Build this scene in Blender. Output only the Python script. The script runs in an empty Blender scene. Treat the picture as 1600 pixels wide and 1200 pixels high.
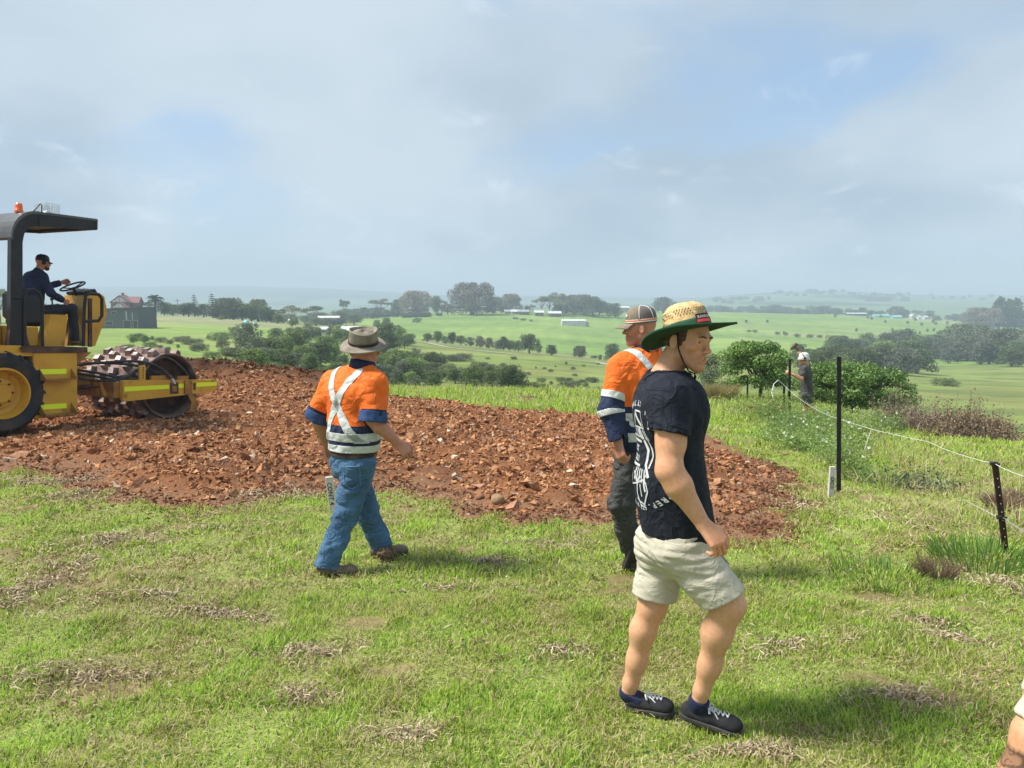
import bpy, math, random
import numpy as np
from mathutils import Vector, Matrix
from mathutils.bvhtree import BVHTree

scene = bpy.context.scene
COL = scene.collection
R = math.radians

# ------------------------------------------------------------------ camera
FPX = 1200.0
TH = math.atan(140 / 1200)          # the lens looks a little down
cam_data = bpy.data.cameras.new("camera")
cam_data.sensor_width = 36.0
cam_data.lens = 27.0
cam_data.clip_start = 0.05
cam_data.clip_end = 60000.0
cam = bpy.data.objects.new("camera", cam_data)
cam.location = (0, 0, 1.7)
cam.rotation_euler = (R(90) - TH, 0, 0)
COL.objects.link(cam)
scene.camera = cam

# ------------------------------------------------------------------ sun
SUN_EL, SUN_AZ = R(54), R(-90)      # azimuth measured from +Y towards +X
sdir = Vector((math.sin(SUN_AZ) * math.cos(SUN_EL), math.cos(SUN_AZ) * math.cos(SUN_EL), math.sin(SUN_EL)))
sd = bpy.data.lights.new("sun", 'SUN')
sd.energy = 3.3
sd.angle = R(13)
sd.color = (1.0, 0.95, 0.87)
sun = bpy.data.objects.new("sun", sd)
sun.rotation_euler = (-sdir).to_track_quat('-Z', 'Y').to_euler()
COL.objects.link(sun)

# ------------------------------------------------------------------ sky
world = bpy.data.worlds.new("World")
scene.world = world
world.use_nodes = True
wt = world.node_tree
wt.nodes.clear()


def N(t, kind, **kw):
    n = t.nodes.new(kind)
    for k, v in kw.items():
        setattr(n, k, v)
    return n


def setin(n, **kw):
    for k, v in kw.items():
        n.inputs[k.replace('_', ' ')].default_value = v
    return n


wo = N(wt, 'ShaderNodeOutputWorld')
bg = N(wt, 'ShaderNodeBackground')
bg.inputs['Strength'].default_value = 0.125
sky = N(wt, 'ShaderNodeTexSky', sky_type='NISHITA', sun_disc=False, sun_elevation=SUN_EL, sun_rotation=SUN_AZ,
        altitude=100.0, air_density=1.0, dust_density=1.6, ozone_density=1.0)
tc = N(wt, 'ShaderNodeTexCoord')
sep = N(wt, 'ShaderNodeSeparateXYZ')
wt.links.new(tc.outputs['Generated'], sep.inputs[0])
# a flat cloud deck seen from below: direction / (height + a little)
zz = N(wt, 'ShaderNodeMath', operation='ADD'); zz.inputs[1].default_value = 0.38
wt.links.new(sep.outputs['Z'], zz.inputs[0])
dv = N(wt, 'ShaderNodeVectorMath', operation='DIVIDE')
cmb = N(wt, 'ShaderNodeCombineXYZ')
for k in 'XYZ':
    wt.links.new(zz.outputs[0], cmb.inputs[k])
wt.links.new(tc.outputs['Generated'], dv.inputs[0])
wt.links.new(cmb.outputs[0], dv.inputs[1])


def wnoise(scale, detail, rough, dist, loc):
    mp = N(wt, 'ShaderNodeMapping')
    mp.inputs['Location'].default_value = loc
    mp.inputs['Scale'].default_value = (1, 1, 0.3)
    n = N(wt, 'ShaderNodeTexNoise')
    n.inputs['Scale'].default_value = scale
    n.inputs['Detail'].default_value = detail
    n.inputs['Roughness'].default_value = rough
    n.inputs['Distortion'].default_value = dist
    wt.links.new(dv.outputs[0], mp.inputs[0])
    wt.links.new(mp.outputs[0], n.inputs['Vector'])
    return n.outputs['Fac']


def wramp(src, a, b, interp='EASE'):
    r = N(wt, 'ShaderNodeValToRGB')
    r.color_ramp.interpolation = interp
    r.color_ramp.elements[0].position = a
    r.color_ramp.elements[1].position = b
    wt.links.new(src, r.inputs[0])
    return r.outputs[0]


def wmix(fac, a, b, blend='MIX'):
    m = N(wt, 'ShaderNodeMix', data_type='RGBA', blend_type=blend)
    for s, i in ((fac, 0), (a, 6), (b, 7)):
        if isinstance(s, (int, float)):
            m.inputs[i].default_value = s
        elif isinstance(s, tuple):
            m.inputs[i].default_value = s
        else:
            wt.links.new(s, m.inputs[i])
    return m.outputs[2]


cover = wramp(wnoise(1.45, 6, 0.50, 0.25, (3.1, 7.7, 0)), 0.31, 0.50)
bright = wramp(wnoise(1.1, 4, 0.5, 0.2, (11.0, 2.0, 0)), 0.34, 0.64)
wisp = wramp(wnoise(3.8, 7, 0.6, 0.5, (5.0, 1.0, 0)), 0.56, 0.72)
# a flatter blue-grey veil between the clouds, from the Nishita sky
veil = wmix(0.68, sky.outputs[0], (1.22, 1.84, 2.70, 1))
cloud = wmix(bright, (1.74, 2.22, 2.72, 1), (2.62, 3.05, 3.45, 1))
c1 = wmix(cover, veil, cloud)
wf = N(wt, 'ShaderNodeMath', operation='MULTIPLY'); wf.inputs[1].default_value = 0.55
wt.links.new(wisp, wf.inputs[0])
c2 = wmix(wf.outputs[0], c1, (3.35, 3.75, 4.1, 1))
wt.links.new(c2, bg.inputs['Color'])
wt.links.new(bg.outputs[0], wo.inputs['Surface'])

scene.view_settings.view_transform = 'Standard'
scene.view_settings.look = 'None'
scene.view_settings.exposure = 0.98
scene.view_settings.gamma = 1.0
scene.view_settings.use_curve_mapping = False
scene.render.engine = 'CYCLES'
scene.cycles.max_bounces = 6
scene.cycles.diffuse_bounces = 3
scene.cycles.volume_bounces = 0
scene.cycles.transmission_bounces = 3
scene.cycles.transparent_max_bounces = 6


# ------------------------------------------------------------------ measuring
def K(v):
    return np.tan(np.arctan((np.asarray(v, float) - 600) / FPX) + TH)


def at(u, v, y):
    """point at forward distance y seen at photo pixel (u, v)"""
    k = float(K(v))
    d = y * (math.cos(TH) + k * math.sin(TH))
    return np.array([(u - 800) / FPX * d, y, 1.7 - k * y])


def vpix(y, z):
    k = (1.7 - z) / y
    return 600 + FPX * np.tan(np.arctan(k) - TH)


# ------------------------------------------------------------------ mesh and material helpers
def srgb(h):
    h = h.lstrip('#')
    o = []
    for i in (0, 2, 4):
        c = int(h[i:i + 2], 16) / 255
        o.append(c / 12.92 if c <= .04045 else ((c + .055) / 1.055) ** 2.4)
    return tuple(o)


def mesh_np(name, V, faces, smooth=False, col=None):
    """faces: list of index arrays (n,k) - quads and/or tris - or a list of tuples"""
    V = np.asarray(V, np.float32)
    me = bpy.data.meshes.new(name)
    if isinstance(faces, np.ndarray):
        faces = [faces]
    if len(faces) and isinstance(faces[0], np.ndarray):
        faces = [f for f in faces if len(f)]
        tot = np.concatenate([np.full(len(f), f.shape[1], np.int32) for f in faces])
        loops = np.concatenate([f.ravel() for f in faces]).astype(np.int32)
    else:
        tot = np.array([len(f) for f in faces], np.int32)
        loops = np.array([i for f in faces for i in f], np.int32)
    st = np.zeros(len(tot), np.int32)
    st[1:] = np.cumsum(tot)[:-1]
    me.vertices.add(len(V)); me.vertices.foreach_set('co', V.ravel())
    me.loops.add(len(loops)); me.loops.foreach_set('vertex_index', loops)
    me.polygons.add(len(tot)); me.polygons.foreach_set('loop_start', st)
    me.polygons.foreach_set('loop_total', tot)
    me.polygons.foreach_set('use_smooth', np.full(len(tot), smooth, bool))
    me.update(calc_edges=True)
    me.validate()
    if col is not None:
        a = me.color_attributes.new('Col', 'FLOAT_COLOR', 'POINT')
        c = np.ones((len(V), 4), np.float32)
        c[:, :3] = col
        a.data.foreach_set('color', c.ravel())
    return me


def link(name, me, mat=None, parent=None, base=None):
    o = bpy.data.objects.new(name, me)
    COL.objects.link(o)
    if me is not None and mat is not None and not len(me.materials):
        me.materials.append(mat)
    if parent is not None:
        o.parent = parent
    return o


def tag(o, label=None, cat=None, group=None, kind=None):
    if label: o['label'] = label
    if cat: o['category'] = cat
    if group: o['group'] = group
    if kind: o['kind'] = kind
    return o


def empty(name, loc=(0, 0, 0), rz=0.0):
    o = bpy.data.objects.new(name, None)
    o.empty_display_size = 0.2
    o.location = loc
    o.rotation_euler = (0, 0, rz)
    COL.objects.link(o)
    return o


class MB:
    """collects simple solids and links them as one mesh"""
    def __init__(s):
        s.V = []; s.F = []; s.n = 0

    def add(s, V, F):
        V = np.asarray(V, float)
        s.V.append(V)
        s.F += [tuple(i + s.n for i in f) for f in F]
        s.n += len(V)
        return s

    def box(s, lo, hi, M=None, ch=0.0):
        lo = np.minimum(lo, hi) if False else np.array(lo, float); hi = np.array(hi, float)
        if ch > 0:       # chamfered box
            c = (lo + hi) / 2; h = (hi - lo) / 2; ch = min(ch, .45 * min(h * 2)) if min(h) > 0 else 0
            V = []; idx = {}
            for sx in (-1, 1):
                for sy in (-1, 1):
                    for sz in (-1, 1):
                        for a in range(3):
                            p = h.copy() - ch; p[a] = h[a]
                            idx[(sx, sy, sz, a)] = len(V)
                            V.append(c + p * (sx, sy, sz))
            F = []
            S = (-1, 1)
            def orient(f):
                P = np.array([V[i] for i in f]); n = np.cross(P[1] - P[0], P[2] - P[0])
                return tuple(f) if np.dot(n, P.mean(0) - c) > 0 else tuple(f[::-1])
            for a in range(3):
                b, d = (a + 1) % 3, (a + 2) % 3
                for sa in S:
                    q = []
                    for sb, sdd in ((-1, -1), (1, -1), (1, 1), (-1, 1)):
                        k = [0, 0, 0]; k[a] = sa; k[b] = sb; k[d] = sdd
                        q.append(idx[(*k, a)])
                    F.append(orient(q))
                for sb in S:
                    for sdd in S:
                        q = []
                        for sa, ax in ((-1, b), (1, b), (1, d), (-1, d)):
                            k = [0, 0, 0]; k[a] = sa; k[b] = sb; k[d] = sdd
                            q.append(idx[(*k, ax)])
                        F.append(orient(q))
            for sx in S:
                for sy in S:
                    for sz in S:
                        F.append(orient([idx[(sx, sy, sz, a)] for a in range(3)]))
            V = np.array(V)
        else:
            V = np.array([(x, y, z) for x in (lo[0], hi[0]) for y in (lo[1], hi[1]) for z in (lo[2], hi[2])])
            F = [(0, 1, 3, 2), (4, 6, 7, 5), (0, 4, 5, 1), (2, 3, 7, 6), (0, 2, 6, 4), (1, 5, 7, 3)]
        if M is not None:
            M = np.array(M)
            V = V @ M[:3, :3].T + M[:3, 3]
        return s.add(V, F)

    def prism(s, poly, axis, a, b):
        """polygon given in the two other axes (cyclic order), extruded along axis from a to b"""
        n = len(poly)
        V = []
        for t in (a, b):
            for p in poly:
                q = [0, 0, 0]; q[axis] = t
                o = [i for i in range(3) if i != axis]
                q[o[0]], q[o[1]] = p
                V.append(q)
        F = [tuple(range(n)), tuple(range(2 * n - 1, n - 1, -1))]
        F += [(i, i + n, (i + 1) % n + n, (i + 1) % n) for i in range(n)]
        # make outward
        P = np.array(V); c = P.mean(0)
        return s.add(V, F)

    def tube(s, pts, r, n=8, cap=True, flat=None):
        pts = [np.array(p, float) for p in pts]
        m = len(pts)
        rr = [r] * m if np.isscalar(r) else list(r)
        V = []
        up = np.array([0, 0, 1.0])
        t0 = pts[1] - pts[0]; t0 /= np.linalg.norm(t0) + 1e-12
        a = np.cross(t0, up)
        if np.linalg.norm(a) < 1e-3: a = np.cross(t0, [1.0, 0, 0])
        a /= np.linalg.norm(a)
        for i in range(m):
            t = pts[min(i + 1, m - 1)] - pts[max(i - 1, 0)]
            t /= np.linalg.norm(t) + 1e-12
            a = a - t * np.dot(a, t); a /= np.linalg.norm(a) + 1e-12
            b = np.cross(t, a)
            for k in range(n):
                w = 2 * math.pi * k / n
                V.append(pts[i] + rr[i] * (math.cos(w) * a + math.sin(w) * b))
        F = []
        for i in range(m - 1):
            for k in range(n):
                k2 = (k + 1) % n
                F.append((i * n + k, i * n + k2, (i + 1) * n + k2, (i + 1) * n + k))
        if cap:
            F.append(tuple(range(n))[::-1]); F.append(tuple((m - 1) * n + k for k in range(n)))
        return s.add(V, F)

    def lathe(s, prof, c, axis=2, n=32):
        """profile (radius, height) turned about an axis through c"""
        V = []; m = len(prof)
        o = [(1, 2), (2, 0), (0, 1)][axis]
        for rad, h in prof:
            for k in range(n):
                w = 2 * math.pi * k / n
                q = [0, 0, 0]; q[axis] = h; q[o[0]] = rad * math.cos(w); q[o[1]] = rad * math.sin(w)
                V.append(np.array(q) + c)
        F = [(i * n + k, i * n + (k + 1) % n, (i + 1) * n + (k + 1) % n, (i + 1) * n + k)
             for i in range(m - 1) for k in range(n)]
        return s.add(V, F)

    def ball(s, c, r, n=10, m=7):
        r = np.ones(3) * r
        V = [np.array(c) + r * (0, 0, 1)]
        for i in range(1, m):
            ph = math.pi * i / m
            for k in range(n):
                w = 2 * math.pi * k / n
                V.append(np.array(c) + r * (math.sin(ph) * math.cos(w), math.sin(ph) * math.sin(w), math.cos(ph)))
        V.append(np.array(c) + r * (0, 0, -1))
        F = [(0, 1 + k, 1 + (k + 1) % n) for k in range(n)]
        for i in range(m - 2):
            for k in range(n):
                F.append((1 + i * n + k, 1 + (i + 1) * n + k, 1 + (i + 1) * n + (k + 1) % n, 1 + i * n + (k + 1) % n))
        e = len(V) - 1
        F += [(e, 1 + (m - 2) * n + (k + 1) % n, 1 + (m - 2) * n + k) for k in range(n)]
        return s.add(V, F)

    def build(s, name, mat, parent=None, smooth=False, off=None, bevel=0.0, autosm=False):
        V = np.concatenate(s.V)
        if off is not None: V = V - np.array(off)
        me = mesh_np(name, V, s.F, smooth)
        o = link(name, me, mat, parent)
        if smooth and autosm:
            me.set_sharp_from_angle(angle=R(35))
        return o


def fix_normals(o):
    import bmesh
    bm = bmesh.new(); bm.from_mesh(o.data)
    bmesh.ops.recalc_face_normals(bm, faces=bm.faces)
    bm.to_mesh(o.data); bm.free()
    return o


MATS = {}


def mat(name, c1, c2=None, rough=0.7, scale=6.0, detail=4, lo=.35, hi=.65, bump=0.0, bscale=None, bdist=0.01,
        metal=0.0, attr=False, rnd=0.0, trans=0.0, spec=0.4, stretch=(1, 1, 1), coords='Object', c3=None, s3=2.0,
        lo3=.55, hi3=.7, sss=0.0, coat=0.0, rrough=0.0, fold=0.0, fscale=9.0):
    """one Principled material: two noise-mixed colours, an optional third in patches, attribute tint, bump"""
    if name in MATS: return MATS[name]
    m = bpy.data.materials.new(name)
    m.use_nodes = True
    t = m.node_tree
    t.nodes.clear()
    out = N(t, 'ShaderNodeOutputMaterial')
    p = N(t, 'ShaderNodeBsdfPrincipled')
    p.inputs['Roughness'].default_value = rough
    p.inputs['Metallic'].default_value = metal
    p.inputs['Specular IOR Level'].default_value = spec
    p.inputs['Coat Weight'].default_value = coat
    tcn = N(t, 'ShaderNodeTexCoord')
    mp = N(t, 'ShaderNodeMapping'); mp.inputs['Scale'].default_value = stretch
    t.links.new(tcn.outputs[coords], mp.inputs[0])

    def noise(sc, det=detail):
        n = N(t, 'ShaderNodeTexNoise')
        n.inputs['Scale'].default_value = sc
        n.inputs['Detail'].default_value = det
        t.links.new(mp.outputs[0], n.inputs['Vector'])
        return n.outputs['Fac']

    def ramp(src, a, b):
        r = N(t, 'ShaderNodeMapRange')
        r.inputs[1].default_value = a; r.inputs[2].default_value = b
        t.links.new(src, r.inputs[0])
        return r.outputs[0]

    def mix(f, a, b, blend='MIX'):
        mx = N(t, 'ShaderNodeMix', data_type='RGBA', blend_type=blend)
        for s_, i in ((f, 0), (a, 6), (b, 7)):
            if isinstance(s_, (int, float)): mx.inputs[i].default_value = s_
            elif isinstance(s_, tuple): mx.inputs[i].default_value = (*s_[:3], 1)
            else: t.links.new(s_, mx.inputs[i])
        return mx.outputs[2]

    c = c1
    if c2 is not None:
        c = mix(ramp(noise(scale), lo, hi), c1, c2)
    if c3 is not None:
        c = mix(ramp(noise(s3), lo3, hi3), c, c3)
    if attr:
        an = N(t, 'ShaderNodeVertexColor', layer_name='Col')
        if attr == 'mul':
            c = mix(1.0, c, an.outputs[0], 'MULTIPLY')
        else:
            f = ramp(noise(scale), lo, hi)
            hs = N(t, 'ShaderNodeHueSaturation')
            t.links.new(an.outputs[0], hs.inputs['Color'])
            mm = N(t, 'ShaderNodeMapRange'); mm.inputs[3].default_value = 0.75; mm.inputs[4].default_value = 1.25
            t.links.new(f, mm.inputs[0]); t.links.new(mm.outputs[0], hs.inputs['Value'])
            c = hs.outputs[0]
    if rnd:
        oi = N(t, 'ShaderNodeObjectInfo')
        hs = N(t, 'ShaderNodeHueSaturation')
        a = N(t, 'ShaderNodeMapRange'); a.inputs[3].default_value = 1 - rnd; a.inputs[4].default_value = 1 + rnd
        t.links.new(oi.outputs['Random'], a.inputs[0]); t.links.new(a.outputs[0], hs.inputs['Value'])
        b = N(t, 'ShaderNodeMath', operation='MULTIPLY'); b.inputs[1].default_value = 7.31
        b2 = N(t, 'ShaderNodeMath', operation='FRACT')
        t.links.new(oi.outputs['Random'], b.inputs[0]); t.links.new(b.outputs[0], b2.inputs[0])
        b3 = N(t, 'ShaderNodeMapRange'); b3.inputs[3].default_value = 0.5 - rnd * .06; b3.inputs[4].default_value = 0.5 + rnd * .06
        t.links.new(b2.outputs[0], b3.inputs[0]); t.links.new(b3.outputs[0], hs.inputs['Hue'])
        t.links.new(c, hs.inputs['Color']) if not isinstance(c, tuple) else setattr(hs.inputs['Color'], 'default_value', (*c[:3], 1))
        c = hs.outputs[0]
    if isinstance(c, tuple):
        p.inputs['Base Color'].default_value = (*c[:3], 1)
    else:
        t.links.new(c, p.inputs['Base Color'])
    if rrough:
        rr = N(t, 'ShaderNodeMapRange'); rr.inputs[3].default_value = rough - rrough; rr.inputs[4].default_value = rough + rrough
        t.links.new(noise(scale * 1.7), rr.inputs[0]); t.links.new(rr.outputs[0], p.inputs['Roughness'])
    fnode = None
    if fold:
        fn_ = N(t, 'ShaderNodeTexNoise'); fn_.inputs['Scale'].default_value = fscale; fn_.inputs['Detail'].default_value = 3.0
        fn_.inputs['Roughness'].default_value = .45; fn_.inputs['Distortion'].default_value = 1.6
        t.links.new(mp.outputs[0], fn_.inputs['Vector'])
        rg = N(t, 'ShaderNodeMath', operation='SUBTRACT'); rg.inputs[1].default_value = .5; t.links.new(fn_.outputs['Fac'], rg.inputs[0])
        ab = N(t, 'ShaderNodeMath', operation='ABSOLUTE'); t.links.new(rg.outputs[0], ab.inputs[0])
        pw = N(t, 'ShaderNodeMath', operation='POWER'); pw.inputs[1].default_value = .7; t.links.new(ab.outputs[0], pw.inputs[0])
        fnode = N(t, 'ShaderNodeBump'); fnode.inputs['Strength'].default_value = fold; fnode.inputs['Distance'].default_value = -.03
        t.links.new(pw.outputs[0], fnode.inputs['Height']); t.links.new(fnode.outputs[0], p.inputs['Normal'])
    if bump:
        b = N(t, 'ShaderNodeBump')
        b.inputs['Strength'].default_value = bump
        b.inputs['Distance'].default_value = bdist
        t.links.new(noise(bscale or scale * 3, 5), b.inputs['Height'])
        if fnode: t.links.new(fnode.outputs[0], b.inputs['Normal'])
        t.links.new(b.outputs[0], p.inputs['Normal'])
    if sss:
        p.inputs['Subsurface Weight'].default_value = sss
        p.inputs['Subsurface Radius'].default_value = (.012, .005, .003)
        p.inputs['Subsurface Scale'].default_value = 1.0
    sh = p.outputs[0]
    if trans:
        tr = N(t, 'ShaderNodeBsdfTranslucent')
        if isinstance(c, tuple): tr.inputs[0].default_value = (*c[:3], 1)
        else: t.links.new(c, tr.inputs[0])
        ms = N(t, 'ShaderNodeMixShader'); ms.inputs[0].default_value = trans
        t.links.new(sh, ms.inputs[1]); t.links.new(tr.outputs[0], ms.inputs[2])
        sh = ms.outputs[0]
    t.links.new(sh, out.inputs['Surface'])
    MATS[name] = m
    return m


rng = np.random.default_rng(7)


def snoise(P, seed, n=7, k=1.0):
    """smooth band-limited noise in [-1,1]: a sum of warped sines"""
    r = np.random.default_rng(seed)
    P = np.asarray(P, np.float32) * k
    out = 0
    w = np.sin(P @ r.normal(size=(P.shape[-1],)) * .9 + r.uniform(0, 6)) * .8
    for i in range(n):
        d = r.normal(size=(P.shape[-1],)); d *= r.uniform(.7, 1.6) / np.linalg.norm(d)
        out = out + np.sin(P @ d.astype(np.float32) * 2.2 + r.uniform(0, 6.3) + w * r.uniform(-1, 1))
    return out / (n ** .5 * 1.3)


def fbm(P, seed, k=1.0, octs=4):
    o = 0; a = 1; s = 0
    for i in range(octs):
        o = o + a * snoise(P, seed + i * 13, 6, k * 2 ** i); s += a; a *= .55
    return o / s


def sstep(a, b, x):
    t = np.clip((x - a) / (b - a), 0, 1)
    return t * t * (3 - 2 * t)

# ------------------------------------------------------------------ lie of the land (columns: photo x; pairs: distance, photo y)
LAND = {
    -500: [(18, 575), (40, 560), (80, 540), (140, 522), (200, 512), (290, 490), (340, 489), (600, 497), (1400, 487), (2500, 480), (3300, 452), (3900, 448), (5400, 458), (20000, 462)],
    0: [(18, 566), (40, 556), (80, 540), (140, 524), (200, 513), (290, 489), (330, 488), (600, 497), (1400, 487), (2500, 480), (3300, 452), (3900, 447), (5400, 458), (20000, 462)],
    200: [(18, 582), (24, 572), (40, 562), (80, 545), (140, 527), (200, 513), (285, 490), (320, 489), (600, 499), (1400, 487), (2500, 480), (3300, 452), (3900, 448), (5400, 458), (20000, 462)],
    350: [(18, 600), (24, 588), (30, 587), (60, 575), (100, 555), (160, 527), (220, 512), (290, 499), (340, 499), (600, 502), (1400, 488), (2500, 481), (3300, 454), (3900, 448), (5400, 458), (20000, 462)],
    500: [(20, 606), (26, 598), (32, 603), (60, 596), (90, 580), (130, 556), (180, 533), (240, 515), (310, 509), (360, 510), (600, 503), (1000, 494), (1400, 489), (2500, 481), (3300, 456), (3900, 449), (5400, 459), (20000, 462)],
    650: [(20, 625), (26, 610), (30, 608), (36, 614), (55, 622), (80, 606), (110, 585), (160, 556), (200, 538), (230, 531), (260, 531), (350, 524), (450, 508), (600, 491), (700, 490), (1200, 487), (2500, 480), (3300, 464), (3900, 460), (5400, 460), (20000, 462)],
    800: [(20, 632), (26, 612), (30, 609), (36, 615), (55, 622), (80, 603), (110, 588), (150, 567), (190, 553), (230, 548), (270, 547), (450, 512), (600, 490), (700, 489), (1200, 484), (2500, 478), (3300, 466), (3900, 463), (20000, 462)],
    1000: [(20, 636), (26, 614), (30, 611), (36, 619), (55, 630), (80, 612), (120, 592), (170, 576), (210, 568), (270, 562), (350, 546), (500, 514), (650, 491), (800, 488), (1200, 484), (2500, 476), (3300, 466), (20000, 462)],
    1150: [(18, 652), (22, 633), (26, 618), (30, 622), (42, 650), (60, 645), (100, 608), (160, 578), (240, 556), (350, 538), (500, 514), (700, 494), (820, 488), (950, 490), (1100, 494), (1500, 485), (2100, 470), (2700, 460), (3000, 459), (3500, 470), (20000, 463)],
    1300: [(15, 682), (18, 663), (22, 641), (26, 626), (30, 632), (45, 665), (60, 652), (100, 618), (160, 584), (240, 562), (350, 543), (500, 522), (700, 503), (850, 491), (980, 492), (1200, 494), (1500, 482), (2100, 466), (2700, 456), (3000, 455), (3500, 470), (20000, 463)],
    1450: [(13, 705), (16, 686), (19, 678), (24, 698), (45, 692), (75, 656), (110, 622), (150, 600), (180, 592), (215, 583), (290, 570), (420, 545), (560, 525), (760, 506), (950, 499), (1300, 495), (1700, 480), (2500, 464), (3000, 459), (3600, 470), (20000, 463)],
    1600: [(13, 712), (16, 708), (20, 735), (45, 700), (75, 658), (110, 625), (145, 604), (175, 597), (215, 583), (300, 563), (420, 542), (560, 522), (700, 515), (900, 510), (1300, 497), (1700, 482), (2500, 467), (3000, 462), (3600, 470), (20000, 463)],
    2100: [(13, 725), (16, 722), (20, 740), (45, 700), (75, 660), (110, 626), (145, 606), (175, 599), (215, 585), (300, 563), (420, 542), (560, 522), (700, 515), (900, 510), (1300, 497), (1700, 482), (2500, 467), (3000, 462), (3600, 470), (20000, 463)],
}
LU = np.array(sorted(LAND))
LY = np.linspace(math.log(12), math.log(22000), 520)
tab = []
for uu_ in LU:
    a_ = np.array(LAND[uu_], float)
    kk = np.interp(LY, np.log(a_[:, 0]), K(a_[:, 1]))
    ker = np.exp(-np.linspace(-2, 2, 11) ** 2); ker /= ker.sum()
    kp = np.concatenate([np.full(5, kk[0]), kk, np.full(5, kk[-1])])
    tab.append(np.convolve(kp, ker, 'valid'))
tab = np.array(tab)
UD = np.linspace(-500, 2100, 261)
tabd = np.array([np.interp(UD, LU, tab[:, j]) for j in range(len(LY))]).T
kr = np.exp(-np.linspace(-2, 2, 13) ** 2); kr /= kr.sum()
tp = np.concatenate([np.repeat(tabd[:1], 6, 0), tabd, np.repeat(tabd[-1:], 6, 0)])
tabd = np.array([np.convolve(tp[:, j], kr, 'valid') for j in range(len(LY))]).T


def far_z(x, y):
    y = np.maximum(y, 12.0)
    u = np.clip(800 + 1200 * x / y, -500, 2100)
    fu = (u + 500) / 10.0; iu = np.clip(fu.astype(int), 0, 259); fu = fu - iu
    fy = (np.log(y) - LY[0]) / (LY[1] - LY[0]); iy = np.clip(fy.astype(int), 0, len(LY) - 2); fy = np.clip(fy - iy, 0, 1)
    k = (tabd[iu, iy] * (1 - fu) + tabd[iu + 1, iy] * fu) * (1 - fy) + (tabd[iu, iy + 1] * (1 - fu) + tabd[iu + 1, iy + 1] * fu) * fy
    # hill-top and gully relief that grows with distance
    P = np.stack([x, y], -1)
    rel = snoise(P, 5, 6, 1 / 420.) * 6.0 * sstep(1300, 3000, y) + snoise(P, 8, 6, 1 / 45.) * 0.35 * sstep(60, 160, y) * (1 - sstep(900, 1500, y)) \
        + fbm(P, 15, 1 / 500.) * 7.0 * sstep(2700, 3300, y)
    return 1.7 - k * y + rel


def bumps(x, y):
    P = np.stack([x, y], -1)
    return snoise(P, 21, 7, 0.8) * 0.03 + snoise(P, 22, 7, 2.6) * 0.016 + snoise(P, 23, 7, 6.5) * 0.009


def ground(x, y):
    x = np.asarray(x, float); y = np.asarray(y, float)
    zn = -.06 * y - .02 * x * sstep(6, 12, y)
    zn = np.where(y < 0, -.02 * y, zn)
    # the ground climbs gently behind the roller
    zn = zn + sstep(-3, -14, x) * sstep(13, 19, y) * .25
    w = sstep(15, 22, y + 3.0 * sstep(3, 9, x))
    z = zn * (1 - w) + far_z(x, y) * w
    return z + bumps(x, y) * (1 - sstep(20, 60, y))


def gz(x, y):
    return float(ground(np.array([x]), np.array([y]))[0])


def hit(u, v, y0, y1=9000.):
    """where the sight line through photo pixel (u, v) meets the land, no nearer than y0"""
    ys = np.exp(np.linspace(math.log(y0), math.log(y1), 900))
    kv = float(K(v))
    xs = (u - 800) / FPX * ys * (math.cos(TH) + kv * math.sin(TH))
    z = ground(xs, ys)
    ok = (1.7 - z) / ys <= kv
    i = int(np.argmax(ok)) if ok.any() else len(ys) - 1
    return np.array([xs[i], ys[i], z[i]])


# outline of the stripped soil, walked round
SOIL_UV = [(-420, 728), (-150, 735), (40, 742), (110, 752), (70, 772), (130, 790), (300, 800), (400, 786), (510, 770), (600, 768), (650, 785), (700, 806), (800, 822),
           (900, 820), (1000, 826), (1130, 838), (1240, 836), (1290, 826), (1225, 796), (1262, 742), (1200, 716), (1130, 690),
           (1080, 668), (1000, 656), (900, 647), (800, 641), (700, 630), (600, 622), (520, 612)]
sp = [hit(u, v, 5.0, 60)[:2] for u, v in SOIL_UV]
sp += [np.array(p) for p in ((-4.6, 22.0), (-8.0, 24.0), (-14.0, 25.0), (-22.0, 22.0), (-22.0, 10.0))]
SP = np.array(sp)


def poly_sd(P, poly):
    """signed distance to a polygon, negative inside"""
    d = np.full(len(P), 1e9); inside = np.zeros(len(P), bool)
    n = len(poly)
    for i in range(n):
        a = poly[i]; b = poly[(i + 1) % n]
        ab = b - a; t = np.clip(((P - a) @ ab) / (ab @ ab), 0, 1)
        d = np.minimum(d, np.linalg.norm(P - a - t[:, None] * ab, axis=1))
        c = ((a[1] > P[:, 1]) != (b[1] > P[:, 1])) & (P[:, 0] < (b[0] - a[0]) * (P[:, 1] - a[1]) / (b[1] - a[1] + 1e-12) + a[0])
        inside ^= c
    return np.where(inside, -d, d)


def soil_d(x, y):
    P = np.stack([x, y], -1)
    return poly_sd(P, SP) + snoise(P, 31, 7, 1.1) * .14 + snoise(P, 32, 7, 3.5) * .07


# ------------------------------------------------------------------ ground sheet
ys = [-25, -18, -12, -8, -5, -3, -1.5, -.5, .3]
y = .8
while y < 24000:
    ys.append(y)
    y += max(.11, y * .019)
ys = np.array(ys)
NS = 420
s = np.linspace(-1, 1, NS)
Y, S = np.meshgrid(ys, s, indexing='ij')
X = S * (10 + 1.0 * np.abs(Y))
Zg = ground(X.ravel(), Y.ravel()).reshape(X.shape)
nr = len(ys)
V = np.stack([X, Y, Zg], -1).reshape(-1, 3)
ii = np.arange(nr * NS).reshape(nr, NS)
Fq = np.stack([ii[:-1, :-1], ii[:-1, 1:], ii[1:, 1:], ii[1:, :-1]], -1).reshape(-1, 4)
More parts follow.
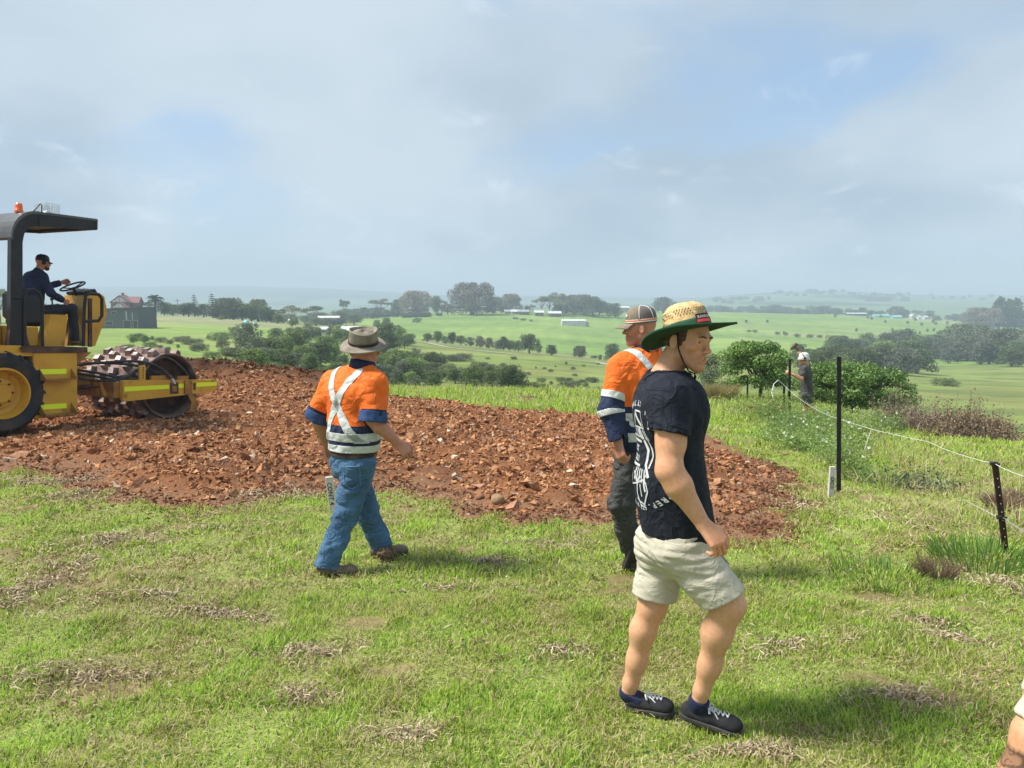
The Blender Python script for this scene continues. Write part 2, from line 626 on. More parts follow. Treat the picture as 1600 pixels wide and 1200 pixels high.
# land-cover colour of every point
x_ = V[:, 0]; y_ = V[:, 1]; z_ = V[:, 2]
yy = np.maximum(y_, 1.0)
U = 800 + 1200 * x_ / yy
P2 = np.stack([x_, y_], -1)


def lerp(a, b, t):
    return a * (1 - t[:, None]) + np.array(b)[None] * t[:, None]


C = np.tile(np.array([.20, .225, .070]), (len(V), 1))                                  # worn turf
C = lerp(C, (.15, .095, .050), sstep(.2, .9, snoise(P2, 41, 7, .9)) * .6)
bare_ = snoise(P2, 201, 7, 1.7) + .6 * snoise(P2, 202, 7, 5.0)
C = lerp(C, (.19, .135, .075), sstep(.7, 1.1, bare_) * .8)
C = lerp(C, (.15, .19, .05), sstep(9, 20, y_))                 # thatch
C = lerp(C, (.185, .235, .062), sstep(24, 40, y_))
olive = snoise(P2, 42, 7, 1 / 18.)
C = lerp(C, (.195, .215, .065), sstep(24, 40, y_) * sstep(-.2, .8, olive))
C = lerp(C, (.095, .125, .040), sstep(24, 40, y_) * sstep(.0, .8, snoise(P2, 43, 7, 1 / 7.)) * .6)
# left hill paddock
lh = sstep(60, 90, y_) * (U < 560) * (1 - sstep(330, 360, y_))
C = lerp(C, (.20, .29, .070), lh * .8)
C = lerp(C, (.235, .275, .09), lh * sstep(.0, .8, snoise(P2, 44, 7, 1 / 22.)) * .9)
C = lerp(C, (.25, .26, .13), lh * sstep(215, 260, y_))
# far green paddocks
fp = sstep(262, 285, y_) * (U > 560)
C = lerp(C, (.165, .255, .055), fp)
C = lerp(C, (.215, .300, .070), fp * sstep(-.1, .7, snoise(P2, 45, 7, 1 / 60.)))
C = lerp(C, (.235, .270, .110), fp * (U > 1150) * sstep(350, 420, y_) * (1 - sstep(560, 640, y_)) * sstep(-.6, .2, snoise(P2, 46, 7, 1 / 50.)) * .8)
C = lerp(C, (.26, .30, .10), (y_ > 700) * (U > 1380) * sstep(-.3, .3, snoise(P2, 48, 7, 1 / 90.)) * (y_ < 1000) * .7)
# strip along the track
C = lerp(C, (.25, .245, .14), (sstep(225, 235, y_) * (1 - sstep(262, 275, y_))) * (U > 640) * (U < 1080) * .7)
# rougher country far off
fr = sstep(1100, 1500, y_)
C = lerp(C, (.13, .21, .07), fr)
C = lerp(C, (.045, .085, .035), fr * sstep(.05, .45, snoise(P2, 47, 7, 1 / 190.)))
C = lerp(C, (.05, .09, .045), sstep(2850, 3100, y_))
# tone patches with the character of grazing
C *= (1 + .12 * snoise(P2, 49, 7, 1 / 3.) + .10 * snoise(P2, 50, 7, 1 / 30.) + .10 * fbm(P2, 51, 1 / 9., 4) * sstep(30, 60, y_))[:, None]
M_ground = mat('ground_cover', (1, 1, 1), attr=True, rough=.95, scale=9.0, detail=8, lo=.3, hi=.7, bump=.5, bscale=25, bdist=.02, spec=.1)
gm = mesh_np('ground', V, Fq, True, np.clip(C, .01, 1))
g_obj = tag(link('ground', gm, M_ground), kind='structure')
GMIN = float(z_.min()); GMAX = float(z_.max())

# ------------------------------------------------------------------ stripped red soil pad
gx = np.arange(-21.5, 7.2, .075); gy = np.arange(5.4, 25.2, .075)
GX, GY = np.meshgrid(gx, gy, indexing='ij')
fx, fy = GX.ravel(), GY.ravel()
sdv = soil_d(fx, fy)
P2 = np.stack([fx, fy], -1)
inn = sstep(.12, -.12, sdv)
rough = sstep(-.45, -1.0, sdv)
lump = (fbm(P2, 61, 4.0, 4) * .045 + np.abs(snoise(P2, 62, 7, 7.0)) * .034) * rough + snoise(P2, 64, 6, 1.2) * .03 * rough
zs = ground(fx, fy) - .05 * (1 - inn) + .018 * inn + .07 * rough + lump
# ridge pushed up along the far left
RIDGE = [hit(300, 600, 14, 40)[:2], (-7.6, 21.2), (-5.6, 21.3), (-4.9, 20.9)]
rd = np.full(len(fx), 1e9)
for a, b in (((-9.4, 20.6), (-7.0, 21.6)), ((-7.0, 21.6), (-5.1, 20.9))):
    a = np.array(a); b = np.array(b); ab = b - a
    t = np.clip(((P2 - a) @ ab) / (ab @ ab), 0, 1)
    rd = np.minimum(rd, np.linalg.norm(P2 - a - t[:, None] * ab, axis=1))
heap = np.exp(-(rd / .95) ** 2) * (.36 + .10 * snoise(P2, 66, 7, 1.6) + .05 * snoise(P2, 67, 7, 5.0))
mf = np.array([math.cos(R(62)), math.sin(R(62))]); mo_ = np.array([-8.807, 12.346])
mx = (P2 - mo_) @ mf; my = np.abs((P2 - mo_) @ np.array([-mf[1], mf[0]]))
under = sstep(-9, -6, mx) * (1 - sstep(4.0, 5.0, mx)) * (1 - sstep(1.1, 1.9, my))
zs = zs + heap - .11 * under + .5 * (.0 - lump) * under
zs = np.where(under > .01, np.maximum(zs, ground(fx, fy) + .012), zs)
Vs = np.stack([fx, fy, zs], -1)
base = np.array([.200, .085, .038])
cs = np.tile(base, (len(Vs), 1))
cs = lerp(cs, (.095, .045, .027), sstep(.0, .8, snoise(P2, 68, 7, .7)) * .6)
cs = lerp(cs, (.215, .120, .068), (1 - rough) * .9)
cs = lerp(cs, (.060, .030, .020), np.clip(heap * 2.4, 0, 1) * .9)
kq = np.arange(len(fx)).reshape(GX.shape)
Fs = np.stack([kq[:-1, :-1], kq[1:, :-1], kq[1:, 1:], kq[:-1, 1:]], -1).reshape(-1, 4)
keep = (sdv[Fs].min(1) < .35) | (heap[Fs].max(1) > .03)
Fs = Fs[keep]
used = np.unique(Fs); remap = -np.ones(len(Vs), int); remap[used] = np.arange(len(used))
M_soil = mat('red_soil', (1, 1, 1), attr=True, rough=.95, scale=22, detail=8, lo=.3, hi=.7, bump=.9, bscale=40, bdist=.02, spec=.15)
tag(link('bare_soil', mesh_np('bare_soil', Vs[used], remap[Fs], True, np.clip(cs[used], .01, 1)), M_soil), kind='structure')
SOIL_V = Vs; SOIL_Z = zs.reshape(GX.shape)


def surf(x, y):
    """top of ground or soil"""
    x = np.asarray(x, float); y = np.asarray(y, float)
    g = ground(x, y)
    i = np.clip(((x - gx[0]) / .075).astype(int), 0, len(gx) - 1); j = np.clip(((y - gy[0]) / .075).astype(int), 0, len(gy) - 1)
    ins = (x > gx[0]) & (x < gx[-1]) & (y > gy[0]) & (y < gy[-1])
    return np.where(ins, np.maximum(g, SOIL_Z[i, j]), g)


# clods and shards
def shards(name, n, area, szf, cols, seed, label, flat=(.28, .62), sink=.12, kind='stuff', mask=None):
    r = np.random.default_rng(seed)
    px = []; 
    while sum(len(a) for a in px) < n:
        yy_ = area[2] + (area[3] - area[2]) * r.random(n * 2) ** 1.35
        xx = area[0] + (area[1] - area[0]) * r.random(n * 2)
        ok = mask(xx, yy_, r)
        px.append(np.stack([xx[ok], yy_[ok]], -1))
    p = np.concatenate(px)[:n]
    sz = szf(p[:, 0], p[:, 1], r)
    z = surf(p[:, 0], p[:, 1])
    cube = np.array([(a, b, c) for a in (-1, 1) for b in (-1, 1) for c in (-1, 1)], float)
    Vv = np.repeat(cube[None], n, 0)
    Vv *= (1 + .55 * (r.random((n, 8, 3)) - .6))
    octa = r.random(n) < .6
    ov = np.array([(1.2, 0, .1), (0, 1.1, -.1), (-1.2, .1, 0), (0, -1.1, .1), (.1, 0, 1), (.1, 0, 1), (0, .1, -1), (0, .1, -1)], float)
    # cube corner order mapped on a six-pointed shard
    om = ov[[6, 3, 2, 4, 0, 5, 7, 1]] if False else None
    top = Vv[:, :, 2] > 0
    shrink = np.where(octa[:, None], r.uniform(.15, .6, n)[:, None], 1.0)
    Vv[:, :, 0] = np.where(top, Vv[:, :, 0] * shrink, Vv[:, :, 0]); Vv[:, :, 1] = np.where(top, Vv[:, :, 1] * shrink + .3 * (1 - shrink), Vv[:, :, 1])
    Vv *= (1 + .35 * r.normal(size=(n, 8, 1)))
    dims = np.stack([r.uniform(.7, 1.3, n), r.uniform(.45, 1.0, n), r.uniform(flat[0], flat[1], n)], -1) * sz[:, None] * .5
    Vv *= dims[:, None]
    q = r.normal(size=(n, 4)) * np.array([1.0, .28, .28, 1.0]); q /= np.linalg.norm(q, axis=1)[:, None]
    w, xq, yq, zq = q.T
    Rm = np.stack([1 - 2 * (yq**2 + zq**2), 2 * (xq*yq - zq*w), 2 * (xq*zq + yq*w),
                   2 * (xq*yq + zq*w), 1 - 2 * (xq**2 + zq**2), 2 * (yq*zq - xq*w),
                   2 * (xq*zq - yq*w), 2 * (yq*zq + xq*w), 1 - 2 * (xq**2 + yq**2)], -1).reshape(n, 3, 3)
    Vv = np.einsum('nij,nkj->nki', Rm, Vv)
    Vv += np.stack([p[:, 0], p[:, 1], z + sz * sink], -1)[:, None]
    f = np.array([(0, 1, 3, 2), (4, 6, 7, 5), (0, 4, 5, 1), (2, 3, 7, 6), (0, 2, 6, 4), (1, 5, 7, 3)])
    Ff = (f[None] + 8 * np.arange(n)[:, None, None]).reshape(-1, 4)
    t = r.random(n) ** 1.4
    c = np.array(cols[0]) * (1 - t[:, None]) + np.array(cols[1]) * t[:, None]
    pale = r.random(n) < .03
    c[pale] = np.array(cols[2]) * r.uniform(.8, 1.1, (pale.sum(), 1))
    c *= r.uniform(.82, 1.18, (n, 1))
    hp_ = np.interp(np.full(n, 0.), [0, 1], [0, 1]); rd_ = np.full(n, 1e9)
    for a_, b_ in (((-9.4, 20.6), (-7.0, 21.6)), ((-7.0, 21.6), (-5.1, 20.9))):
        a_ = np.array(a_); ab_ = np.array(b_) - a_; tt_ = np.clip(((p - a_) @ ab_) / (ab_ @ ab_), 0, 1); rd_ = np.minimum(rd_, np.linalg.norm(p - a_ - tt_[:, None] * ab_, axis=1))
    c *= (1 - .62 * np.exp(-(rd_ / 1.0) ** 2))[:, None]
    me = mesh_np(name, Vv.reshape(-1, 3), Ff, False, np.repeat(np.clip(c, .01, 1), 8, 0))
    return tag(link(name, me, M_soil), label, None, None, kind)


def m_main(x, y, r):
    d = soil_d(x, y)
    return (d < -.1) & (r.random(len(x)) < .05 + .95 * sstep(-.3, -.75, d))


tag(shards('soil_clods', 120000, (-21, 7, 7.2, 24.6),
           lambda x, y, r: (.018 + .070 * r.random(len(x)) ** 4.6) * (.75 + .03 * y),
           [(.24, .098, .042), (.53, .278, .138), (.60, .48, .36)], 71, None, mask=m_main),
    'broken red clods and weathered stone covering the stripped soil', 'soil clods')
tag(shards('soil_crumbs', 8000, (-9, 7, 6.2, 11.5), lambda x, y, r: .012 + .03 * r.random(len(x)) ** 2,
           [(.13, .055, .03), (.26, .12, .06), (.45, .33, .22)], 72, None, mask=lambda x, y, r: np.abs(soil_d(x, y) + .22) < .55 * r.random(len(x)) ** 1.3),
    'small red crumbs of earth scattered where soil meets grass', 'soil crumbs')

tag(shards('large_clods', 900, (-14, 7, 7.4, 20), lambda x, y, r: .07 + .10 * r.random(len(x)) ** 2.5,
           [(.21, .09, .047), (.44, .235, .14), (.5, .38, .27)], 73, None, flat=(.4, .8), sink=.05, mask=lambda x, y, r: (soil_d(x, y) < -.5) & (snoise(np.stack([x, y], -1), 79, 6, .9) > .1)),
    'larger lumps of red earth standing out of the loose soil', 'large clods')

# ------------------------------------------------------------------ foliage
M_leaf = mat('leaf_dark', (1, 1, 1), attr='mul', rough=.6, trans=.35, rnd=.22, spec=.3)
M_leaf_near = mat('leaf_glossy', (1, 1, 1), attr='mul', rough=.42, trans=.25, spec=.5)
M_bark = mat('bark', (.16, .13, .10), (.09, .07, .055), rough=.95, scale=9, bump=.6, bscale=20, rnd=.2)
M_bark_pale = mat('bark_pale', (.34, .31, .27), (.2, .17, .14), rough=.9, scale=7, bump=.4, rnd=.15)
M_twig = mat('dead_twig', (1, 1, 1), attr='mul', rough=.95, spec=.1)


def leaf_mesh(name, pos, nrm, size, col, aspect=.5, seed=0, curl=.25):
    """many small two-sided leaves: position, facing, length"""
    r = np.random.default_rng(seed)
    n = len(pos)
    nrm = nrm + r.normal(size=(n, 3)) * .55
    nrm /= np.linalg.norm(nrm, axis=1)[:, None] + 1e-9
    a = np.cross(nrm, r.normal(size=(n, 3))); a /= np.linalg.norm(a, axis=1)[:, None] + 1e-9
    b = np.cross(nrm, a)
    s = size[:, None]
    v0 = pos - a * s * .5
    v1 = pos + b * s * aspect * .5 + nrm * s * curl * .3
    v2 = pos + a * s * .5 - nrm * s * curl * .2
    v3 = pos - b * s * aspect * .5 + nrm * s * curl * .3
    V = np.stack([v0, v1, v2, v3], 1).reshape(-1, 3)
    F = np.arange(4 * n).reshape(-1, 4)
    return mesh_np(name, V, F, False, np.repeat(np.clip(col, .003, 1), 4, 0))


def crown(name, blobs, n, leaf, cols, seed, inner=.45, aspect=.6, hollow=.0, flat_bottom=None, tipcol=None):
    """leaves through the shell of many overlapping clumps; cols = (dark, light) leaf colours"""
    r = np.random.default_rng(seed)
    B = np.array([b[0] for b in blobs], float); Rb = np.array([np.ones(3) * b[1] if np.isscalar(b[1]) else b[1] for b in blobs], float)
    vol = Rb.prod(1) ** (2 / 3); pr = vol / vol.sum()
    k = r.choice(len(B), n, p=pr)
    d = r.normal(size=(n, 3)); d /= np.linalg.norm(d, axis=1)[:, None]
    d[:, 2] = np.where(d[:, 2] < -.75, -d[:, 2] * r.random(n), d[:, 2])
    d /= np.linalg.norm(d, axis=1)[:, None]
    rad = inner + (1.05 - inner) * r.random(n) ** .55
    rad *= 1 + .16 * snoise(d * 2.2 + k[:, None] * 1.7, seed + 1, 6, 1.6)
    pos = B[k] + d * Rb[k] * rad[:, None]
    if flat_bottom is not None:
        lowm = pos[:, 2] < flat_bottom
        pos[lowm, 2] = flat_bottom + r.random(lowm.sum()) * .04
    tone = np.clip(.5 + .28 * r.normal(size=n) + (r.random(len(B)) - .5)[k] * .7, 0, 1)[:, None]
    col = np.array(cols[0]) * (1 - tone) + np.array(cols[1]) * tone
    if tipcol is not None:
        tm = (r.random(n) < tipcol[1])
        col[tm] = np.array(tipcol[0]) * r.uniform(.7, 1.2, (tm.sum(), 1))
    return leaf_mesh(name, pos, d, leaf * r.uniform(.6, 1.4, n), col, aspect, seed + 5)


def limbs(mb, root, h, tips, r0, seed, spread=.5, n=6):
    r = np.random.default_rng(seed)
    root = np.array(root, float)
    fork = root + np.array([r.normal() * .02 * h, r.normal() * .02 * h, h])
    mb.tube([root + (0, 0, -.12 * r0 * 4), root * .5 + fork * .5 + r.normal(size=3) * .015 * h, fork], [r0 * 1.25, r0 * .9, r0 * .75], n)
    for t in tips:
        t = np.array(t, float)
        m = fork * .5 + t * .5 + r.normal(size=3) * .05 * np.linalg.norm(t - fork) + np.array([0, 0, -.06 * np.linalg.norm(t - fork)])
        mb.tube([fork - (0, 0, .06 * h), m, t], [r0 * .5, r0 * .33, r0 * .12], 5)


PROTO = {}


def proto(key, crown_me, trunk_mb, cm, tm):
    if not len(crown_me.materials): crown_me.materials.append(cm)
    tme = mesh_np(key + '_trunk', np.concatenate(trunk_mb.V), trunk_mb.F, True)
    tme.materials.append(tm)
    PROTO[key] = (crown_me, tme)


def blobset(seed, n, cx=.0, h0=.35, h1=.95, w=.38, r0=.12, r1=.22, dome=True, sq=.8):
    """overlapping clumps through a dome that reaches down to h0"""
    r = np.random.default_rng(seed)
    out = []
    for i in range(n):
        a = (i * 2.39996 + r.normal() * .35); t = (i + .5) / n
        z = h0 + (h1 - h0) * t
        lim = w * math.sqrt(max(.04, 1 - ((t - .33) / .72) ** 2))
        q = lim * (r.uniform(.62, 1.0) if i % 4 else r.uniform(0, .4))
        rr = r.uniform(r0, r1)
        out.append(((q * math.cos(a), q * math.sin(a), min(z, h1 - rr * sq * .8)), (rr, rr, rr * sq)))
    out.append(((0, 0, (h0 + h1) * .48), (w * .8, w * .8, (h1 - h0) * .42)))
    return out


DK = ((.058, .088, .034), (.175, .228, .090))      # dark rainforest green
MD = ((.080, .126, .040), (.250, .320, .110))      # mid green
LT = ((.110, .175, .040), (.260, .350, .095))      # fresh green
OL = ((.10, .118, .060), (.26, .275, .155))      # grey olive gum
BR = ((.19, .165, .11), (.47, .40, .30))      # brown-topped fig
GY = ((.090, .112, .075), (.230, .260, .175))
for i in range(3):
    b = blobset(100 + i, 22, w=.36, h0=.14 + .05 * i, r0=.13, r1=.2, sq=.9)
    m = MB(); limbs(m, (0, 0, 0), .32, [q[0] for q in b[:6]], .035, i)
    proto(f'round_dark{i}', crown(f'round_dark{i}', b, 3200, .055, DK, 110 + i), m, M_leaf, M_bark)
    proto(f'round_mid{i}', crown(f'round_mid{i}', b, 3200, .055, MD, 120 + i), m, M_leaf, M_bark)
for i in range(2):
    b = blobset(130 + i, 18, w=.40, h0=.12, h1=.95, r0=.12, r1=.19, sq=.9)
    m = MB(); limbs(m, (0, 0, 0), .2, [q[0] for q in b[:5]], .03, i + 9)
    proto(f'light{i}', crown(f'light{i}', b, 2200, .065, LT, 140 + i), m, M_leaf, M_bark)
    proto(f'silver{i}', crown(f'silver{i}', b, 2200, .060, GY, 145 + i), m, M_leaf, M_bark_pale)
for i in range(3):   # open gum trees, clumps at branch ends
    r = np.random.default_rng(150 + i)
    b = []
    for k in range(11):
        a = r.random() * 6.28; q = r.uniform(.05, .42); z = .95 - q * .55 + r.normal() * .05
        rr = r.uniform(.085, .15)
        b.append(((q * math.cos(a), q * math.sin(a), z - .07), (rr * 1.25, rr * 1.25, rr * .62)))
    m = MB(); limbs(m, (0, 0, 0), .36, [q[0] for q in b], .028, i + 19)
    proto(f'gum{i}', crown(f'gum{i}', b, 1500, .045, OL, 155 + i, inner=.2), m, M_leaf, M_bark_pale)
for i in range(2):   # low shrub mound
    b = blobset(160 + i, 14, w=.8, h0=.05, h1=.9, r0=.2, r1=.38, sq=.85)
    m = MB(); limbs(m, (0, 0, 0), .15, [q[0] for q in b[:6]], .04, i + 29)
    proto(f'shrub{i}', crown(f'shrub{i}', b, 2400, .085, MD, 165 + i), m, M_leaf, M_bark)
    proto(f'scrub{i}', crown(f'scrub{i}', b, 2200, .085, OL, 168 + i), m, M_leaf, M_bark)
# spreading fig with a brownish crown
b = blobset(170, 54, w=.68, h0=.12, h1=1.0, r0=.11, r1=.19, sq=.8)
m = MB(); limbs(m, (0, 0, 0), .22, [q[0] for q in b[:12]], .07, 41)
proto('fig', crown('fig', b, 11000, .042, BR, 171, aspect=.7, tipcol=((.05, .08, .03), .25)), m, M_leaf, M_bark)
proto('fig_green', crown('fig_green', b, 8000, .045, OL, 172, aspect=.7, tipcol=((.04, .07, .025), .3)), m, M_leaf, M_bark)
# norfolk pine: level whorls on a straight stem
r = np.random.default_rng(180)
m = MB(); m.tube([(0, 0, 0), (0, 0, .5), (0, 0, 1.0)], [.022, .013, .003], 6)
pos = []; nn = []; 
for k in range(12):
    z = .08 + .86 * k / 12
    L = .24 * (1 - (k / 12.3)) ** .8 + .03
    for j in range(5):
        a = j * 1.047 + k * .5 + r.normal() * .1
        e = np.array([math.cos(a), math.sin(a), .12]); 
        m.tube([(0, 0, z), e * L + (0, 0, z - .01)], [.006, .002], 4)
        for q in np.linspace(.15, 1, 13):
            for w in (-1, 0, 1):
                pos.append(e * L * q + np.array([-math.sin(a), math.cos(a), 0]) * w * .018 * (1.1 - q) + (0, 0, z + .008 + .05 * L * q)); nn.append((0, 0, 1))
pos = np.array(pos); nn = np.array(nn, float)
c = np.array([.03, .06, .022])[None] * r.uniform(.6, 1.7, (len(pos), 1))
proto('norfolk', leaf_mesh('norfolk', pos, nn, np.full(len(pos), .034), c, .5, 181), m, M_leaf, M_bark)
# dense dark conifer
b = []
for k in range(26):
    t = k / 25; z = .12 + .82 * t; w = .17 * (1 - t) ** .5 * (1 - .3 * math.sin(k * 2.1) * .4) + .02
    a = k * 2.4
    b.append(((w * .5 * math.cos(a), w * .5 * math.sin(a), z), (w * .8 + .03, w * .8 + .03, .07)))
m = MB(); m.tube([(0, 0, 0), (0, 0, .9)], [.03, .006], 6)
proto('conifer', crown('conifer', b, 3400, .05, DK, 190), m, M_leaf, M_bark)
# canary palm
m = MB(); m.tube([(0, 0, 0), (.01, 0, .3), (0, 0, .62)], [.06, .045, .05], 8)
r = np.random.default_rng(195); pos = []; nn = []; sz = []
for k in range(64):
    a = r.random() * 6.28; el = r.uniform(-.5, 1.25); L = .42
    e = np.array([math.cos(a) * math.cos(el), math.sin(a) * math.cos(el), math.sin(el)])
    for q in np.linspace(.1, 1, 16):
        p = e * L * q + np.array([0, 0, .66 - .22 * q * q])
        for w in (-1, 1):
            pos.append(p + np.array([-math.sin(a), math.cos(a), 0]) * w * .03 - (0, 0, .012)); nn.append(e * .2 + (0, 0, 1)); sz.append(.07)
pos = np.array(pos); c = np.array([.045, .075, .022])[None] * r.uniform(.6, 1.5, (len(pos), 1))
proto('palm', leaf_mesh('palm', pos, np.array(nn, float), np.array(sz), c, .28, 196), m, M_leaf, M_bark)

trng = random.Random(4)


def tree(kind, p, h, label, group=None, cat='tree', wide=1.0, name=None, sink=.02):
    cm, tm = PROTO[kind]
    o = empty(name or {'norfolk': 'norfolk_pine', 'conifer': 'conifer', 'palm': 'palm_tree'}.get(kind, 'shrub' if cat in ('shrub', 'bush') else
              ('gum_tree' if kind.startswith('gum') else 'tree')), (float(p[0]), float(p[1]), float(p[2]) - sink * h), trng.random() * 6.28)
    o.scale = (h * wide, h * wide, h)
    tag(o, label, cat, group)
    a = bpy.data.objects.new('crown', cm); COL.objects.link(a); a.parent = o
    b_ = bpy.data.objects.new('trunk', tm); COL.objects.link(b_); b_.parent = o
    return o


ORD = 'first second third fourth fifth sixth seventh eighth ninth tenth eleventh twelfth thirteenth fourteenth fifteenth sixteenth seventeenth eighteenth nineteenth twentieth'.split()
ORD += ['twenty-' + q for q in ORD[:9]] + ['thirtieth']
KD = {'round_dark': 'dark round', 'round_mid': 'mid green round', 'light': 'fresh green', 'silver': 'grey-green', 'gum': 'open gum', 'shrub': 'green', 'scrub': 'olive', 'fig': 'brown-topped', 'fig_green': 'wide olive'}


def kd(k): return KD[k.rstrip('0123456789')]


def tpx(kind, u, v, hpx, label, y=None, ymin=40, **kw):
    """a tree whose foot shows at photo (u, v) and whose height there is hpx pixels"""
    if y is None:
        p = hit(u, v, ymin)
    else:
        x = (u - 800) / FPX * y; p = np.array([x, y, gz(x, y)])
    h = hpx / FPX * p[1]
    return tree(kind, p, h, label, **kw)


# --- the crest behind the dark house, far left
tpx('palm', 245, 492, 38, 'tall date palm standing clear of the hedge beside the red-roofed house', y=292)
tpx('norfolk', 306, 494, 38, 'left of the two norfolk pines on the left hill crest', y=296)
tpx('norfolk', 334, 496, 42, 'right and taller of the two norfolk pines on the left hill crest', y=296)
CR = 'trees along the left hill crest'
ci = 0
for u, v, hh, k, w in sorted(((232, 491, 16, 'gum0', 1), (259, 492, 16, 'round_mid1', 1.5), (272, 493, 14, 'round_dark0', 1.6), (222, 490, 20, 'gum1', .8),
                    (289, 494, 15, 'round_dark1', 1.5), (297, 494, 17, 'round_dark2', 1.4), (320, 495, 17, 'round_mid0', 1.3), (346, 497, 17, 'fig_green', 1.0),
                    (352, 498, 25, 'fig_green', .9), (366, 499, 26, 'fig_green', .8), (380, 501, 21, 'round_dark0', 1.4), (394, 502, 22, 'round_mid2', 1.2),
                    (404, 503, 27, 'fig_green', .7), (417, 504, 20, 'round_mid1', 1.0), (426, 505, 17, 'round_dark1', 1), (435, 506, 12, 'round_mid0', 1.3))):
    ci += 1; tpx(k, u, v, hh * 1.3, f'{kd(k)} tree, {ORD[ci - 1]} from left in the left crest row', y=294 + (u % 7) * 2, group=CR, wide=w)
tpx('shrub0', 346, 496, 7, 'small pale round shrub at the foot of the right norfolk pine', y=280, cat='shrub')
tpx('gum2', 435, 505, 26, 'open grey gum at the right end of the left crest row', y=340)
tpx('gum0', 458, 508, 32, 'tall open gum beyond the crest, left of the long white roof', y=380, wide=1.2)
tpx('gum1', 492, 508, 34, 'broad pale gum beyond the crest above the long white roof', y=400, wide=1.3)
tpx('gum2', 541, 500, 38, 'slender bare-stemmed gum rising left of the round gum on the far field', y=560, wide=.6)
tpx('gum0', 594, 492, 30, 'single umbrella gum left of the first big fig', y=640, wide=1.5)
# clump on the far left behind the machine
tpx('gum1', 132, 494, 60, 'open gum seen between the steering wheel and the console', y=230, wide=.8)
for u, hh in ((2, 62), (38, 54), (-30, 50), (68, 36), (150, 18)):
    tpx('gum%d' % (u % 3), u, 496, hh, {2: 'grey gum on the skyline just left of the roller post', 38: 'grey gum on the skyline right of the roller post', -30: 'grey gum beyond the left edge behind the roller', 68: 'grey gum on the skyline behind the driver', 150: 'small dark tree on the skyline right of the console'}[u], y=230, group='gums behind the roller')

# --- homestead row on the far field
FR = 'homestead trees on the far field'
tpx('fig', 650, 489, 38, 'second largest brown-topped fig, behind the clipped hedge', y=600, wide=1.0)
tpx('fig', 738, 492, 50, 'largest brown-topped spreading fig at the middle of the far field', y=590, wide=1.15)
tpx('fig', 797, 484, 30, 'smaller brown fig right of the largest fig', y=640, wide=.85)
tpx('gum1', 806, 482, 28, 'gum arching over the smaller brown fig', y=660, wide=.8)
ci = 0
for u, v, hh, k, w in sorted(((622, 488, 26, 'round_dark0', 1), (682, 486, 30, 'round_mid1', .8), (690, 486, 26, 'gum2', 1), (700, 486, 17, 'round_dark2', 1.6),
                    (770, 486, 26, 'fig_green', .9), (824, 482, 14, 'round_mid0', 1), (832, 483, 15, 'gum0', 1), (846, 484, 34, 'gum1', 1), (858, 484, 34, 'gum2', 1.0),
                    (868, 486, 36, 'gum0', 1.0), (884, 486, 34, 'gum1', 1.0), (876, 488, 22, 'fig_green', .9), (897, 490, 30, 'fig_green', .9), (912, 492, 32, 'fig_green', .9),
                    (926, 494, 34, 'round_dark1', 1.2), (936, 492, 24, 'round_dark2', 1.1), (948, 484, 20, 'round_mid1', 1.2), (960, 482, 24, 'round_dark0', 1.1),
                    (880, 489, 30, 'gum2', 1.1), (905, 490, 34, 'gum0', 1.0))):
    ci += 1; tpx(k, u, v, hh, f'{kd(k)} homestead tree, {ORD[ci - 1]} from the left on the far field ridge', y=600 + (u * 7) % 40, group=FR, wide=w)
tpx('fig_green', 1036, 487, 25, 'lone dome-shaped fig between the two nearer hats', y=760, wide=1.05)
# hedges under the figs
for u0, u1, v, hh, lab in ((560, 628, 489, 10, 'left dark clipped hedge below the first fig'), (631, 672, 494, 7, 'right dark clipped hedge below the first fig')):
    r = np.random.default_rng(int(u0)); y0 = 585 if u0 < 600 else 560
    nb = 24
    bl = []
    for k in range(nb):
        u = u0 + (u1 - u0) * k / (nb - 1); x = (u - 800) / FPX * y0
        bl.append(((x, y0, gz(x, y0) + hh / FPX * y0 * .45), (y0 * .0022, 2.5, hh / FPX * y0 * .55)))
    o = link('hedge', crown('hedge', bl, 3500, .9, DK, int(u0)), M_leaf); tag(o, lab, 'hedge')
# scattered small plants on the far field
for u, v, hh, k in ((607, 540, 14, 'x'), (640, 552, 18, 'round_mid0')):
    pass
tpx('round_dark0', 640, 531, 10, 'small dark tree alone at the left end of the track hedge', ymin=150, wide=1.2)
tpx('shrub0', 651, 504, 8, 'low bushy patch in the open far field below the hedges', ymin=300, cat='shrub', wide=1.2)
for u, v, hh in ((806, 499, 4), (818, 501, 4), (830, 502, 3)):
    tpx('scrub0', u, v, hh, f'{dict(zip((806, 818, 830), ("left", "middle", "right")))[u]} one of three low straggly patches below the homestead', ymin=400, cat='shrub', wide=1.6, group='low patches below the homestead')

# --- hedge row along the track
TH_ = 'trees in the hedge row along the track'
ci = 0
for u, v, hh, k, w in sorted(((668, 535, 14, 'round_mid0', 1.3), (684, 538, 19, 'round_mid1', 1.0), (697, 540, 13, 'shrub1', .8), (707, 541, 20, 'round_dark1', .9),
                    (720, 542, 16, 'round_mid2', 1.2), (735, 543, 15, 'silver0', 1.3), (750, 545, 18, 'fig', .6), (764, 546, 17, 'fig', .6),
                    (778, 547, 15, 'silver1', 1.3), (787, 540, 22, 'round_dark0', .9), (797, 549, 17, 'round_mid1', 1.2), (810, 550, 18, 'round_mid0', 1.2),
                    (842, 553, 13, 'round_mid2', 1.2))):
    ci += 1; tpx(k, u, v, hh, f'{kd(k)} tree, {ORD[ci - 1]} from the left in the farm track hedge row', y=236, group=TH_, wide=w)
tpx('round_dark2', 827, 556, 32, 'large dark rounded tree at the right end of the track hedge', y=215, wide=1.15)
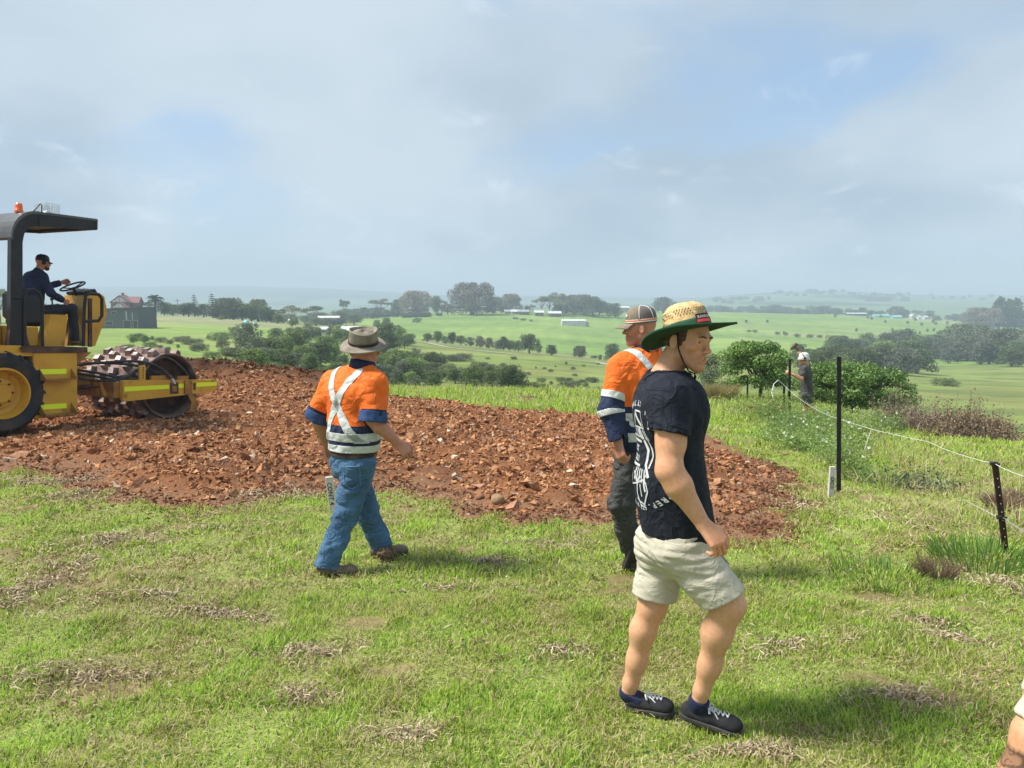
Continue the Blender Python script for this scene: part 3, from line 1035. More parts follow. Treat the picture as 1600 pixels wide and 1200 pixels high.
tpx('round_dark1', 862, 559, 18, 'dark bush just right of the large rounded track tree', y=212, wide=1.2)
tpx('round_mid0', 865, 541, 7, 'tiny round tree above the track in the far field', y=290)
tpx('fig_green', 906, 556, 18, 'wide grey bush by the track left of the man in the cap', y=232, wide=.9)
tpx('shrub0', 930, 555, 5, 'small low bush right of the wide grey bush by the track', y=240, cat='shrub')
tpx('round_mid1', 938, 566, 9, 'small round bush in the dry strip beside the man in the cap', y=212)
tpx('round_dark0', 957, 565, 30, 'dark tree half hidden behind the arm of the man in the cap', y=205)

# --- bushy gully in the middle
GU = 'trees filling the gully'
r = random.Random(12)
gl = []
regions = [((352, 410), (560, 590), 6, (26, 40), 60, 'left end'), ((395, 545), (560, 606), 22, (24, 40), 70, 'lower left part'), ((430, 575), (528, 560), 20, (17, 27), 120, 'upper left part'), ((560, 690), (575, 606), 22, (24, 40), 70, 'lower middle part'),
           ((560, 650), (525, 565), 12, (16, 26), 110, 'upper middle part'), ((640, 770), (590, 610), 12, (20, 32), 75, 'lower right part'), ((450, 625), (506, 530), 16, (12, 19), 180, 'top edge'),
           ((760, 820), (598, 612), 5, (26, 38), 75, 'right end'), ((450, 660), (594, 614), 15, (18, 28), 48, 'near edge')]
kinds = ['round_dark0', 'round_dark1', 'round_mid2', 'round_mid0', 'round_mid1', 'round_mid2', 'light0', 'light1', 'silver0', 'silver1', 'gum1', 'round_mid0', 'round_dark1', 'light0']
for (u0, u1), (v0, v1), n, (h0, h1), ym, where in regions:
    for k in range(n):
        u = u0 + (u1 - u0) * ((k + r.random()) / n); v = r.uniform(v0, v1); kk = r.choice(kinds)
        tpx(kk, u, v, r.uniform(h0, h1), f'{kd(kk)} tree, {ORD[k]} from left, {where} of the gully', ymin=ym, group=GU, wide=r.uniform(.9, 1.45))
tpx('silver0', 388, 552, 50, 'tall grey rounded tree at the left edge of the gully', ymin=80, wide=1.0)
tpx('silver1', 403, 562, 38, 'shorter grey tree in front of the tall one at the gully left edge', ymin=80, wide=1.1)
tpx('round_mid1', 462, 560, 46, 'bright-sided green gully tree left of the hat of the man in jeans', ymin=90, wide=1.05)
tpx('round_dark2', 604, 548, 45, 'darkest tall tree of the gully right of the brown hat', ymin=110, wide=1.0)
tpx('norfolk', 611, 520, 24, 'small pointed norfolk pine poking out of the gully trees', y=190)
tpx('round_dark1', 794, 610, 42, 'large dark mound-shaped tree at the right end of the gully', ymin=70, wide=1.3)
tpx('light1', 742, 604, 36, 'bright green bush left of the mound-shaped gully tree', ymin=70, wide=1.2)
tpx('round_mid2', 765, 600, 30, 'mid green bush between the bright bush and the mound-shaped tree', ymin=74, wide=1.2)
for i, (u, hh, k) in enumerate(((494, 13, 'round_dark0'), (503, 11, 'round_mid1'), (512, 12, 'fig_green'), (522, 10, 'round_mid0'), (532, 13, 'round_dark2'), (541, 15, 'gum1'))):
    tpx(k, u, 0, hh, f'{kd(k)} tree, {ORD[i]} from left, in front of the long white-roofed shed', y=392, group='trees before the white-roofed shed', wide=1.5)
# low scrub on the slopes
SC = 'low scrub on the open slopes'
for (u0, u1), (v0, v1), n, (h0, h1), ym, where in [((200, 330), (530, 556), 18, (6, 13), 60, 'slope behind the roller drum'), ((330, 480), (520, 600), 28, (6, 16), 60, 'slope above the soil ridge'), ((820, 940), (596, 612), 22, (6, 12), 70, 'valley edge left of the capped man'),
                                            ((730, 940), (555, 590), 20, (3, 6), 90, 'open slope below the track'), ((640, 760), (560, 600), 18, (5, 14), 80, 'open slope right of the brown hat'), ((350, 450), (575, 604), 22, (10, 22), 45, 'valley edge beyond the soil ridge')]:
    for k in range(n):
        kk = r.choice(['shrub0', 'shrub1', 'scrub0', 'scrub1', 'scrub1', 'light0'])
        tpx(kk, u0 + (u1 - u0) * (k + r.random()) / n, r.uniform(v0, v1), r.uniform(h0, h1),
            f'low {kd(kk)} scrub, {ORD[k]} from left, {where}', ymin=ym, group=SC, cat='shrub', wide=r.uniform(.9, 1.6))

# --- dark belt on the right
BE = 'trees of the dark belt on the right'
for (u0, u1), (v0, v1), n, (h0, h1), ym, where in [((1265, 1440), (566, 590), 20, (32, 46), 150, 'front row'), ((1290, 1440), (545, 560), 12, (26, 36), 200, 'back row'), ((1430, 1500), (555, 572), 8, (26, 36), 180, 'middle stretch'),
                                            ((1500, 1600), (553, 573), 12, (34, 50), 190, 'right-hand clump'), ((1440, 1540), (545, 552), 7, (16, 24), 230, 'thin back line'), ((1240, 1290), (560, 600), 4, (30, 40), 140, 'left end'),
                                            ((1580, 1680), (545, 575), 6, (34, 50), 190, 'far right end')]:
    for k in range(n):
        u = u0 + (u1 - u0) * ((k + r.random()) / n); v = r.uniform(v0, v1); kk = r.choice(['round_dark0', 'round_dark1', 'round_dark2', 'round_dark0', 'round_mid1', 'silver0', 'fig_green'])
        tpx(kk, u, v, r.uniform(h0, h1), f'{kd(kk)} tree, {ORD[k]} from left, {where} of right valley belt', ymin=ym, group=BE, wide=r.uniform(1.0, 1.5))
tpx('shrub1', 1475, 603, 14, 'lone flat bush in the light green field right of the dead brush', ymin=100, cat='shrub', wide=1.6)
tpx('shrub0', 1490, 603, 9, 'low bush touching the lone flat bush on its right', ymin=100, cat='shrub', wide=1.6)
# right distance
tpx('conifer', 1559, 524, 52, 'left of three dark conifers behind the pinkish fig', y=690, wide=1.2)
tpx('conifer', 1573, 524, 48, 'middle of three dark conifers behind the pinkish fig', y=700, wide=1.2)
tpx('conifer', 1584, 524, 50, 'right of three dark conifers behind the pinkish fig', y=694, wide=1.2)
tpx('fig', 1533, 518, 34, 'wide pinkish-brown fig left of the three dark conifers', y=680, wide=1.3)
tpx('fig', 1596, 520, 28, 'pinkish fig cut by the right edge behind the conifers', y=720, wide=1.2)
RD = 'trees of the far right farms'
ci = 0
for u, v, hh, k, w in sorted(((1346, 487, 14, 'round_dark1', 1.3), (1360, 488, 10, 'round_dark0', 2), (1374, 488, 10, 'fig_green', 1), (1398, 490, 18, 'fig_green', 1.1), (1410, 490, 14, 'fig_green', 1.0),
                    (1428, 492, 15, 'gum0', 1.2), (1438, 492, 14, 'gum1', 1.2), (1450, 495, 14, 'round_dark2', 1.3), (1462, 494, 8, 'round_mid0', 2), (1490, 496, 12, 'round_dark0', 1.6),
                    (1503, 496, 13, 'gum2', 1.4), (1480, 494, 9, 'round_dark1', 1.6), (1520, 500, 14, 'silver0', 1.4), (1500, 514, 12, 'silver0', 1.4), (1512, 516, 14, 'round_mid1', 1.3), (1540, 520, 18, 'round_dark1', 1.3))):
    ci += 1; tpx(k, u, v, hh, f'hazy {kd(k)} tree, {ORD[ci - 1]} from left around the right distant farms', y=930 + (u * 11) % 60, group=RD, wide=w)
FD = 'hazy woods in the middle distance'
for (u0, u1), yy_, n, (h0, h1), where in [((1100, 1180), 1250, 12, (7, 14), 'above the right field crest'), ((1180, 1290), 1100, 16, (9, 18), 'left of the pale blue shed roof'), ((1290, 1340), 1050, 6, (8, 12), 'behind the pale blue shed roof'), ((1110, 1200), 2050, 12, (4, 8), 'low on the far left hill'),
                                   ((1200, 1420), 2500, 24, (4, 8), 'on the far hill skyline'), ((1440, 1600), 2400, 12, (3, 7), 'on the far right skyline'), ((420, 560), 480, 9, (12, 22), 'beyond the left crest'), ((545, 600), 620, 5, (10, 18), 'left of the first fig'), ((1340, 1420), 2100, 8, (5, 9), 'below the far hill skyline')]:
    for k in range(n):
        u = u0 + (u1 - u0) * ((k + r.random()) / n); kk = r.choice(['round_dark0', 'round_dark2', 'fig_green', 'round_mid1'])
        tpx(kk, u, 0, r.uniform(h0, h1), f'hazy {kd(kk)} tree, {ORD[k]} from left, {where}', y=yy_ * r.uniform(.92, 1.08),
            group=FD, wide=r.uniform(1.2, 2.0))
YT = 'young trees dotted over the right field'
ci = 0
for u, v in sorted(((1166, 505), (1199, 505), (1225, 523), (1305, 496), (1335, 493), (1338, 518), (1356, 498), (1362, 500), (1376, 497), (1383, 505), (1418, 507), (1430, 502), (1440, 509), (1459, 518), (1465, 523), (1483, 520), (1486, 524),
             (1512, 524), (1458, 505), (1462, 508), (1480, 507), (1394, 518), (1372, 492), (1395, 521), (1502, 529), (1449, 519), (1460, 502), (1437, 523))):
    ci += 1; tpx('round_mid%d' % (u % 3), u, v, 5.5, f'tiny young tree, {ORD[ci - 1]} from the left on the sunny right field', ymin=330, group=YT)
ci = 0
for u, v, hh in ((1170, 519, 4), (1180, 520, 5), (1215, 523, 5), (1228, 524, 5), (1246, 527, 6), (1265, 528, 6), (1280, 528, 5)):
    ci += 1; tpx('shrub0', u, v, hh, f'low bush, {ORD[ci - 1]} from left along the far fence line right of the straw hat', ymin=300, group='bushes along the far fence line', cat='shrub', wide=1.2)

# ------------------------------------------------------------------ farm buildings, far to near
def plain(name, c, **k):
    return mat(name, c, tuple(x * .82 for x in c), scale=.8, rough=k.pop('rough', .8), **k)


M_white = plain('white_paint', (.62, .62, .60))
M_cream = plain('cream_board', (.62, .60, .52))
M_roofw = plain('pale_iron', (.66, .68, .69), rough=.5)
M_roofg = plain('grey_iron', (.34, .37, .38), rough=.5)
M_roofr = plain('rust_red_tile', (.26, .12, .11))
M_darkcl = mat('charcoal_cladding', (.085, .095, .105), (.06, .068, .075), scale=3, rough=.7, stretch=(6, 6, .4))
M_win = mat('window_dark', (.03, .035, .04), rough=.15, spec=.6)
M_brick = plain('brown_brick', (.20, .13, .11))
M_teal = plain('teal_sheet', (.22, .52, .50), rough=.4)
M_pole = plain('timber_pole', (.16, .14, .12))


def placed(name, u, y, rz, label, cat, group=None, dz=0.0):
    x = (u - 800) / FPX * y
    return tag(empty(name, (x, y, gz(x, y) + dz), R(rz)), label, cat, group)


def gable(parent, w, d, h, rh, mw, mr, eave=.4, at_=(0, 0), axis='x', chimney=False):
    """walls with a pitched roof; ridge runs along axis"""
    ax, ay = at_
    m = MB()
    if axis == 'x':
        m.prism([(-d / 2 + ay, 0 - 1.5), (d / 2 + ay, -1.5), (d / 2 + ay, h), (ay, h + rh), (-d / 2 + ay, h)], 0, ax - w / 2, ax + w / 2)
    else:
        m.prism([(-w / 2 + ax, -1.5), (w / 2 + ax, -1.5), (w / 2 + ax, h), (ax, h + rh), (-w / 2 + ax, h)], 1, ay - d / 2, ay + d / 2)
    fix_normals(m.build('wall', mw, parent))
    m = MB(); t = .12
    s_ = rh / ((d if axis == 'x' else w) / 2)
    half = (d if axis == 'x' else w) / 2 + eave
    zt = h + rh + .05
    prof = [(-half, zt - half * s_), (0, zt), (half, zt - half * s_), (half, zt - half * s_ + t), (0, zt + t), (-half, zt - half * s_ + t)]
    if axis == 'x':
        m.prism([(p[0] + ay, p[1]) for p in prof], 0, ax - w / 2 - eave, ax + w / 2 + eave)
    else:
        m.prism([(p[0] + ax, p[1]) for p in prof], 1, ay - d / 2 - eave, ay + d / 2 + eave)
    ro = fix_normals(m.build('roof', mr, parent))
    if chimney:
        c = MB(); c.box((ax - .4, ay - .4, h), (ax + .4, ay + .4, h + rh + 1.0)); c.build('chimney', M_brick, ro)
    return ro


def holes(parent, items, name='window', mt=None, fr=None):
    """flush openings on the side facing the viewer: (x0, x1, z0, z1, y)"""
    for x0, x1, z0, z1, yv in items:
        m = MB(); m.box((x0, yv - .06, z0), (x1, yv + .05, z1)); w = m.build(name, mt or M_win, parent)
        if fr is not None:
            f = MB(); t = .08
            f.box((x0 - t, yv - .09, z1), (x1 + t, yv, z1 + t)); f.box((x0 - t, yv - .09, z0 - t), (x1 + t, yv, z0))
            f.box((x0 - t, yv - .09, z0), (x0, yv, z1)); f.box((x1, yv - .09, z0), (x1 + t, yv, z1))
            f.build('frame', fr, w)


# charcoal clad two-level house on the left paddock
b = placed('clad_house', 199, 200, -7, 'charcoal clad flat-roofed house standing low on the left green slope', 'house', dz=-.1)
W, D, H = 12.0, 8.0, 5.1
m = MB(); m.prism([(-W / 2, -1.5), (W / 2, -1.5), (W / 2, H + .3), (-W / 2, H - .15)], 1, -D / 2, D / 2); fix_normals(m.build('wall', M_darkcl, b))
m = MB(); m.prism([(-W / 2 - .1, H - .15), (W / 2 + .1, H + .3), (W / 2 + .1, H + .42), (-W / 2 - .1, H - .03)], 1, -D / 2 - .15, D / 2 + .15); fix_normals(m.build('roof', M_darkcl, b))
holes(b, [(-4.5, -3.2, 3.5, 4.3, -D / 2), (-1.2, .1, 3.6, 4.4, -D / 2), (-3, -1.1, 1.0, 1.9, -D / 2)], fr=M_roofg)
holes(b, [(2.0, 3.9, .15, 2.1, -D / 2), (4.6, 5.7, .15, 2.1, -D / 2)], 'glass_door', fr=M_roofg)
holes(b, [(2.6, 2.95, 2.3, 4.5, -D / 2), (4.3, 4.55, 2.3, 4.2, -D / 2), (-5.3, -5.0, 2.2, 4.0, -D / 2)], 'pale_panel', M_roofg)
m = MB(); m.box((-3, -D / 2 - 3, -.7), (8.6, -D / 2 - .02, .02)); m.build('deck', M_darkcl, b)
t_ = placed('water_tank', 163.5, 198, 0, 'small white water tank at the left foot of the charcoal house', 'tank')
m = MB(); m.lathe([(0, 1.3), (.5, 1.2), (.6, 1.1), (.6, -.4)], (0, 0, 0), n=14); m.build('tank_body', M_white, t_)
m = MB(); m.lathe([(0, 1.42), (.2, 1.4), (.2, 1.25)], (0, 0, 0), n=10); m.build('lid', M_roofg, t_)
# red roofed double gable house on the crest
b = placed('gabled_house', 196, 292, 8, 'old brick house with red roof and two white timbered gables on the crest', 'house', dz=-.3)
gable(b, 6.6, 7, 4.6, 2.4, M_brick, M_roofr, axis='y', chimney=True)
gable(b, 5.2, 4, 2.6, 2.0, M_brick, M_roofr, at_=(.8, -5.2), axis='y', eave=.3)
for (cx, yy_, w, z0, rh) in ((0, -3.56, 5.9, 4.62, 2.05), (.8, -7.26, 4.6, 2.62, 1.7)):
    m = MB(); m.prism([(cx - w / 2, z0), (cx + w / 2, z0), (cx, z0 + rh)], 1, yy_ - .1, yy_); g_ = fix_normals(m.build('gable_panel', M_white, b))
    m = MB(); m.box((cx - .06, yy_ - .16, z0), (cx + .06, yy_ - .1, z0 + rh * .93))
    m.box((cx - w * .26, yy_ - .16, z0 + .05), (cx - w * .26 + .1, yy_ - .1, z0 + rh * .42)); m.box((cx + w * .26, yy_ - .16, z0 + .05), (cx + w * .26 + .1, yy_ - .1, z0 + rh * .42))
    m.build('timber', M_brick, g_)
gable(b, 4.0, 5, 4.4, 2.0, M_brick, M_roofr, at_=(3.8, 1), axis='x')
m = MB(); m.box((3.8, -4.2, 2.5), (8, -1.6, 2.62)); m.box((7.8, -4.1, -.5), (7.95, -3.95, 2.5)); m.box((7.8, -1.9, -.5), (7.95, -1.75, 2.5)); m.build('verandah', M_roofr, b)

# power poles
for u, y, h_, lab in ((280, 293, 6.4, 'short power pole among the crest hedge between palm and pine'), (235, 205, 7.2, 'thin pale power pole right beside the charcoal house'),
                      (406, 296, 6.0, 'power pole in the crest hedge above the gully')):
    x = (u - 800) / FPX * y
    p_ = tag(empty('power_pole', (x, y, gz(x, y))), lab, 'pole')
    m = MB(); m.tube([(0, 0, -.5), (0, 0, h_)], [.14, .1], 8); m.build('pole', M_pole, p_)
    m = MB(); m.box((-.9, -.06, h_ - .7), (.9, .06, h_ - .55)); m.build('crossarm', M_pole, p_)

# far field buildings
b = placed('long_shed', 895.5, 500, 2, 'long white shed with pale roof standing alone below the homestead trees', 'shed', dz=0)
gable(b, 15.4, 7, 3.1, .9, M_white, M_roofw, eave=.15)
m = MB(); m.box((7.75, -3.2, -.5), (9.6, 2, 2.5)); m.build('lean_to', M_roofg, b)
hd = [(839, 606, 6.2, 4, 1.9, M_cream, M_roofw, 'small cream-walled cottage with hipped pale roof left in the homestead'),
      (826, 610, 4.5, 4, 1.7, M_cream, M_roofg, 'low cream shed with grey roof at the left end of the homestead'),
      (847, 600, 8.0, 6, 2.1, M_brick, M_roofg, 'low brown outbuilding under the gums in the homestead'),
      (842, 620, 5.0, 5, 2.4, M_cream, M_roofw, None),
      (862, 590, 9.5, 6, 2.4, M_brick, M_roofw, 'wide homestead house with bright pale roof under the tall gums'),
      (846.5, 592, 6.5, 5, 2.4, M_brick, M_roofw, 'house with two pale gables left of the wide homestead house')]
for u, y, w, d, h_, mw, mr, lab in hd:
    if lab is None: continue
    u = {839: 805, 826: 793, 847: 818, 862: 866, 846.5: 842}[u]
    b = placed('farm_house', u, y, 4, lab, 'house', dz=.2)
    gable(b, w, d, h_, 1.3, mw, mr, eave=.5)
    holes(b, [(-w * .3, -w * .3 + 1, .9, 1.8, -d / 2), (w * .15, w * .15 + 1, .9, 1.8, -d / 2)], fr=M_white)
    m = MB(); m.box((-w / 2, -d / 2 - 1.6, h_ - .35), (w / 2, -d / 2 - .05, h_ - .25))
    for q in (-w / 2 + .1, 0, w / 2 - .2): m.box((q, -d / 2 - 1.55, -1), (q + .1, -d / 2 - 1.45, h_ - .35))
    m.build('verandah', mr, b)
b = placed('long_barn', 962, 800, 0, 'white roof of a barn showing beyond the ridge, left of the cap', 'barn', dz=1.5)
gable(b, 26, 9, 3.2, 1.5, M_roofg, M_white, eave=.3)
b = placed('yard_hut', 687, 575, 0, 'little black hut beside the trunk of the largest fig', 'hut')
gable(b, 4.2, 3, 1.7, .5, M_darkcl, M_darkcl, eave=.1)
b = placed('white_roof_shed', 515, 420, 3, 'long shed with bright white roof among trees above the gully', 'shed', dz=1.6)
gable(b, 11.6, 6, 2.4, .9, M_roofg, M_white, eave=.2)
for q in range(5):
    m = MB(); m.box((-5 + q * 2.2, -3.2, .3), (-5 + q * 2.2 + .3, -3.02, 2.3)); m.build('post', M_white, b)
b = placed('gully_cottage', 548, 205, -6, 'cottage with pale blue-grey roof half sunk in the gully trees', 'house', dz=.4)
gable(b, 4.2, 4, 1.8, 1.0, M_white, M_roofw, eave=.3)
b = placed('gully_cabin', 507, 215, 5, 'tiny white cabin with blue-grey roof left of the gully cottage', 'cabin', dz=.3)
gable(b, 2.1, 2, 1.2, .6, M_white, M_roofw, eave=.15)
holes(b, [(-.5, .3, .4, .9, -1)])
b = placed('gully_hut', 455, 300, 5, 'tiny white hut at the tree edge on the crest', 'hut', dz=.6)
gable(b, 1.6, 2, .8, .6, M_white, M_white, eave=.1)
for u, w, h_, lab in ((389, 1.9, 1.7, 'taller teal plastic-wrapped bale on the left slope'), (403, 1.4, 1.2, 'smaller teal plastic-wrapped bale on the left slope')):
    x = (u - 800) / FPX * 240; y = 238.0
    m = MB(); m.ball((0, 0, h_ * .4), (w / 2, w / 2, h_ * .72), 14, 9)
    o = m.build('wrapped_bale', M_teal, None, True)
    o.location = (x, y, gz(x, y)); tag(o, lab, 'bale')
    rr = np.random.default_rng(u); co = np.array([v.co for v in o.data.vertices]); co *= (1 + .12 * rr.normal(size=(len(co), 1))); o.data.vertices.foreach_set('co', co.astype(np.float32).ravel())
# right distance
b = placed('long_grey_shed', 1336, 965, 0, 'long low shed with pale blue roof on the right-hand ridge', 'shed', dz=.6)
gable(b, 26, 8, 2.0, 1.0, M_darkcl, M_roofw, eave=.3)
m = MB()
x0 = (1362 - 800) / FPX * 900; x1 = (1386 - 800) / FPX * 900; x2 = (1388 - 800) / FPX * 905; x3 = (1402 - 800) / FPX * 905
for i, (a_, b2, u, lab) in enumerate(((x0, x1, 1374, 'longer teal netted growing tunnel on the right-hand ridge'), (x2, x3, 1395, 'shorter teal netted growing tunnel at the right of the longer one'))):
    xc = (a_ + b2) / 2; y = 900.0; w = b2 - a_
    t_ = tag(empty('growing_tunnel', (xc, y, gz(xc, y))), lab, 'tunnel')
    prof = [(-4, -1), (-4, 1.8), (-2.8, 3.1), (0, 3.8), (2.8, 3.1), (4, 1.8), (4, -1)]
    m = MB(); m.prism(prof, 0, -w / 2, w / 2); fix_normals(m.build('cover', M_teal, t_))
    m = MB()
    for q in np.linspace(-w / 2, w / 2, 5): m.tube([(q, p[0] * 1.01, p[1] * 1.01 + .03) for p in prof[1:-1]], .08, 5)
    m.build('hoop', M_white, t_)
for u, y, w, h_, lab in ((1423, 940, 5.5, 3.4, 'white gabled farmhouse right of the growing tunnels'), (1443, 950, 6, 2.6, 'second white farm building behind the round tree'),
                         (1464, 935, 6, 2.6, 'white-roofed farm building right of the round dark tree'), (1433, 948, 3.5, 2.2, 'small white outbuilding between the two white farm houses')):
    b = placed('farm_house', u, y, 20, lab, 'house', dz=.3)
    gable(b, w, 5, h_, 1.6, M_white, M_roofw, axis='y' if u == 1423 else 'x')
    holes(b, [(-.6, .6, .8, 1.9, -2.5)])

# farm track, draped ribbon of pale gravel
def ribbon(name, pts, w, mt, lift=.06, ymin=100):
    P = []
    q = [hit(u, v, ymin) for u, v in pts]
    q = np.array(q)
    t = np.linspace(0, len(q) - 1, len(q) * 14)
    xy = np.stack([np.interp(t, range(len(q)), q[:, i]) for i in (0, 1)], -1)
    d = np.gradient(xy, axis=0); d /= np.linalg.norm(d, axis=1)[:, None]; nrm = np.stack([-d[:, 1], d[:, 0]], -1)
    V = []
    for k in (-1, -.33, .33, 1):
        p = xy + nrm * w * .5 * k
        V.append(np.stack([p[:, 0], p[:, 1], ground(p[:, 0], p[:, 1]) + lift], -1))
    V = np.array(V); n = len(xy)
    F = [(j * n + i, j * n + i + 1, (j + 1) * n + i + 1, (j + 1) * n + i) for j in range(3) for i in range(n - 1)]
    return tag(link(name, mesh_np(name, V.reshape(-1, 3), F, True), mt), kind='structure')


M_track = mat('gravel_track', (.42, .39, .32), (.3, .28, .2), scale=.6, rough=.95)
ribbon('farm_track', [(668, 536), (700, 543), (760, 550), (812, 555)], 2.2, M_track, .12, 150)
ribbon('farm_track', [(880, 562), (930, 566), (960, 573), (1010, 580)], 2.0, M_track, .12, 150)

# ------------------------------------------------------------------ padfoot roller (x forward, y to its far side, z up)
M_yel = mat('machine_yellow', (.66, .37, .036), (.56, .29, .032), rough=.45, scale=2.2, c3=(.16, .075, .035), s3=5, lo3=.60, hi3=.80, bump=.08, bscale=30, rrough=.12)
M_yel2 = mat('machine_yellow_worn', (.42, .21, .035), (.24, .11, .04), rough=.6, scale=4, c3=(.12, .06, .035), s3=7, lo3=.52, hi3=.72, bump=.15)
M_blk = mat('machine_black', (.009, .010, .013), (.02, .02, .022), rough=.5, scale=4, rrough=.1)
M_rubber = mat('tyre_rubber', (.028, .030, .034), (.085, .060, .045), rough=.85, scale=3.5, lo=.45, hi=.75, bump=.3, bscale=30)
M_steel = mat('worn_drum_steel', (.10, .055, .040), (.26, .19, .165), rough=.55, scale=5, bump=.25, metal=.25)
M_pad = mat('bright_pad_steel', (.50, .44, .41), (.20, .11, .08), rough=.5, scale=11, lo=.42, hi=.62, metal=.3)
M_darkst = mat('dark_muddy_steel', (.05, .03, .022), (.12, .065, .045), rough=.8, scale=6, bump=.3)
M_hv = mat('fluoro_tape', (.80, .95, .02), rough=.35, spec=.6)
M_hose = mat('hose_black', (.02, .02, .022), (.07, .06, .055), rough=.6, scale=10)
M_seat = mat('seat_vinyl', (.02, .022, .03), rough=.5)
M_org = mat('beacon_orange', (.85, .12, .02), rough=.2, spec=.6)
M_galv = mat('galvanised', (.55, .56, .56), rough=.4, metal=.6)
M_roofsun = mat('canopy_top', (.06, .06, .06), (.11, .11, .11), rough=.3, scale=2)

HD = R(62)
mo = np.array([-8.807, 12.346])
GZM = float(surf(np.array([mo[0]]), np.array([mo[1]]))[0])
roller = empty('soil_compactor', (mo[0], mo[1], -.50))
roller.rotation_euler = (0, R(3.7), HD)
tag(roller, 'yellow padfoot soil compactor with black canopy on the red earth', 'roller')

# rear wheels
def wheel(lat, nm):
    t = MB(); n = 48
    prof = [(.40, -.20), (.46, -.235), (.58, -.235), (.635, -.19), (.645, 0), (.635, .19), (.58, .235), (.46, .235), (.40, .20)]
    w = empty_part = None
    t.lathe([(p[0], p[1] + lat) for p in prof], (0, 0, .655), axis=1, n=n)
    for k in range(22):
        a = k * 2 * math.pi / 22
        for sgn in (-1, 1):
            a2 = a + (0.0 if sgn < 0 else math.pi / 22)
            pts = []
            for q, (da, yy_, rr) in enumerate(((0, .02, .655), (.09, .13, .655), (.17, .225, .625), (.19, .245, .57))):
                aa = a2 + da
                pts.append((rr * math.sin(aa), lat + sgn * yy_, .655 + rr * math.cos(aa)))
            t.tube(pts, [.022, .024, .024, .016], 4)
    ty = t.build('wheel', M_rubber, roller, True, autosm=True)
    r_ = MB()
    s = -1 if lat < 0 else 1
    r_.lathe([(.41, s * .21 + lat), (.40, s * .235 + lat), (.375, s * .235 + lat), (.355, s * .15 + lat), (.34, s * .06 + lat), (.25, s * .03 + lat), (.235, s * .09 + lat), (.15, s * .10 + lat), (.14, s * .16 + lat), (.0, s * .16 + lat)], (0, 0, .655), axis=1, n=40)
    fix_normals(r_.build('rim', M_yel, ty, True, autosm=True))
    b_ = MB()
    for k in range(8):
        a = k * math.pi / 4
        b_.lathe([(0, s * .125 + lat), (.016, s * .12 + lat), (.016, s * .09 + lat)], (.19 * math.sin(a), 0, .655 + .19 * math.cos(a)), axis=1, n=6)
    b_.build('wheel_nut', M_darkst, ty)


wheel(-.72, 'near'); wheel(.72, 'far')
# rear body, engine hood and tank
m = MB(); m.box((-1.45, -.50, .55), (.45, .50, 1.3), ch=.02); m.build('chassis', M_yel2, roller)
m = MB(); m.prism([(-1.75, 1.15), (-1.62, 1.95), (-.1, 2.02), (.16, 2.02), (.16, 1.42), (.16, 1.15)], 1, -.55, .55); fix_normals(m.build('engine_hood', M_yel, roller))
m = MB(); m.box((-1.45, -.86, 1.36), (.30, -.552, 1.41)); m.box((-1.45, -.86, 1.29), (.36, -.83, 1.36)); m.box((-.9, -.90, 1.24), (.58, -.56, 1.30)); m.build('fender', M_yel, roller)
m = MB(); m.box((-1.45, .552, 1.36), (.30, .86, 1.41)); m.build('fender', M_yel, roller)
for q in (-1.2, -.95, -.7, -.45):
    m = MB(); m.box((q, -.557, 1.55), (q + .12, -.549, 1.85)); m.build('hood_vent', M_darkst, roller)
# platform and step box
m = MB(); m.box((.28, -.93, 1.345), (1.36, .80, 1.385)); m.box((.28, -.945, 1.30), (1.36, -.93, 1.392)); m.build('platform', M_darkst, roller)
m = MB(); m.box((.46, -.92, .22), (1.20, -.35, 1.30), ch=.015); sb = m.build('step_box', M_yel, roller)
for z0 in (.94, .36):
    m = MB(); m.box((.56, -1.10, z0 - .10), (1.08, -.923, z0 - .075)); m.prism([(-1.10, z0 - .075), (-.923, z0 + .09), (-.923, z0 - .09), (-1.10, z0 - .1)], 0, .55, .56); m.prism([(-1.10, z0 - .075), (-.923, z0 + .09), (-.923, z0 - .09), (-1.10, z0 - .1)], 0, 1.08, 1.09)
    st = fix_normals(m.build('step', M_yel2, roller))
    m = MB(); m.box((.555, -.927, z0), (1.0, -.921, z0 + .085)); m.build('reflective_tape', M_hv, sb)
m = MB(); m.prism([(1.20, 1.30), (1.50, 1.30), (1.20, 1.06)], 1, -.85, -.80); m.prism([(1.20, 1.30), (1.50, 1.30), (1.20, 1.06)], 1, .3, .35); fix_normals(m.build('bracket', M_yel2, roller))
# pedestal, console with rounded front
m = MB(); m.box((.22, -.50, 1.385), (.80, .50, 1.72), ch=.02); m.build('seat_plinth', M_yel, roller)
m = MB(); m.prism([(.80, 1.39), (1.16, 1.39), (1.22, 1.93), (.92, 1.93)], 1, -.62, -.40); fix_normals(m.build('side_console', M_yel, roller))
m = MB(); m.box((.93, -.60, 1.93), (1.20, -.42, 1.955)); m.tube([(1.05, -.5, 1.95), (1.02, -.5, 2.16)], .012, 6); m.ball((1.02, -.5, 2.19), .03); m.build('lever', M_blk, roller)
m = MB(); m.prism([(1.66, 1.39), (1.90, 1.39), (2.14, 2.0), (2.08, 2.30), (1.98, 2.36), (1.76, 2.30)], 1, -.34, .34); cn = fix_normals(m.build('front_console', M_yel, roller))
m = MB(); m.prism([(1.77, 2.31), (1.98, 2.372), (1.94, 2.43), (1.75, 2.36)], 1, -.28, .28); fix_normals(m.build('dash_panel', M_blk, cn))
for q in (-.18, 0, .18):
    m = MB(); m.lathe([(0, .0), (.04, .0), (.04, -.02)], (1.82, q, 2.43), axis=2, n=12); m.build('gauge', M_galv, cn)
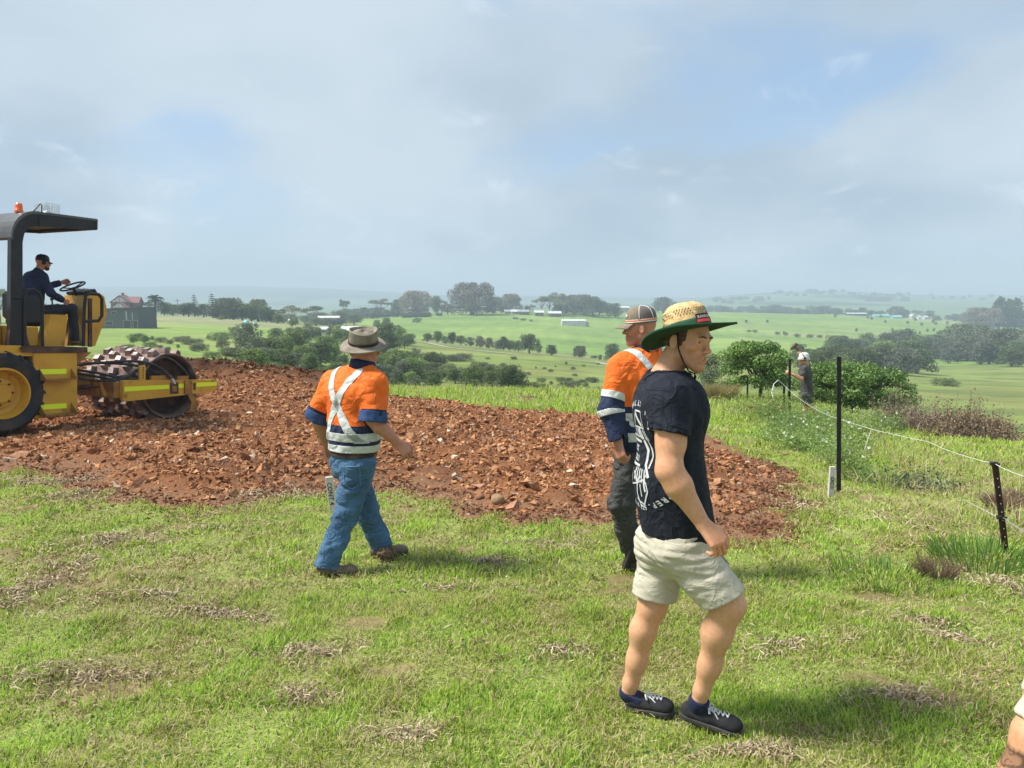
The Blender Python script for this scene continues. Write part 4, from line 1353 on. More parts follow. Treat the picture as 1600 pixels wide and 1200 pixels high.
m = MB(); m.prism([(1.55, 1.385), (1.68, 1.385), (1.78, 2.05), (1.68, 2.05)], 1, -.06, .06); fix_normals(m.build('steering_column', M_yel2, roller))
sw = MB()
c = np.array([1.70, 0, 2.46]); ax = np.array([-.45, 0, .9]); ax /= np.linalg.norm(ax); e1 = np.array([0, 1, 0]); e2 = np.cross(ax, e1)
sw.tube([c + .21 * (math.cos(a) * e1 + math.sin(a) * e2) for a in np.linspace(0, 2 * math.pi, 33)], .016, 8, cap=False)
for a in (0.4, 2.5, 4.6): sw.tube([c - ax * .04, c + .2 * (math.cos(a) * e1 + math.sin(a) * e2)], .011, 6)
sw.tube([c - ax * .3, c - ax * .02], .028, 8)
sw.build('steering_wheel', M_blk, roller, True)
# seat
m = MB(); m.box((.66, -.26, 1.72), (1.18, .26, 1.86), ch=.04); m.build('seat', M_seat, roller)
m = MB(); m.box((.60, -.25, 1.83), (.74, .25, 2.30), ch=.05); m.build('backrest', M_seat, roller)
# canopy frame: two bent posts, roof, rear sheet
def bent(lat, w=.10):
    prof_o = [(.14, 1.40), (.17, 3.12)] + [(.17 + .42 * (1 - math.cos(a)), 3.12 + .44 * math.sin(a)) for a in np.linspace(.2, math.pi / 2, 8)] + [(1.56, 3.575)]
    prof_i = [(1.56, 3.46), (.66, 3.37)] + [(.36 + .24 * (1 - math.cos(a)), 3.12 + .22 * math.sin(a)) for a in np.linspace(math.pi / 2, .1, 6)] + [(.345, 3.05), (.335, 1.40)]
    m = MB(); m.prism(prof_o + prof_i, 1, lat - w / 2, lat + w / 2); return fix_normals(m.build('canopy_post', M_blk, roller))


bent(-.80); bent(.80)
m = MB()
pr = [(.17, 3.10)] + [(.17 + .42 * (1 - math.cos(a)), 3.13 + .44 * math.sin(a)) for a in np.linspace(.15, math.pi / 2, 8)] + [(1.60, 3.60)]
pr2 = [(x + .02, z - .028) for x, z in pr][::-1]
m.prism([(x - .005, z + .01) for x, z in pr] + pr2, 1, -.862, .862)
fix_normals(m.build('canopy_roof', M_roofsun, roller))
m = MB(); m.box((1.54, -.86, 3.42), (1.62, .86, 3.61), ch=.02); m.prism([(.6, 3.34), (1.54, 3.42), (1.54, 3.57), (.6, 3.5)], 1, -.86, -.80); m.prism([(.6, 3.34), (1.54, 3.42), (1.54, 3.57), (.6, 3.5)], 1, .80, .86); m.prism([(.62, 3.40), (1.5, 3.47), (1.5, 3.50), (.62, 3.44)], 1, -.75, .75); m.build('canopy_edge', M_blk, roller)
m = MB(); m.prism([(.10, 1.40), (.45, 1.40), (.36, 1.75), (.16, 1.75)], 1, -.845, -.755); fix_normals(m.build('post_foot', M_darkst, roller))
# beacon and mesh guard with its little hoop
m = MB(); m.lathe([(0, 3.71), (.045, 3.705), (.055, 3.66), (.058, 3.60), (.066, 3.595), (.066, 3.56)], (.46, -.55, 0), n=16); m.build('beacon', M_org, roller, True)
cg = MB(); x0, x1, y0, y1, z0, z1 = .78, 1.02, -.72, -.44, 3.54, 3.76
for z in np.linspace(z0, z1, 9):
    cg.tube([(x0, y0, z), (x1, y0, z), (x1, y1, z), (x0, y1, z), (x0, y0, z)], .0028, 4, cap=False)
for a in np.linspace(0, 1, 7):
    for p in ((x0 + (x1 - x0) * a, y0), (x0 + (x1 - x0) * a, y1), (x1, y0 + (y1 - y0) * a), (x0, y0 + (y1 - y0) * a)):
        cg.tube([(p[0], p[1], z0), (p[0], p[1], z1)], .0028, 4)
lg = cg.build('light_guard', M_galv, roller)
m = MB(); m.lathe([(0, 3.66), (.06, 3.64), (.075, 3.58), (.075, 3.54)], (.9, -.58, 0), n=14); m.build('work_lamp', M_galv, roller, True)
m = MB(); m.tube([(.60, -.66, 3.56), (.68, -.66, 3.66), (.74, -.66, 3.74), (.765, -.66, 3.72), (.76, -.66, 3.6), (.73, -.66, 3.545)], .009, 6); m.build('lamp_wire', M_hose, roller, True)
# handrails
m = MB()
m.tube([(.36, -.86, 1.4), (.36, -.86, 2.18), (.40, -.86, 2.30), (.50, -.86, 2.32), (.60, -.86, 2.26), (.64, -.86, 2.12), (.64, -.86, 1.4)], .028, 8)
m.box((.38, -.87, 1.80), (.62, -.85, 2.22))
m.tube([(.17, -.84, 2.16), (.36, -.86, 2.16)], .02, 6); m.build('grab_rail', M_blk, roller, True, autosm=True)
m = MB()
m.tube([(1.34, -.86, 1.4), (1.36, -.86, 2.05), (1.38, -.86, 2.26), (1.44, -.86, 2.31), (1.62, -.86, 2.31), (1.68, -.86, 2.24), (1.68, -.86, 1.94), (1.62, -.86, 1.85), (1.37, -.86, 1.83)], .028, 8)
m.build('grab_rail', M_blk, roller, True, autosm=True)
m = MB(); m.box((1.60, -.62, 1.385), (1.66, -.58, 2.24)); m.build('console_leg', M_darkst, roller)
m = MB(); m.ball((2.0, -.2, 2.36), .035, 8, 6); m.build('warning_lamp', mat('lamp_red', (.7, .03, .03), rough=.3), roller, True)
# articulation joint
m = MB(); m.box((1.20, -.30, .58), (1.62, .30, .72)); m.box((1.20, -.30, .92), (1.62, .30, 1.0)); m.tube([(1.50, 0, .5), (1.50, 0, 1.08)], .09, 12); m.box((1.52, -.26, .62), (1.95, .26, .9)); m.box((1.28, -.34, .55), (1.34, .34, 1.0))
m.build('articulation_joint', M_yel2, roller)
m = MB(); m.tube([(1.0, -.30, .66), (1.75, -.42, .66)], .045, 8); m.tube([(1.5, -.38, .66), (1.9, -.5, .66)], .022, 8); m.build('steering_ram', M_darkst, roller, True, autosm=True)
# drum frame
DX, DZ = 3.10, .655
def beam(s):
    m = MB()
    y0, y1 = sorted((s * .935, s * 1.02))
    m.prism([(1.98, .44), (2.04, .42), (3.95, .50), (4.06, .56), (4.06, .72), (4.0, .75), (2.04, .80), (1.98, .78)], 1, y0, y1)
    return fix_normals(m.build('side_beam', M_yel, roller))
bm_n = beam(-1); beam(1)
m = MB(); m.box((1.86, -.935, .48), (1.98, .935, .76), ch=.01); m.build('cross_beam', M_yel2, roller)
m = MB(); m.box((3.95, -.935, .53), (4.06, .935, .72), ch=.01); m.build('cross_beam', M_yel2, roller)
for a_, b_ in ((2.0, 2.93), (3.14, 3.27), (3.40, 3.45), (3.55, 4.045)):
    z0 = .60 + (a_ - 2) * .012; z1 = .60 + (b_ - 2) * .012
    m = MB(); m.prism([(a_, z0), (b_, z1), (b_, z1 + .075), (a_, z0 + .085)], 1, -1.0235, -1.021); fix_normals(m.build('reflective_tape', M_hv, bm_n))
m = MB(); m.box((2.95, -1.03, .51), (3.13, -1.0215, .72)); m.build('axle_window', M_darkst, bm_n)
m = MB(); m.box((2.985, -1.045, .54), (3.085, -1.031, .66), ch=.005); m.build('motor_flange', M_yel2, bm_n)
m = MB(); m.box((3.48, -1.03, .56), (3.53, -1.0215, .70)); m.build('slot', M_darkst, bm_n)
m = MB(); m.box((3.26, -1.06, .50), (3.42, -1.0215, .76)); m.prism([(3.28, .56), (3.40, .56), (3.60, .28), (3.50, .12), (3.38, .16), (3.42, .32)], 1, -1.055, -1.0215); fix_normals(m.build('scraper_arm', M_yel2, roller))
m = MB(); m.box((2.32, -1.01, .79), (2.44, -.96, 1.06), ch=.008)
m.build('upright_bracket', M_yel, roller)
m = MB(); m.box((2.6, -.95, .77), (3.05, -.90, .86)); m.box((3.15, -.98, .76), (3.4, -.93, .84)); m.build('scraper_bar', M_yel2, roller)
for k in range(5):
    m = MB(); m.lathe([(0, -.012), (.012, -.01), (.012, .0)], (2.38, -1.012, .84 + k * .045), axis=1, n=6); m.build('bolt', M_darkst, roller)
# drum
dr = empty('drum', (0, 0, 0)); COL.objects.unlink(dr); bpy.data.objects.remove(dr)
m = MB()
hw = .84
m.lathe([(.56, -hw + .10), (.585, -hw + .02), (.60, -hw), (.625, -hw), (.625, hw), (.60, hw), (.56, hw - .1)], (DX, 0, DZ), axis=1, n=56)
m2 = MB(); m2.lathe([(.0, -hw + .30), (.25, -hw + .30), (.50, -hw + .28), (.578, -hw + .05)], (DX, 0, DZ), axis=1, n=56)
m.lathe([(.0, hw - .16), (.50, hw - .16), (.575, hw - .08)], (DX, 0, DZ), axis=1, n=56)
drum = fix_normals(m.build('drum', M_steel, roller, True, autosm=True)); m2.build('drum_end_plate', M_darkst, drum, True, autosm=True)
npad = 0
for row in range(16):
    a0 = row * 2 * math.pi / 16
    for j in range(5):
        yy_ = -.66 + j * .33
        a = a0 + (j % 2) * math.pi / 16
        m = MB()
        h_ = .105; l0, w0 = .085, .085
        V = []
        for rr, l_, w_ in ((.615, .085, .095), (.615 + h_, .055, .075)):
            for sx, sy in ((-1, -1), (1, -1), (1, 1), (-1, 1)):
                t_ = sx * l_; q = yy_ + sy * w_ + sx * .02
                V.append((DX + math.sin(a) * rr + math.cos(a) * t_, q, DZ + math.cos(a) * rr - math.sin(a) * t_))
        m.add(V, [(4, 5, 6, 7), (0, 1, 5, 4), (1, 2, 6, 5), (2, 3, 7, 6), (3, 0, 4, 7)])
        o = fix_normals(m.build('drum_pad', M_pad, drum)); o.data.materials.append(M_steel)
        for p in o.data.polygons:
            if p.index > 0: p.material_index = 1
m = MB(); m.lathe([(0, -.94), (.16, -.94), (.18, -.90), (.18, -.7)], (DX, 0, DZ), axis=1, n=24); m.lathe([(0, .94), (.18, .93), (.18, .7)], (DX, 0, DZ), axis=1, n=24); fix_normals(m.build('drum_hub', M_darkst, roller))
# hoses
hs = [[(1.35, -.25, 1.02), (1.9, -.55, 1.10), (2.5, -.80, 1.12), (2.85, -.92, .98), (3.02, -1.035, .72)],
      [(1.30, -.22, .98), (1.8, -.40, .86), (2.2, -.62, .80), (2.6, -.80, 1.06), (3.0, -.84, 1.20), (3.35, -.90, .96), (3.45, -.92, .80)],
      [(1.30, -.1, 1.0), (1.75, -.5, .93), (2.1, -.7, .84), (2.35, -.8, .88)],
      [(1.30, .0, 1.02), (1.9, -.3, 1.08), (2.4, -.6, 1.06), (2.7, -.82, .96), (2.95, -.86, .82)],
      [(1.28, -.3, .9), (1.62, -.6, .80), (1.95, -.85, .80), (2.3, -.9, .92)]]
for q in hs:
    P = np.array(q); t = np.linspace(0, len(P) - 1, 24)
    # catmull-rom
    pts = []
    for tt in t:
        i = min(int(tt), len(P) - 2); f = tt - i
        p0, p1, p2, p3 = P[max(i - 1, 0)], P[i], P[i + 1], P[min(i + 2, len(P) - 1)]
        pts.append(.5 * ((2 * p1) + (-p0 + p2) * f + (2 * p0 - 5 * p1 + 4 * p2 - p3) * f * f + (-p0 + 3 * p1 - 3 * p2 + p3) * f ** 3))
    m = MB(); m.tube(pts, .024, 8); m.build('hydraulic_hose', M_hose, roller, True)
m = MB(); m.tube([(2.98, -1.03, .80), (3.03, -1.045, .70)], .03, 8); m.build('hose_fitting', M_galv, roller)

# ------------------------------------------------------------------ smooth-blended bodies (distance fields turned into one continuous mesh)
def nv(a):
    a = np.array(a, float); return a / (np.linalg.norm(a) + 1e-12)


def f_cap(a, b, ra, rb, st=None):
    """tapered capsule; st=(direction, ratio) flattens it along that direction"""
    a = np.array(a, float); b = np.array(b, float); ab = b - a; L = ab @ ab + 1e-12
    if st is None:
        def f(P):
            t = np.clip((P - a) @ ab / L, 0, 1)
            return np.linalg.norm(P - a - t[:, None] * ab, axis=1) - (ra + (rb - ra) * t)
    else:
        d, q = nv(st[0]), st[1]
        def f(P):
            t = np.clip((P - a) @ ab / L, 0, 1)
            w = P - a - t[:, None] * ab
            w = w + ((w @ d) * (1 / q - 1))[:, None] * d
            return (np.linalg.norm(w, axis=1) - (ra + (rb - ra) * t)) * (q ** .35)
    return f


def f_ell(c, fr, rad):
    """ellipsoid in a frame of three axes"""
    c = np.array(c, float); M = np.array(fr, float); rad = np.array(rad, float)
    def f(P):
        q = (P - c) @ M.T / rad
        n = np.linalg.norm(q, axis=1)
        return (n - 1) * rad.min() * (1 + .0 * n) if False else (n - 1) * n / (np.linalg.norm(q / rad, axis=1) + 1e-9)
    return f


def smin(a, b, k):
    if k <= 0: return np.minimum(a, b)
    h = np.clip(.5 + .5 * (b - a) / k, 0, 1)
    return b + (a - b) * h - k * h * (1 - h)


def union(items):
    """items: (func, k); 'sub' carves"""
    def f(P):
        d = None
        for it in items:
            g, k = it[0], it[1]
            v = g(P)
            if d is None: d = v
            elif len(it) > 2: d = -smin(-d, v, k)     # smooth carve
            else: d = smin(d, v, k)
        return d
    return f


def polygonise(f, lo, hi, h, cb=6):
    lo = np.array(lo, float); hi = np.array(hi, float)
    nb = np.ceil((hi - lo) / (h * cb)).astype(int)
    n = nb * cb
    bc = [lo[i] + (np.arange(nb[i]) + .5) * h * cb for i in range(3)]
    G = np.stack(np.meshgrid(*bc, indexing='ij'), -1).reshape(-1, 3)
    cv = f(G).reshape(nb)
    act = np.abs(cv) < h * cb * .87 * 2.0
    F = np.repeat(np.repeat(np.repeat(cv, cb, 0), cb, 1), cb, 2).astype(np.float32)
    F = np.pad(F, ((0, 1), (0, 1), (0, 1)), mode='edge')
    Mk = np.zeros(F.shape, bool)
    A = np.repeat(np.repeat(np.repeat(act, cb, 0), cb, 1), cb, 2)
    Mk[:-1, :-1, :-1] |= A; Mk[1:, :-1, :-1] |= A; Mk[:-1, 1:, :-1] |= A; Mk[:-1, :-1, 1:] |= A; Mk[1:, 1:, 1:] |= A
    Mk[1:, 1:, :-1] |= A; Mk[1:, :-1, 1:] |= A; Mk[:-1, 1:, 1:] |= A
    idx = np.argwhere(Mk)
    for s in range(0, len(idx), 400000):
        q = idx[s:s + 400000]
        F[q[:, 0], q[:, 1], q[:, 2]] = f(lo + q * h)
    # surface nets
    S = F < 0
    cnt = np.zeros(tuple(n), np.int8)
    for dx in (0, 1):
        for dy in (0, 1):
            for dz in (0, 1):
                cnt += S[dx:dx + n[0], dy:dy + n[1], dz:dz + n[2]]
    cell = (cnt > 0) & (cnt < 8)
    ci = np.argwhere(cell)
    vid = -np.ones(tuple(n), np.int64)
    vid[tuple(ci.T)] = np.arange(len(ci))
    acc = np.zeros((len(ci), 3)); w = np.zeros(len(ci))
    cr = [(a, b, c) for a in (0, 1) for b in (0, 1) for c in (0, 1)]
    for p in cr:
        for ax in range(3):
            if p[ax] == 1: continue
            q = list(p); q[ax] = 1
            A_ = F[ci[:, 0] + p[0], ci[:, 1] + p[1], ci[:, 2] + p[2]]; B_ = F[ci[:, 0] + q[0], ci[:, 1] + q[1], ci[:, 2] + q[2]]
            m = (A_ < 0) != (B_ < 0)
            t = np.where(m, A_ / (A_ - B_ + 1e-12), 0)
            e = np.tile(np.array(p, float), (len(ci), 1)); e[:, ax] = t
            acc[m] += e[m]; w[m] += 1
    V = lo + (ci + acc / w[:, None]) * h
    faces = []
    for ax in range(3):
        o = [i for i in range(3) if i != ax]
        sl1 = [slice(1, n[0]), slice(1, n[1]), slice(1, n[2])]; sl1[ax] = slice(0, n[ax])
        sl2 = list(sl1); sl2[ax] = slice(1, n[ax] + 1)
        a, b = S[tuple(sl1)], S[tuple(sl2)]
        e = np.argwhere(a != b)
        off = np.ones(3, int); off[ax] = 0
        e = e + off
        flip = S[e[:, 0], e[:, 1], e[:, 2]]
        def vv(d1, d2):
            q = e.copy(); q[:, o[0]] -= d1; q[:, o[1]] -= d2
            return vid[q[:, 0], q[:, 1], q[:, 2]]
        quad = np.stack([vv(0, 0), vv(1, 0), vv(1, 1), vv(0, 1)], -1)
        if ax == 1: flip = ~flip
        quad = np.where(flip[:, None], quad, quad[:, ::-1])
        faces.append(quad)
    Fq_ = np.concatenate(faces)
    Fq_ = Fq_[(Fq_ >= 0).all(1)]
    return V, Fq_


def vnormals(V, Fq_):
    n = np.zeros_like(V)
    c = np.cross(V[Fq_[:, 2]] - V[Fq_[:, 0]], V[Fq_[:, 3 if Fq_.shape[1] > 3 else 1]] - V[Fq_[:, 1 if Fq_.shape[1] > 3 else 0]])
    for k in range(Fq_.shape[1]): np.add.at(n, Fq_[:, k], c)
    return n / (np.linalg.norm(n, axis=1)[:, None] + 1e-12)


def clip_mesh(V, faces, g, off=0.0, Nn=None):
    """keep the part where g < 0, cutting faces cleanly; optional push along normals"""
    val = g(V)
    if Nn is None: Nn = vnormals(V, faces)
    V2 = V + Nn * off
    inside = val < 0
    cnt = inside[faces].sum(1)
    full = faces[cnt == faces.shape[1]]
    out = [tuple(f) for f in full]
    extra = []; ek = {}
    nV = len(V)
    for f in faces[(cnt > 0) & (cnt < faces.shape[1])]:
        poly = []
        L = len(f)
        for i in range(L):
            a, b = int(f[i]), int(f[(i + 1) % L])
            if inside[a]: poly.append(a)
            if inside[a] != inside[b]:
                k = (min(a, b), max(a, b))
                if k not in ek:
                    t = val[a] / (val[a] - val[b]); ek[k] = nV + len(extra)
                    extra.append(V2[a] * (1 - t) + V2[b] * t)
                poly.append(ek[k])
        if len(poly) > 2: out.append(tuple(poly))
    VV = np.concatenate([V2, np.array(extra).reshape(-1, 3)])
    used_ = np.unique(np.array([i for f in out for i in f], int)) if out else np.zeros(0, int)
    rm = -np.ones(len(VV), int); rm[used_] = np.arange(len(used_))
    return VV[used_], [tuple(int(rm[i]) for i in f) for f in out]


def thicken(o, t):
    md = o.modifiers.new('cloth_thickness', 'SOLIDIFY'); md.thickness = t; md.offset = 1.0
    return o


def hand_parts(w, d, n, side, curl, s=1.0, spread=.05, thumb=(.5, .5)):
    """palm and five fingers as capsules. d: hand direction, n: out of the back of the hand, side: +1/-1 where the thumb sits along d x n"""
    d = nv(d); n = np.array(n, float); n = nv(n - d * (n @ d)); t = np.cross(d, n) * side
    out = []
    kn = [.033, .011, -.011, -.031]
    lens = [.078, .086, .080, .062]
    for i in range(4):
        k = w + d * (.088 - .006 * abs(i - 1)) * s + t * kn[i] * s + n * .002
        out.append((f_cap(w + t * kn[i] * .55 * s, k, .0145 * s, .0125 * s), .012))
    out.append((f_cap(w + t * .0 * s, w + d * .06 * s, .024 * s, .022 * s, (n, .6)), .012))
    for i in range(4):
        k = w + d * (.090 - .006 * abs(i - 1)) * s + t * kn[i] * s + n * .001
        L = lens[i] * s
        c = curl[i] if hasattr(curl, '__len__') else curl
        ang = 0; p = k; dirf = d
        fan = t * spread * (1.5 - i)
        for seg, (fl, ca, r0, r1) in enumerate(((.46, .55, .0098, .0090), (.30, 1.0, .0090, .0082), (.24, .75, .0080, .0066))):
            ang += ca * c
            dd = nv(math.cos(ang) * d - math.sin(ang) * n + fan)
            q = p + dd * L * fl
            out.append((f_cap(p, q, r0 * s, r1 * s), .0035))
            p = q
    a = w + d * .022 * s + t * .022 * s
    b_ = a + nv(d * .8 + t * .75 - n * .3 * thumb[0]) * .042 * s
    c_ = b_ + nv(d * 1.0 + t * .25 - n * .5 * thumb[1]) * .030 * s
    e_ = c_ + nv(d * 1.0 - t * .1 - n * .7 * thumb[1]) * .024 * s
    out += [(f_cap(a, b_, .0145 * s, .0115 * s), .012), (f_cap(b_, c_, .0110 * s, .0098 * s), .004), (f_cap(c_, e_, .0096 * s, .0078 * s), .003)]
    return out


def head_parts(o, f, u, s=1.0, neck_to=None, neck_r=.060, mouth_open=False, jaw=1.0, gaunt=0.):
    """o: between the ears; f: face direction; u: up through the crown"""
    f = nv(f); u = nv(np.array(u) - f * (np.array(u) @ f)); l = np.cross(u, f)
    fr = np.array([f, l, u])
    def q(a, b, c): return o + (f * a + l * b + u * c) * s
    P = [(f_ell(q(-.012, 0, .035), fr, np.array([.100, .078, .088]) * s), 0),
         (f_cap(q(.030, 0, .0), q(.040, 0, -.070), .060 * s, .046 * s, (l, .98)), .03),
         (f_cap(q(.010, .052, -.060), q(.070, .014, -.103), .020 * s * jaw, .017 * s * jaw), .022),
         (f_cap(q(.010, -.052, -.060), q(.070, -.014, -.103), .020 * s * jaw, .017 * s * jaw), .022),
         (f_cap(q(.074, -.008, -.104), q(.074, .008, -.104), .0185 * s, .0185 * s), .014),
         (f_ell(q(.052, .044, -.018), fr, np.array([.030, .024, .022]) * s), .02), (f_ell(q(.052, -.044, -.018), fr, np.array([.030, .024, .022]) * s), .02),
         (f_cap(q(.080, -.036, .022), q(.080, .036, .022), .0145 * s, .0145 * s), .014),
         (f_ell(q(.064, 0, -.062), fr, np.array([.034, .034, .032]) * s), .016),
         (f_ell(q(.094, .033, .003), fr, np.array([.014, .017, .012]) * s), .010, 'sub'), (f_ell(q(.094, -.033, .003), fr, np.array([.014, .017, .012]) * s), .010, 'sub'),
         (f_cap(q(.086, 0, .014), q(.110, 0, -.028), .0085 * s, .0105 * s), .010),
         (f_ell(q(.113, 0, -.031), fr, np.array([.0115, .012, .010]) * s), .006),
         (f_ell(q(.100, .0125, -.036), fr, np.array([.012, .0085, .0075]) * s), .005), (f_ell(q(.100, -.0125, -.036), fr, np.array([.012, .0085, .0075]) * s), .005),
         (f_cap(q(.094, -.017, -.0575), q(.094, .017, -.0575), .0068 * s, .0068 * s), .005),
         (f_cap(q(.091, -.016, -.076), q(.091, .016, -.076), .0082 * s, .0082 * s), .005)]
    if mouth_open:
        P.append((f_cap(q(.100, -.020, -.0630), q(.100, .020, -.0630), .0052 * s, .0052 * s), .003, 'sub')); P.append((f_ell(q(.100, 0, -.0675), fr, np.array([.014, .017, .0060]) * s), .003, 'sub'))
    else:
        P.append((f_ell(q(.106, 0, -.0662), fr, np.array([.009, .022, .0016]) * s), .002, 'sub'))
    for sg in (1, -1):
        a = q(-.006, sg * .078, -.008)
        ef = np.array([nv(f * .94 - l * sg * .34), nv(l * sg * .94 + f * .34), u])
        P.append((f_ell(a + l * sg * .008 * s, ef, np.array([.019, .0075, .032]) * s), .006))
        P.append((f_ell(a + l * sg * .015 * s + f * .004 * s + u * .003 * s, ef, np.array([.010, .0065, .017]) * s), .004, 'sub'))
        P.append((f_cap(q(.086, sg * .024, .0125), q(.080, sg * .044, .0085), .0052 * s, .0048 * s), .003))
        P.append((f_cap(q(.084, sg * .024, -.0045), q(.079, sg * .043, -.0050), .0040 * s, .0040 * s), .003))
    if neck_to is not None:
        P.append((f_cap(q(-.028, 0, -.030), neck_to, neck_r * s, neck_r * 1.12), .022))
    return P, q, fr


def eyes(q, fr, s, parent, base):
    Mw = mat('eye_white', (.42, .38, .34), rough=.3, spec=.6); Mi = mat('eye_dark', (.05, .035, .02), rough=.1, spec=.6)
    for sg in (1, -1):
        m = MB(); c = q(.0728, sg * .0325, .0030); m.ball(c, .0118 * s, 14, 10); e = m.build('eye', Mw, parent, True, off=base)
        m = MB(); m.ball(c + fr[0] * .0068 * s, .0066 * s, 10, 8); m.build('iris', Mi, e, True, off=base)


class Fig:
    """one person: body mesh on top, clothing as its children; everything is given in world coordinates"""
    def __init__(s, base, label, skin):
        s.base = np.array(base, float); s.label = label; s.skin = skin

    def body(s, parts, lo, hi, h, col=None, name='person'):
        V, F = polygonise(union(parts), lo, hi, h)
        c = None
        if col is not None: c = col(V)
        else: c = np.ones((len(V), 3))
        me = mesh_np(name, V - s.base, F, True, c)
        s.o = link(name, me, s.skin)
        s.o.location = s.base
        tag(s.o, s.label, 'person')
        s.bodyV = V; s.bodyF = F
        return s.o

    def part(s, name, V, F, mt, parent=None, smooth=True, thick=0):
        o = link(name, mesh_np(name, V - s.base, F, smooth), mt, parent or s.o)
        if thick: thicken(o, thick)
        return o

    def cloth(s, name, f, lo, hi, h, mt, parent=None):
        V, F = polygonise(f, lo, hi, h)
        o = s.part(name, V, F, mt, parent)
        return o, V, F


def carve_hem(f, plane_p, plane_n, wall, inner_depth=.05):
    """cut a cloth volume flat at a plane and hollow it a little from there; keeps the side plane_n points away from"""
    pp = np.array(plane_p, float); pn = nv(plane_n)
    def g(P):
        d = f(P); s_ = (P - pp) @ pn
        a = np.maximum(d, s_)
        inner = np.maximum(d + wall, -(s_ + inner_depth))
        return np.maximum(a, -inner)
    return g


def wr(amp, seed, k, st=None):
    """cloth wrinkles: ridged warped noise, optionally stretched"""
    def f(P):
        Q = P if st is None else P * np.array(st)
        n = snoise(Q, seed, 6, k); n2 = snoise(Q, seed + 3, 6, k * 2.1)
        return amp * ((1 - np.abs(n)) ** 2 - .5) + amp * .35 * n2
    return f


def shoe(fig, heel, toe, up, mt_up, mt_sole, laces=None, wid=.047, high=.075, boot=0.0, ankle=None, h=.005, sole_t=.022):
    heel = np.array(heel, float); toe = np.array(toe, float); d = nv(toe - heel); up = nv(np.array(up) - d * (np.array(up) @ d)); l = np.cross(up, d)
    L = np.linalg.norm(toe - heel)
    a = heel + d * wid * .85; b = toe - d * wid * .9; mid = heel + d * L * .45
    zc = up * (sole_t + .012)
    P = [(f_cap(a + zc, b + zc, wid * .78, wid * .92, (up, .72)), 0), (f_cap(a + up * high * .62, mid + up * high * .55, wid * .72, wid * .66), .03),
         (f_cap(b - d * .02 + up * (sole_t + .018), b + up * (sole_t + .012), wid * .8, wid * .74, (up, .75)), .02)]
    if ankle is not None:
        P.append((f_cap(a + up * .05, np.array(ankle), wid * .86, wid * .82), .03))
    fu = union(P)
    def up_f(Q):
        v = fu(Q); z = (Q - heel) @ up
        top = (Q - (heel + up * (high + boot))) @ nv(up + d * -.0)
        return np.maximum(np.maximum(v, -(z - sole_t * .8)), top)
    lo = np.minimum(heel, toe) - .12; hi = np.maximum(heel, toe) + .14 + up * boot
    V, F = polygonise(up_f, lo, hi, h)
    o = fig.part('shoe' if boot == 0 else 'boot', V, F, mt_up)
    def so_f(Q):
        z = (Q - heel) @ up
        v = f_cap(a + up * sole_t * .5, b + up * sole_t * .5, wid * .88, wid * 1.0)(Q)
        mid_ = f_cap(mid + up * sole_t * .5, b + up * sole_t * .5, wid * .84, wid * .98)(Q)
        v = smin(v, mid_, .01)
        return np.maximum(np.maximum(v, z - sole_t), -z)
    V, F = polygonise(so_f, lo, hi, h)
    fig.part('sole', V, F, mt_sole, o)
    if laces:
        m = MB()
        bv = BVHTree.FromPolygons([Vector(v) for v in (lambda q: q)(np.array(polygonise(up_f, lo, hi, h * 1.5)[0]))], [tuple(x) for x in polygonise(up_f, lo, hi, h * 1.5)[1].tolist()])
        def on(pt):
            r_ = bv.ray_cast(Vector(pt + up * .15), Vector(-up))
            return np.array(r_[0]) + up * .003 if r_[0] is not None else pt + up * .05
        for k in range(5):
            c = heel + d * L * (.46 + .075 * k)
            m.tube([on(c + l * .017), on(c), on(c - l * .017)], .0042, 6)
            if k < 4:
                c2 = heel + d * L * (.46 + .075 * (k + 1))
                m.tube([on(c + l * .015), on(c2 - l * .015)], .0036, 6)
        c = heel + d * L * .44
        for sg in (1, -1):
            p0 = on(c)
            m.tube([p0, p0 + l * sg * .022 + up * .016, p0 + l * sg * .042 + up * .002 + d * .01, p0 + l * sg * .03 - up * .004 + d * .012, p0], .003, 6)
            m.tube([p0, p0 + l * sg * .02 + d * .03, on(c + l * sg * .036 + d * .05)], .003, 6)
        m.build('laces', laces, o, True, off=fig.base)
    return o


def disc_mesh(c, fr, rings, n=72):
    """a turned shape with a free radius/height per direction: rings = [(f(theta)->(radius_x, radius_y, height)), ...]"""
    V = []
    for rg in rings:
        for k in range(n):
            th = 2 * math.pi * k / n
            rx, ry, hz_ = rg(th)
            V.append(c + fr[0] * rx * math.cos(th) + fr[1] * ry * math.sin(th) + fr[2] * hz_)
    F = [(i * n + k, i * n + (k + 1) % n, (i + 1) * n + (k + 1) % n, (i + 1) * n + k) for i in range(len(rings) - 1) for k in range(n)]
    return np.array(V), F


M_skin1 = mat('skin_tan', (.66, .355, .205), (.60, .300, .165), rough=.5, scale=60, attr='mul', bump=.12, bscale=160, bdist=.002, sss=.12, spec=.35)  # tanned skin's own colour, finely mottled
M_skin2 = mat('skin_ruddy', (.50, .235, .155), (.44, .19, .12), rough=.55, scale=24, attr='mul', bump=.12, bscale=160, bdist=.002, sss=.1, spec=.35)
M_hair = mat('hair_brown', (.055, .03, .018), (.10, .06, .035), rough=.7, scale=60, bump=.5, bscale=200, bdist=.003)

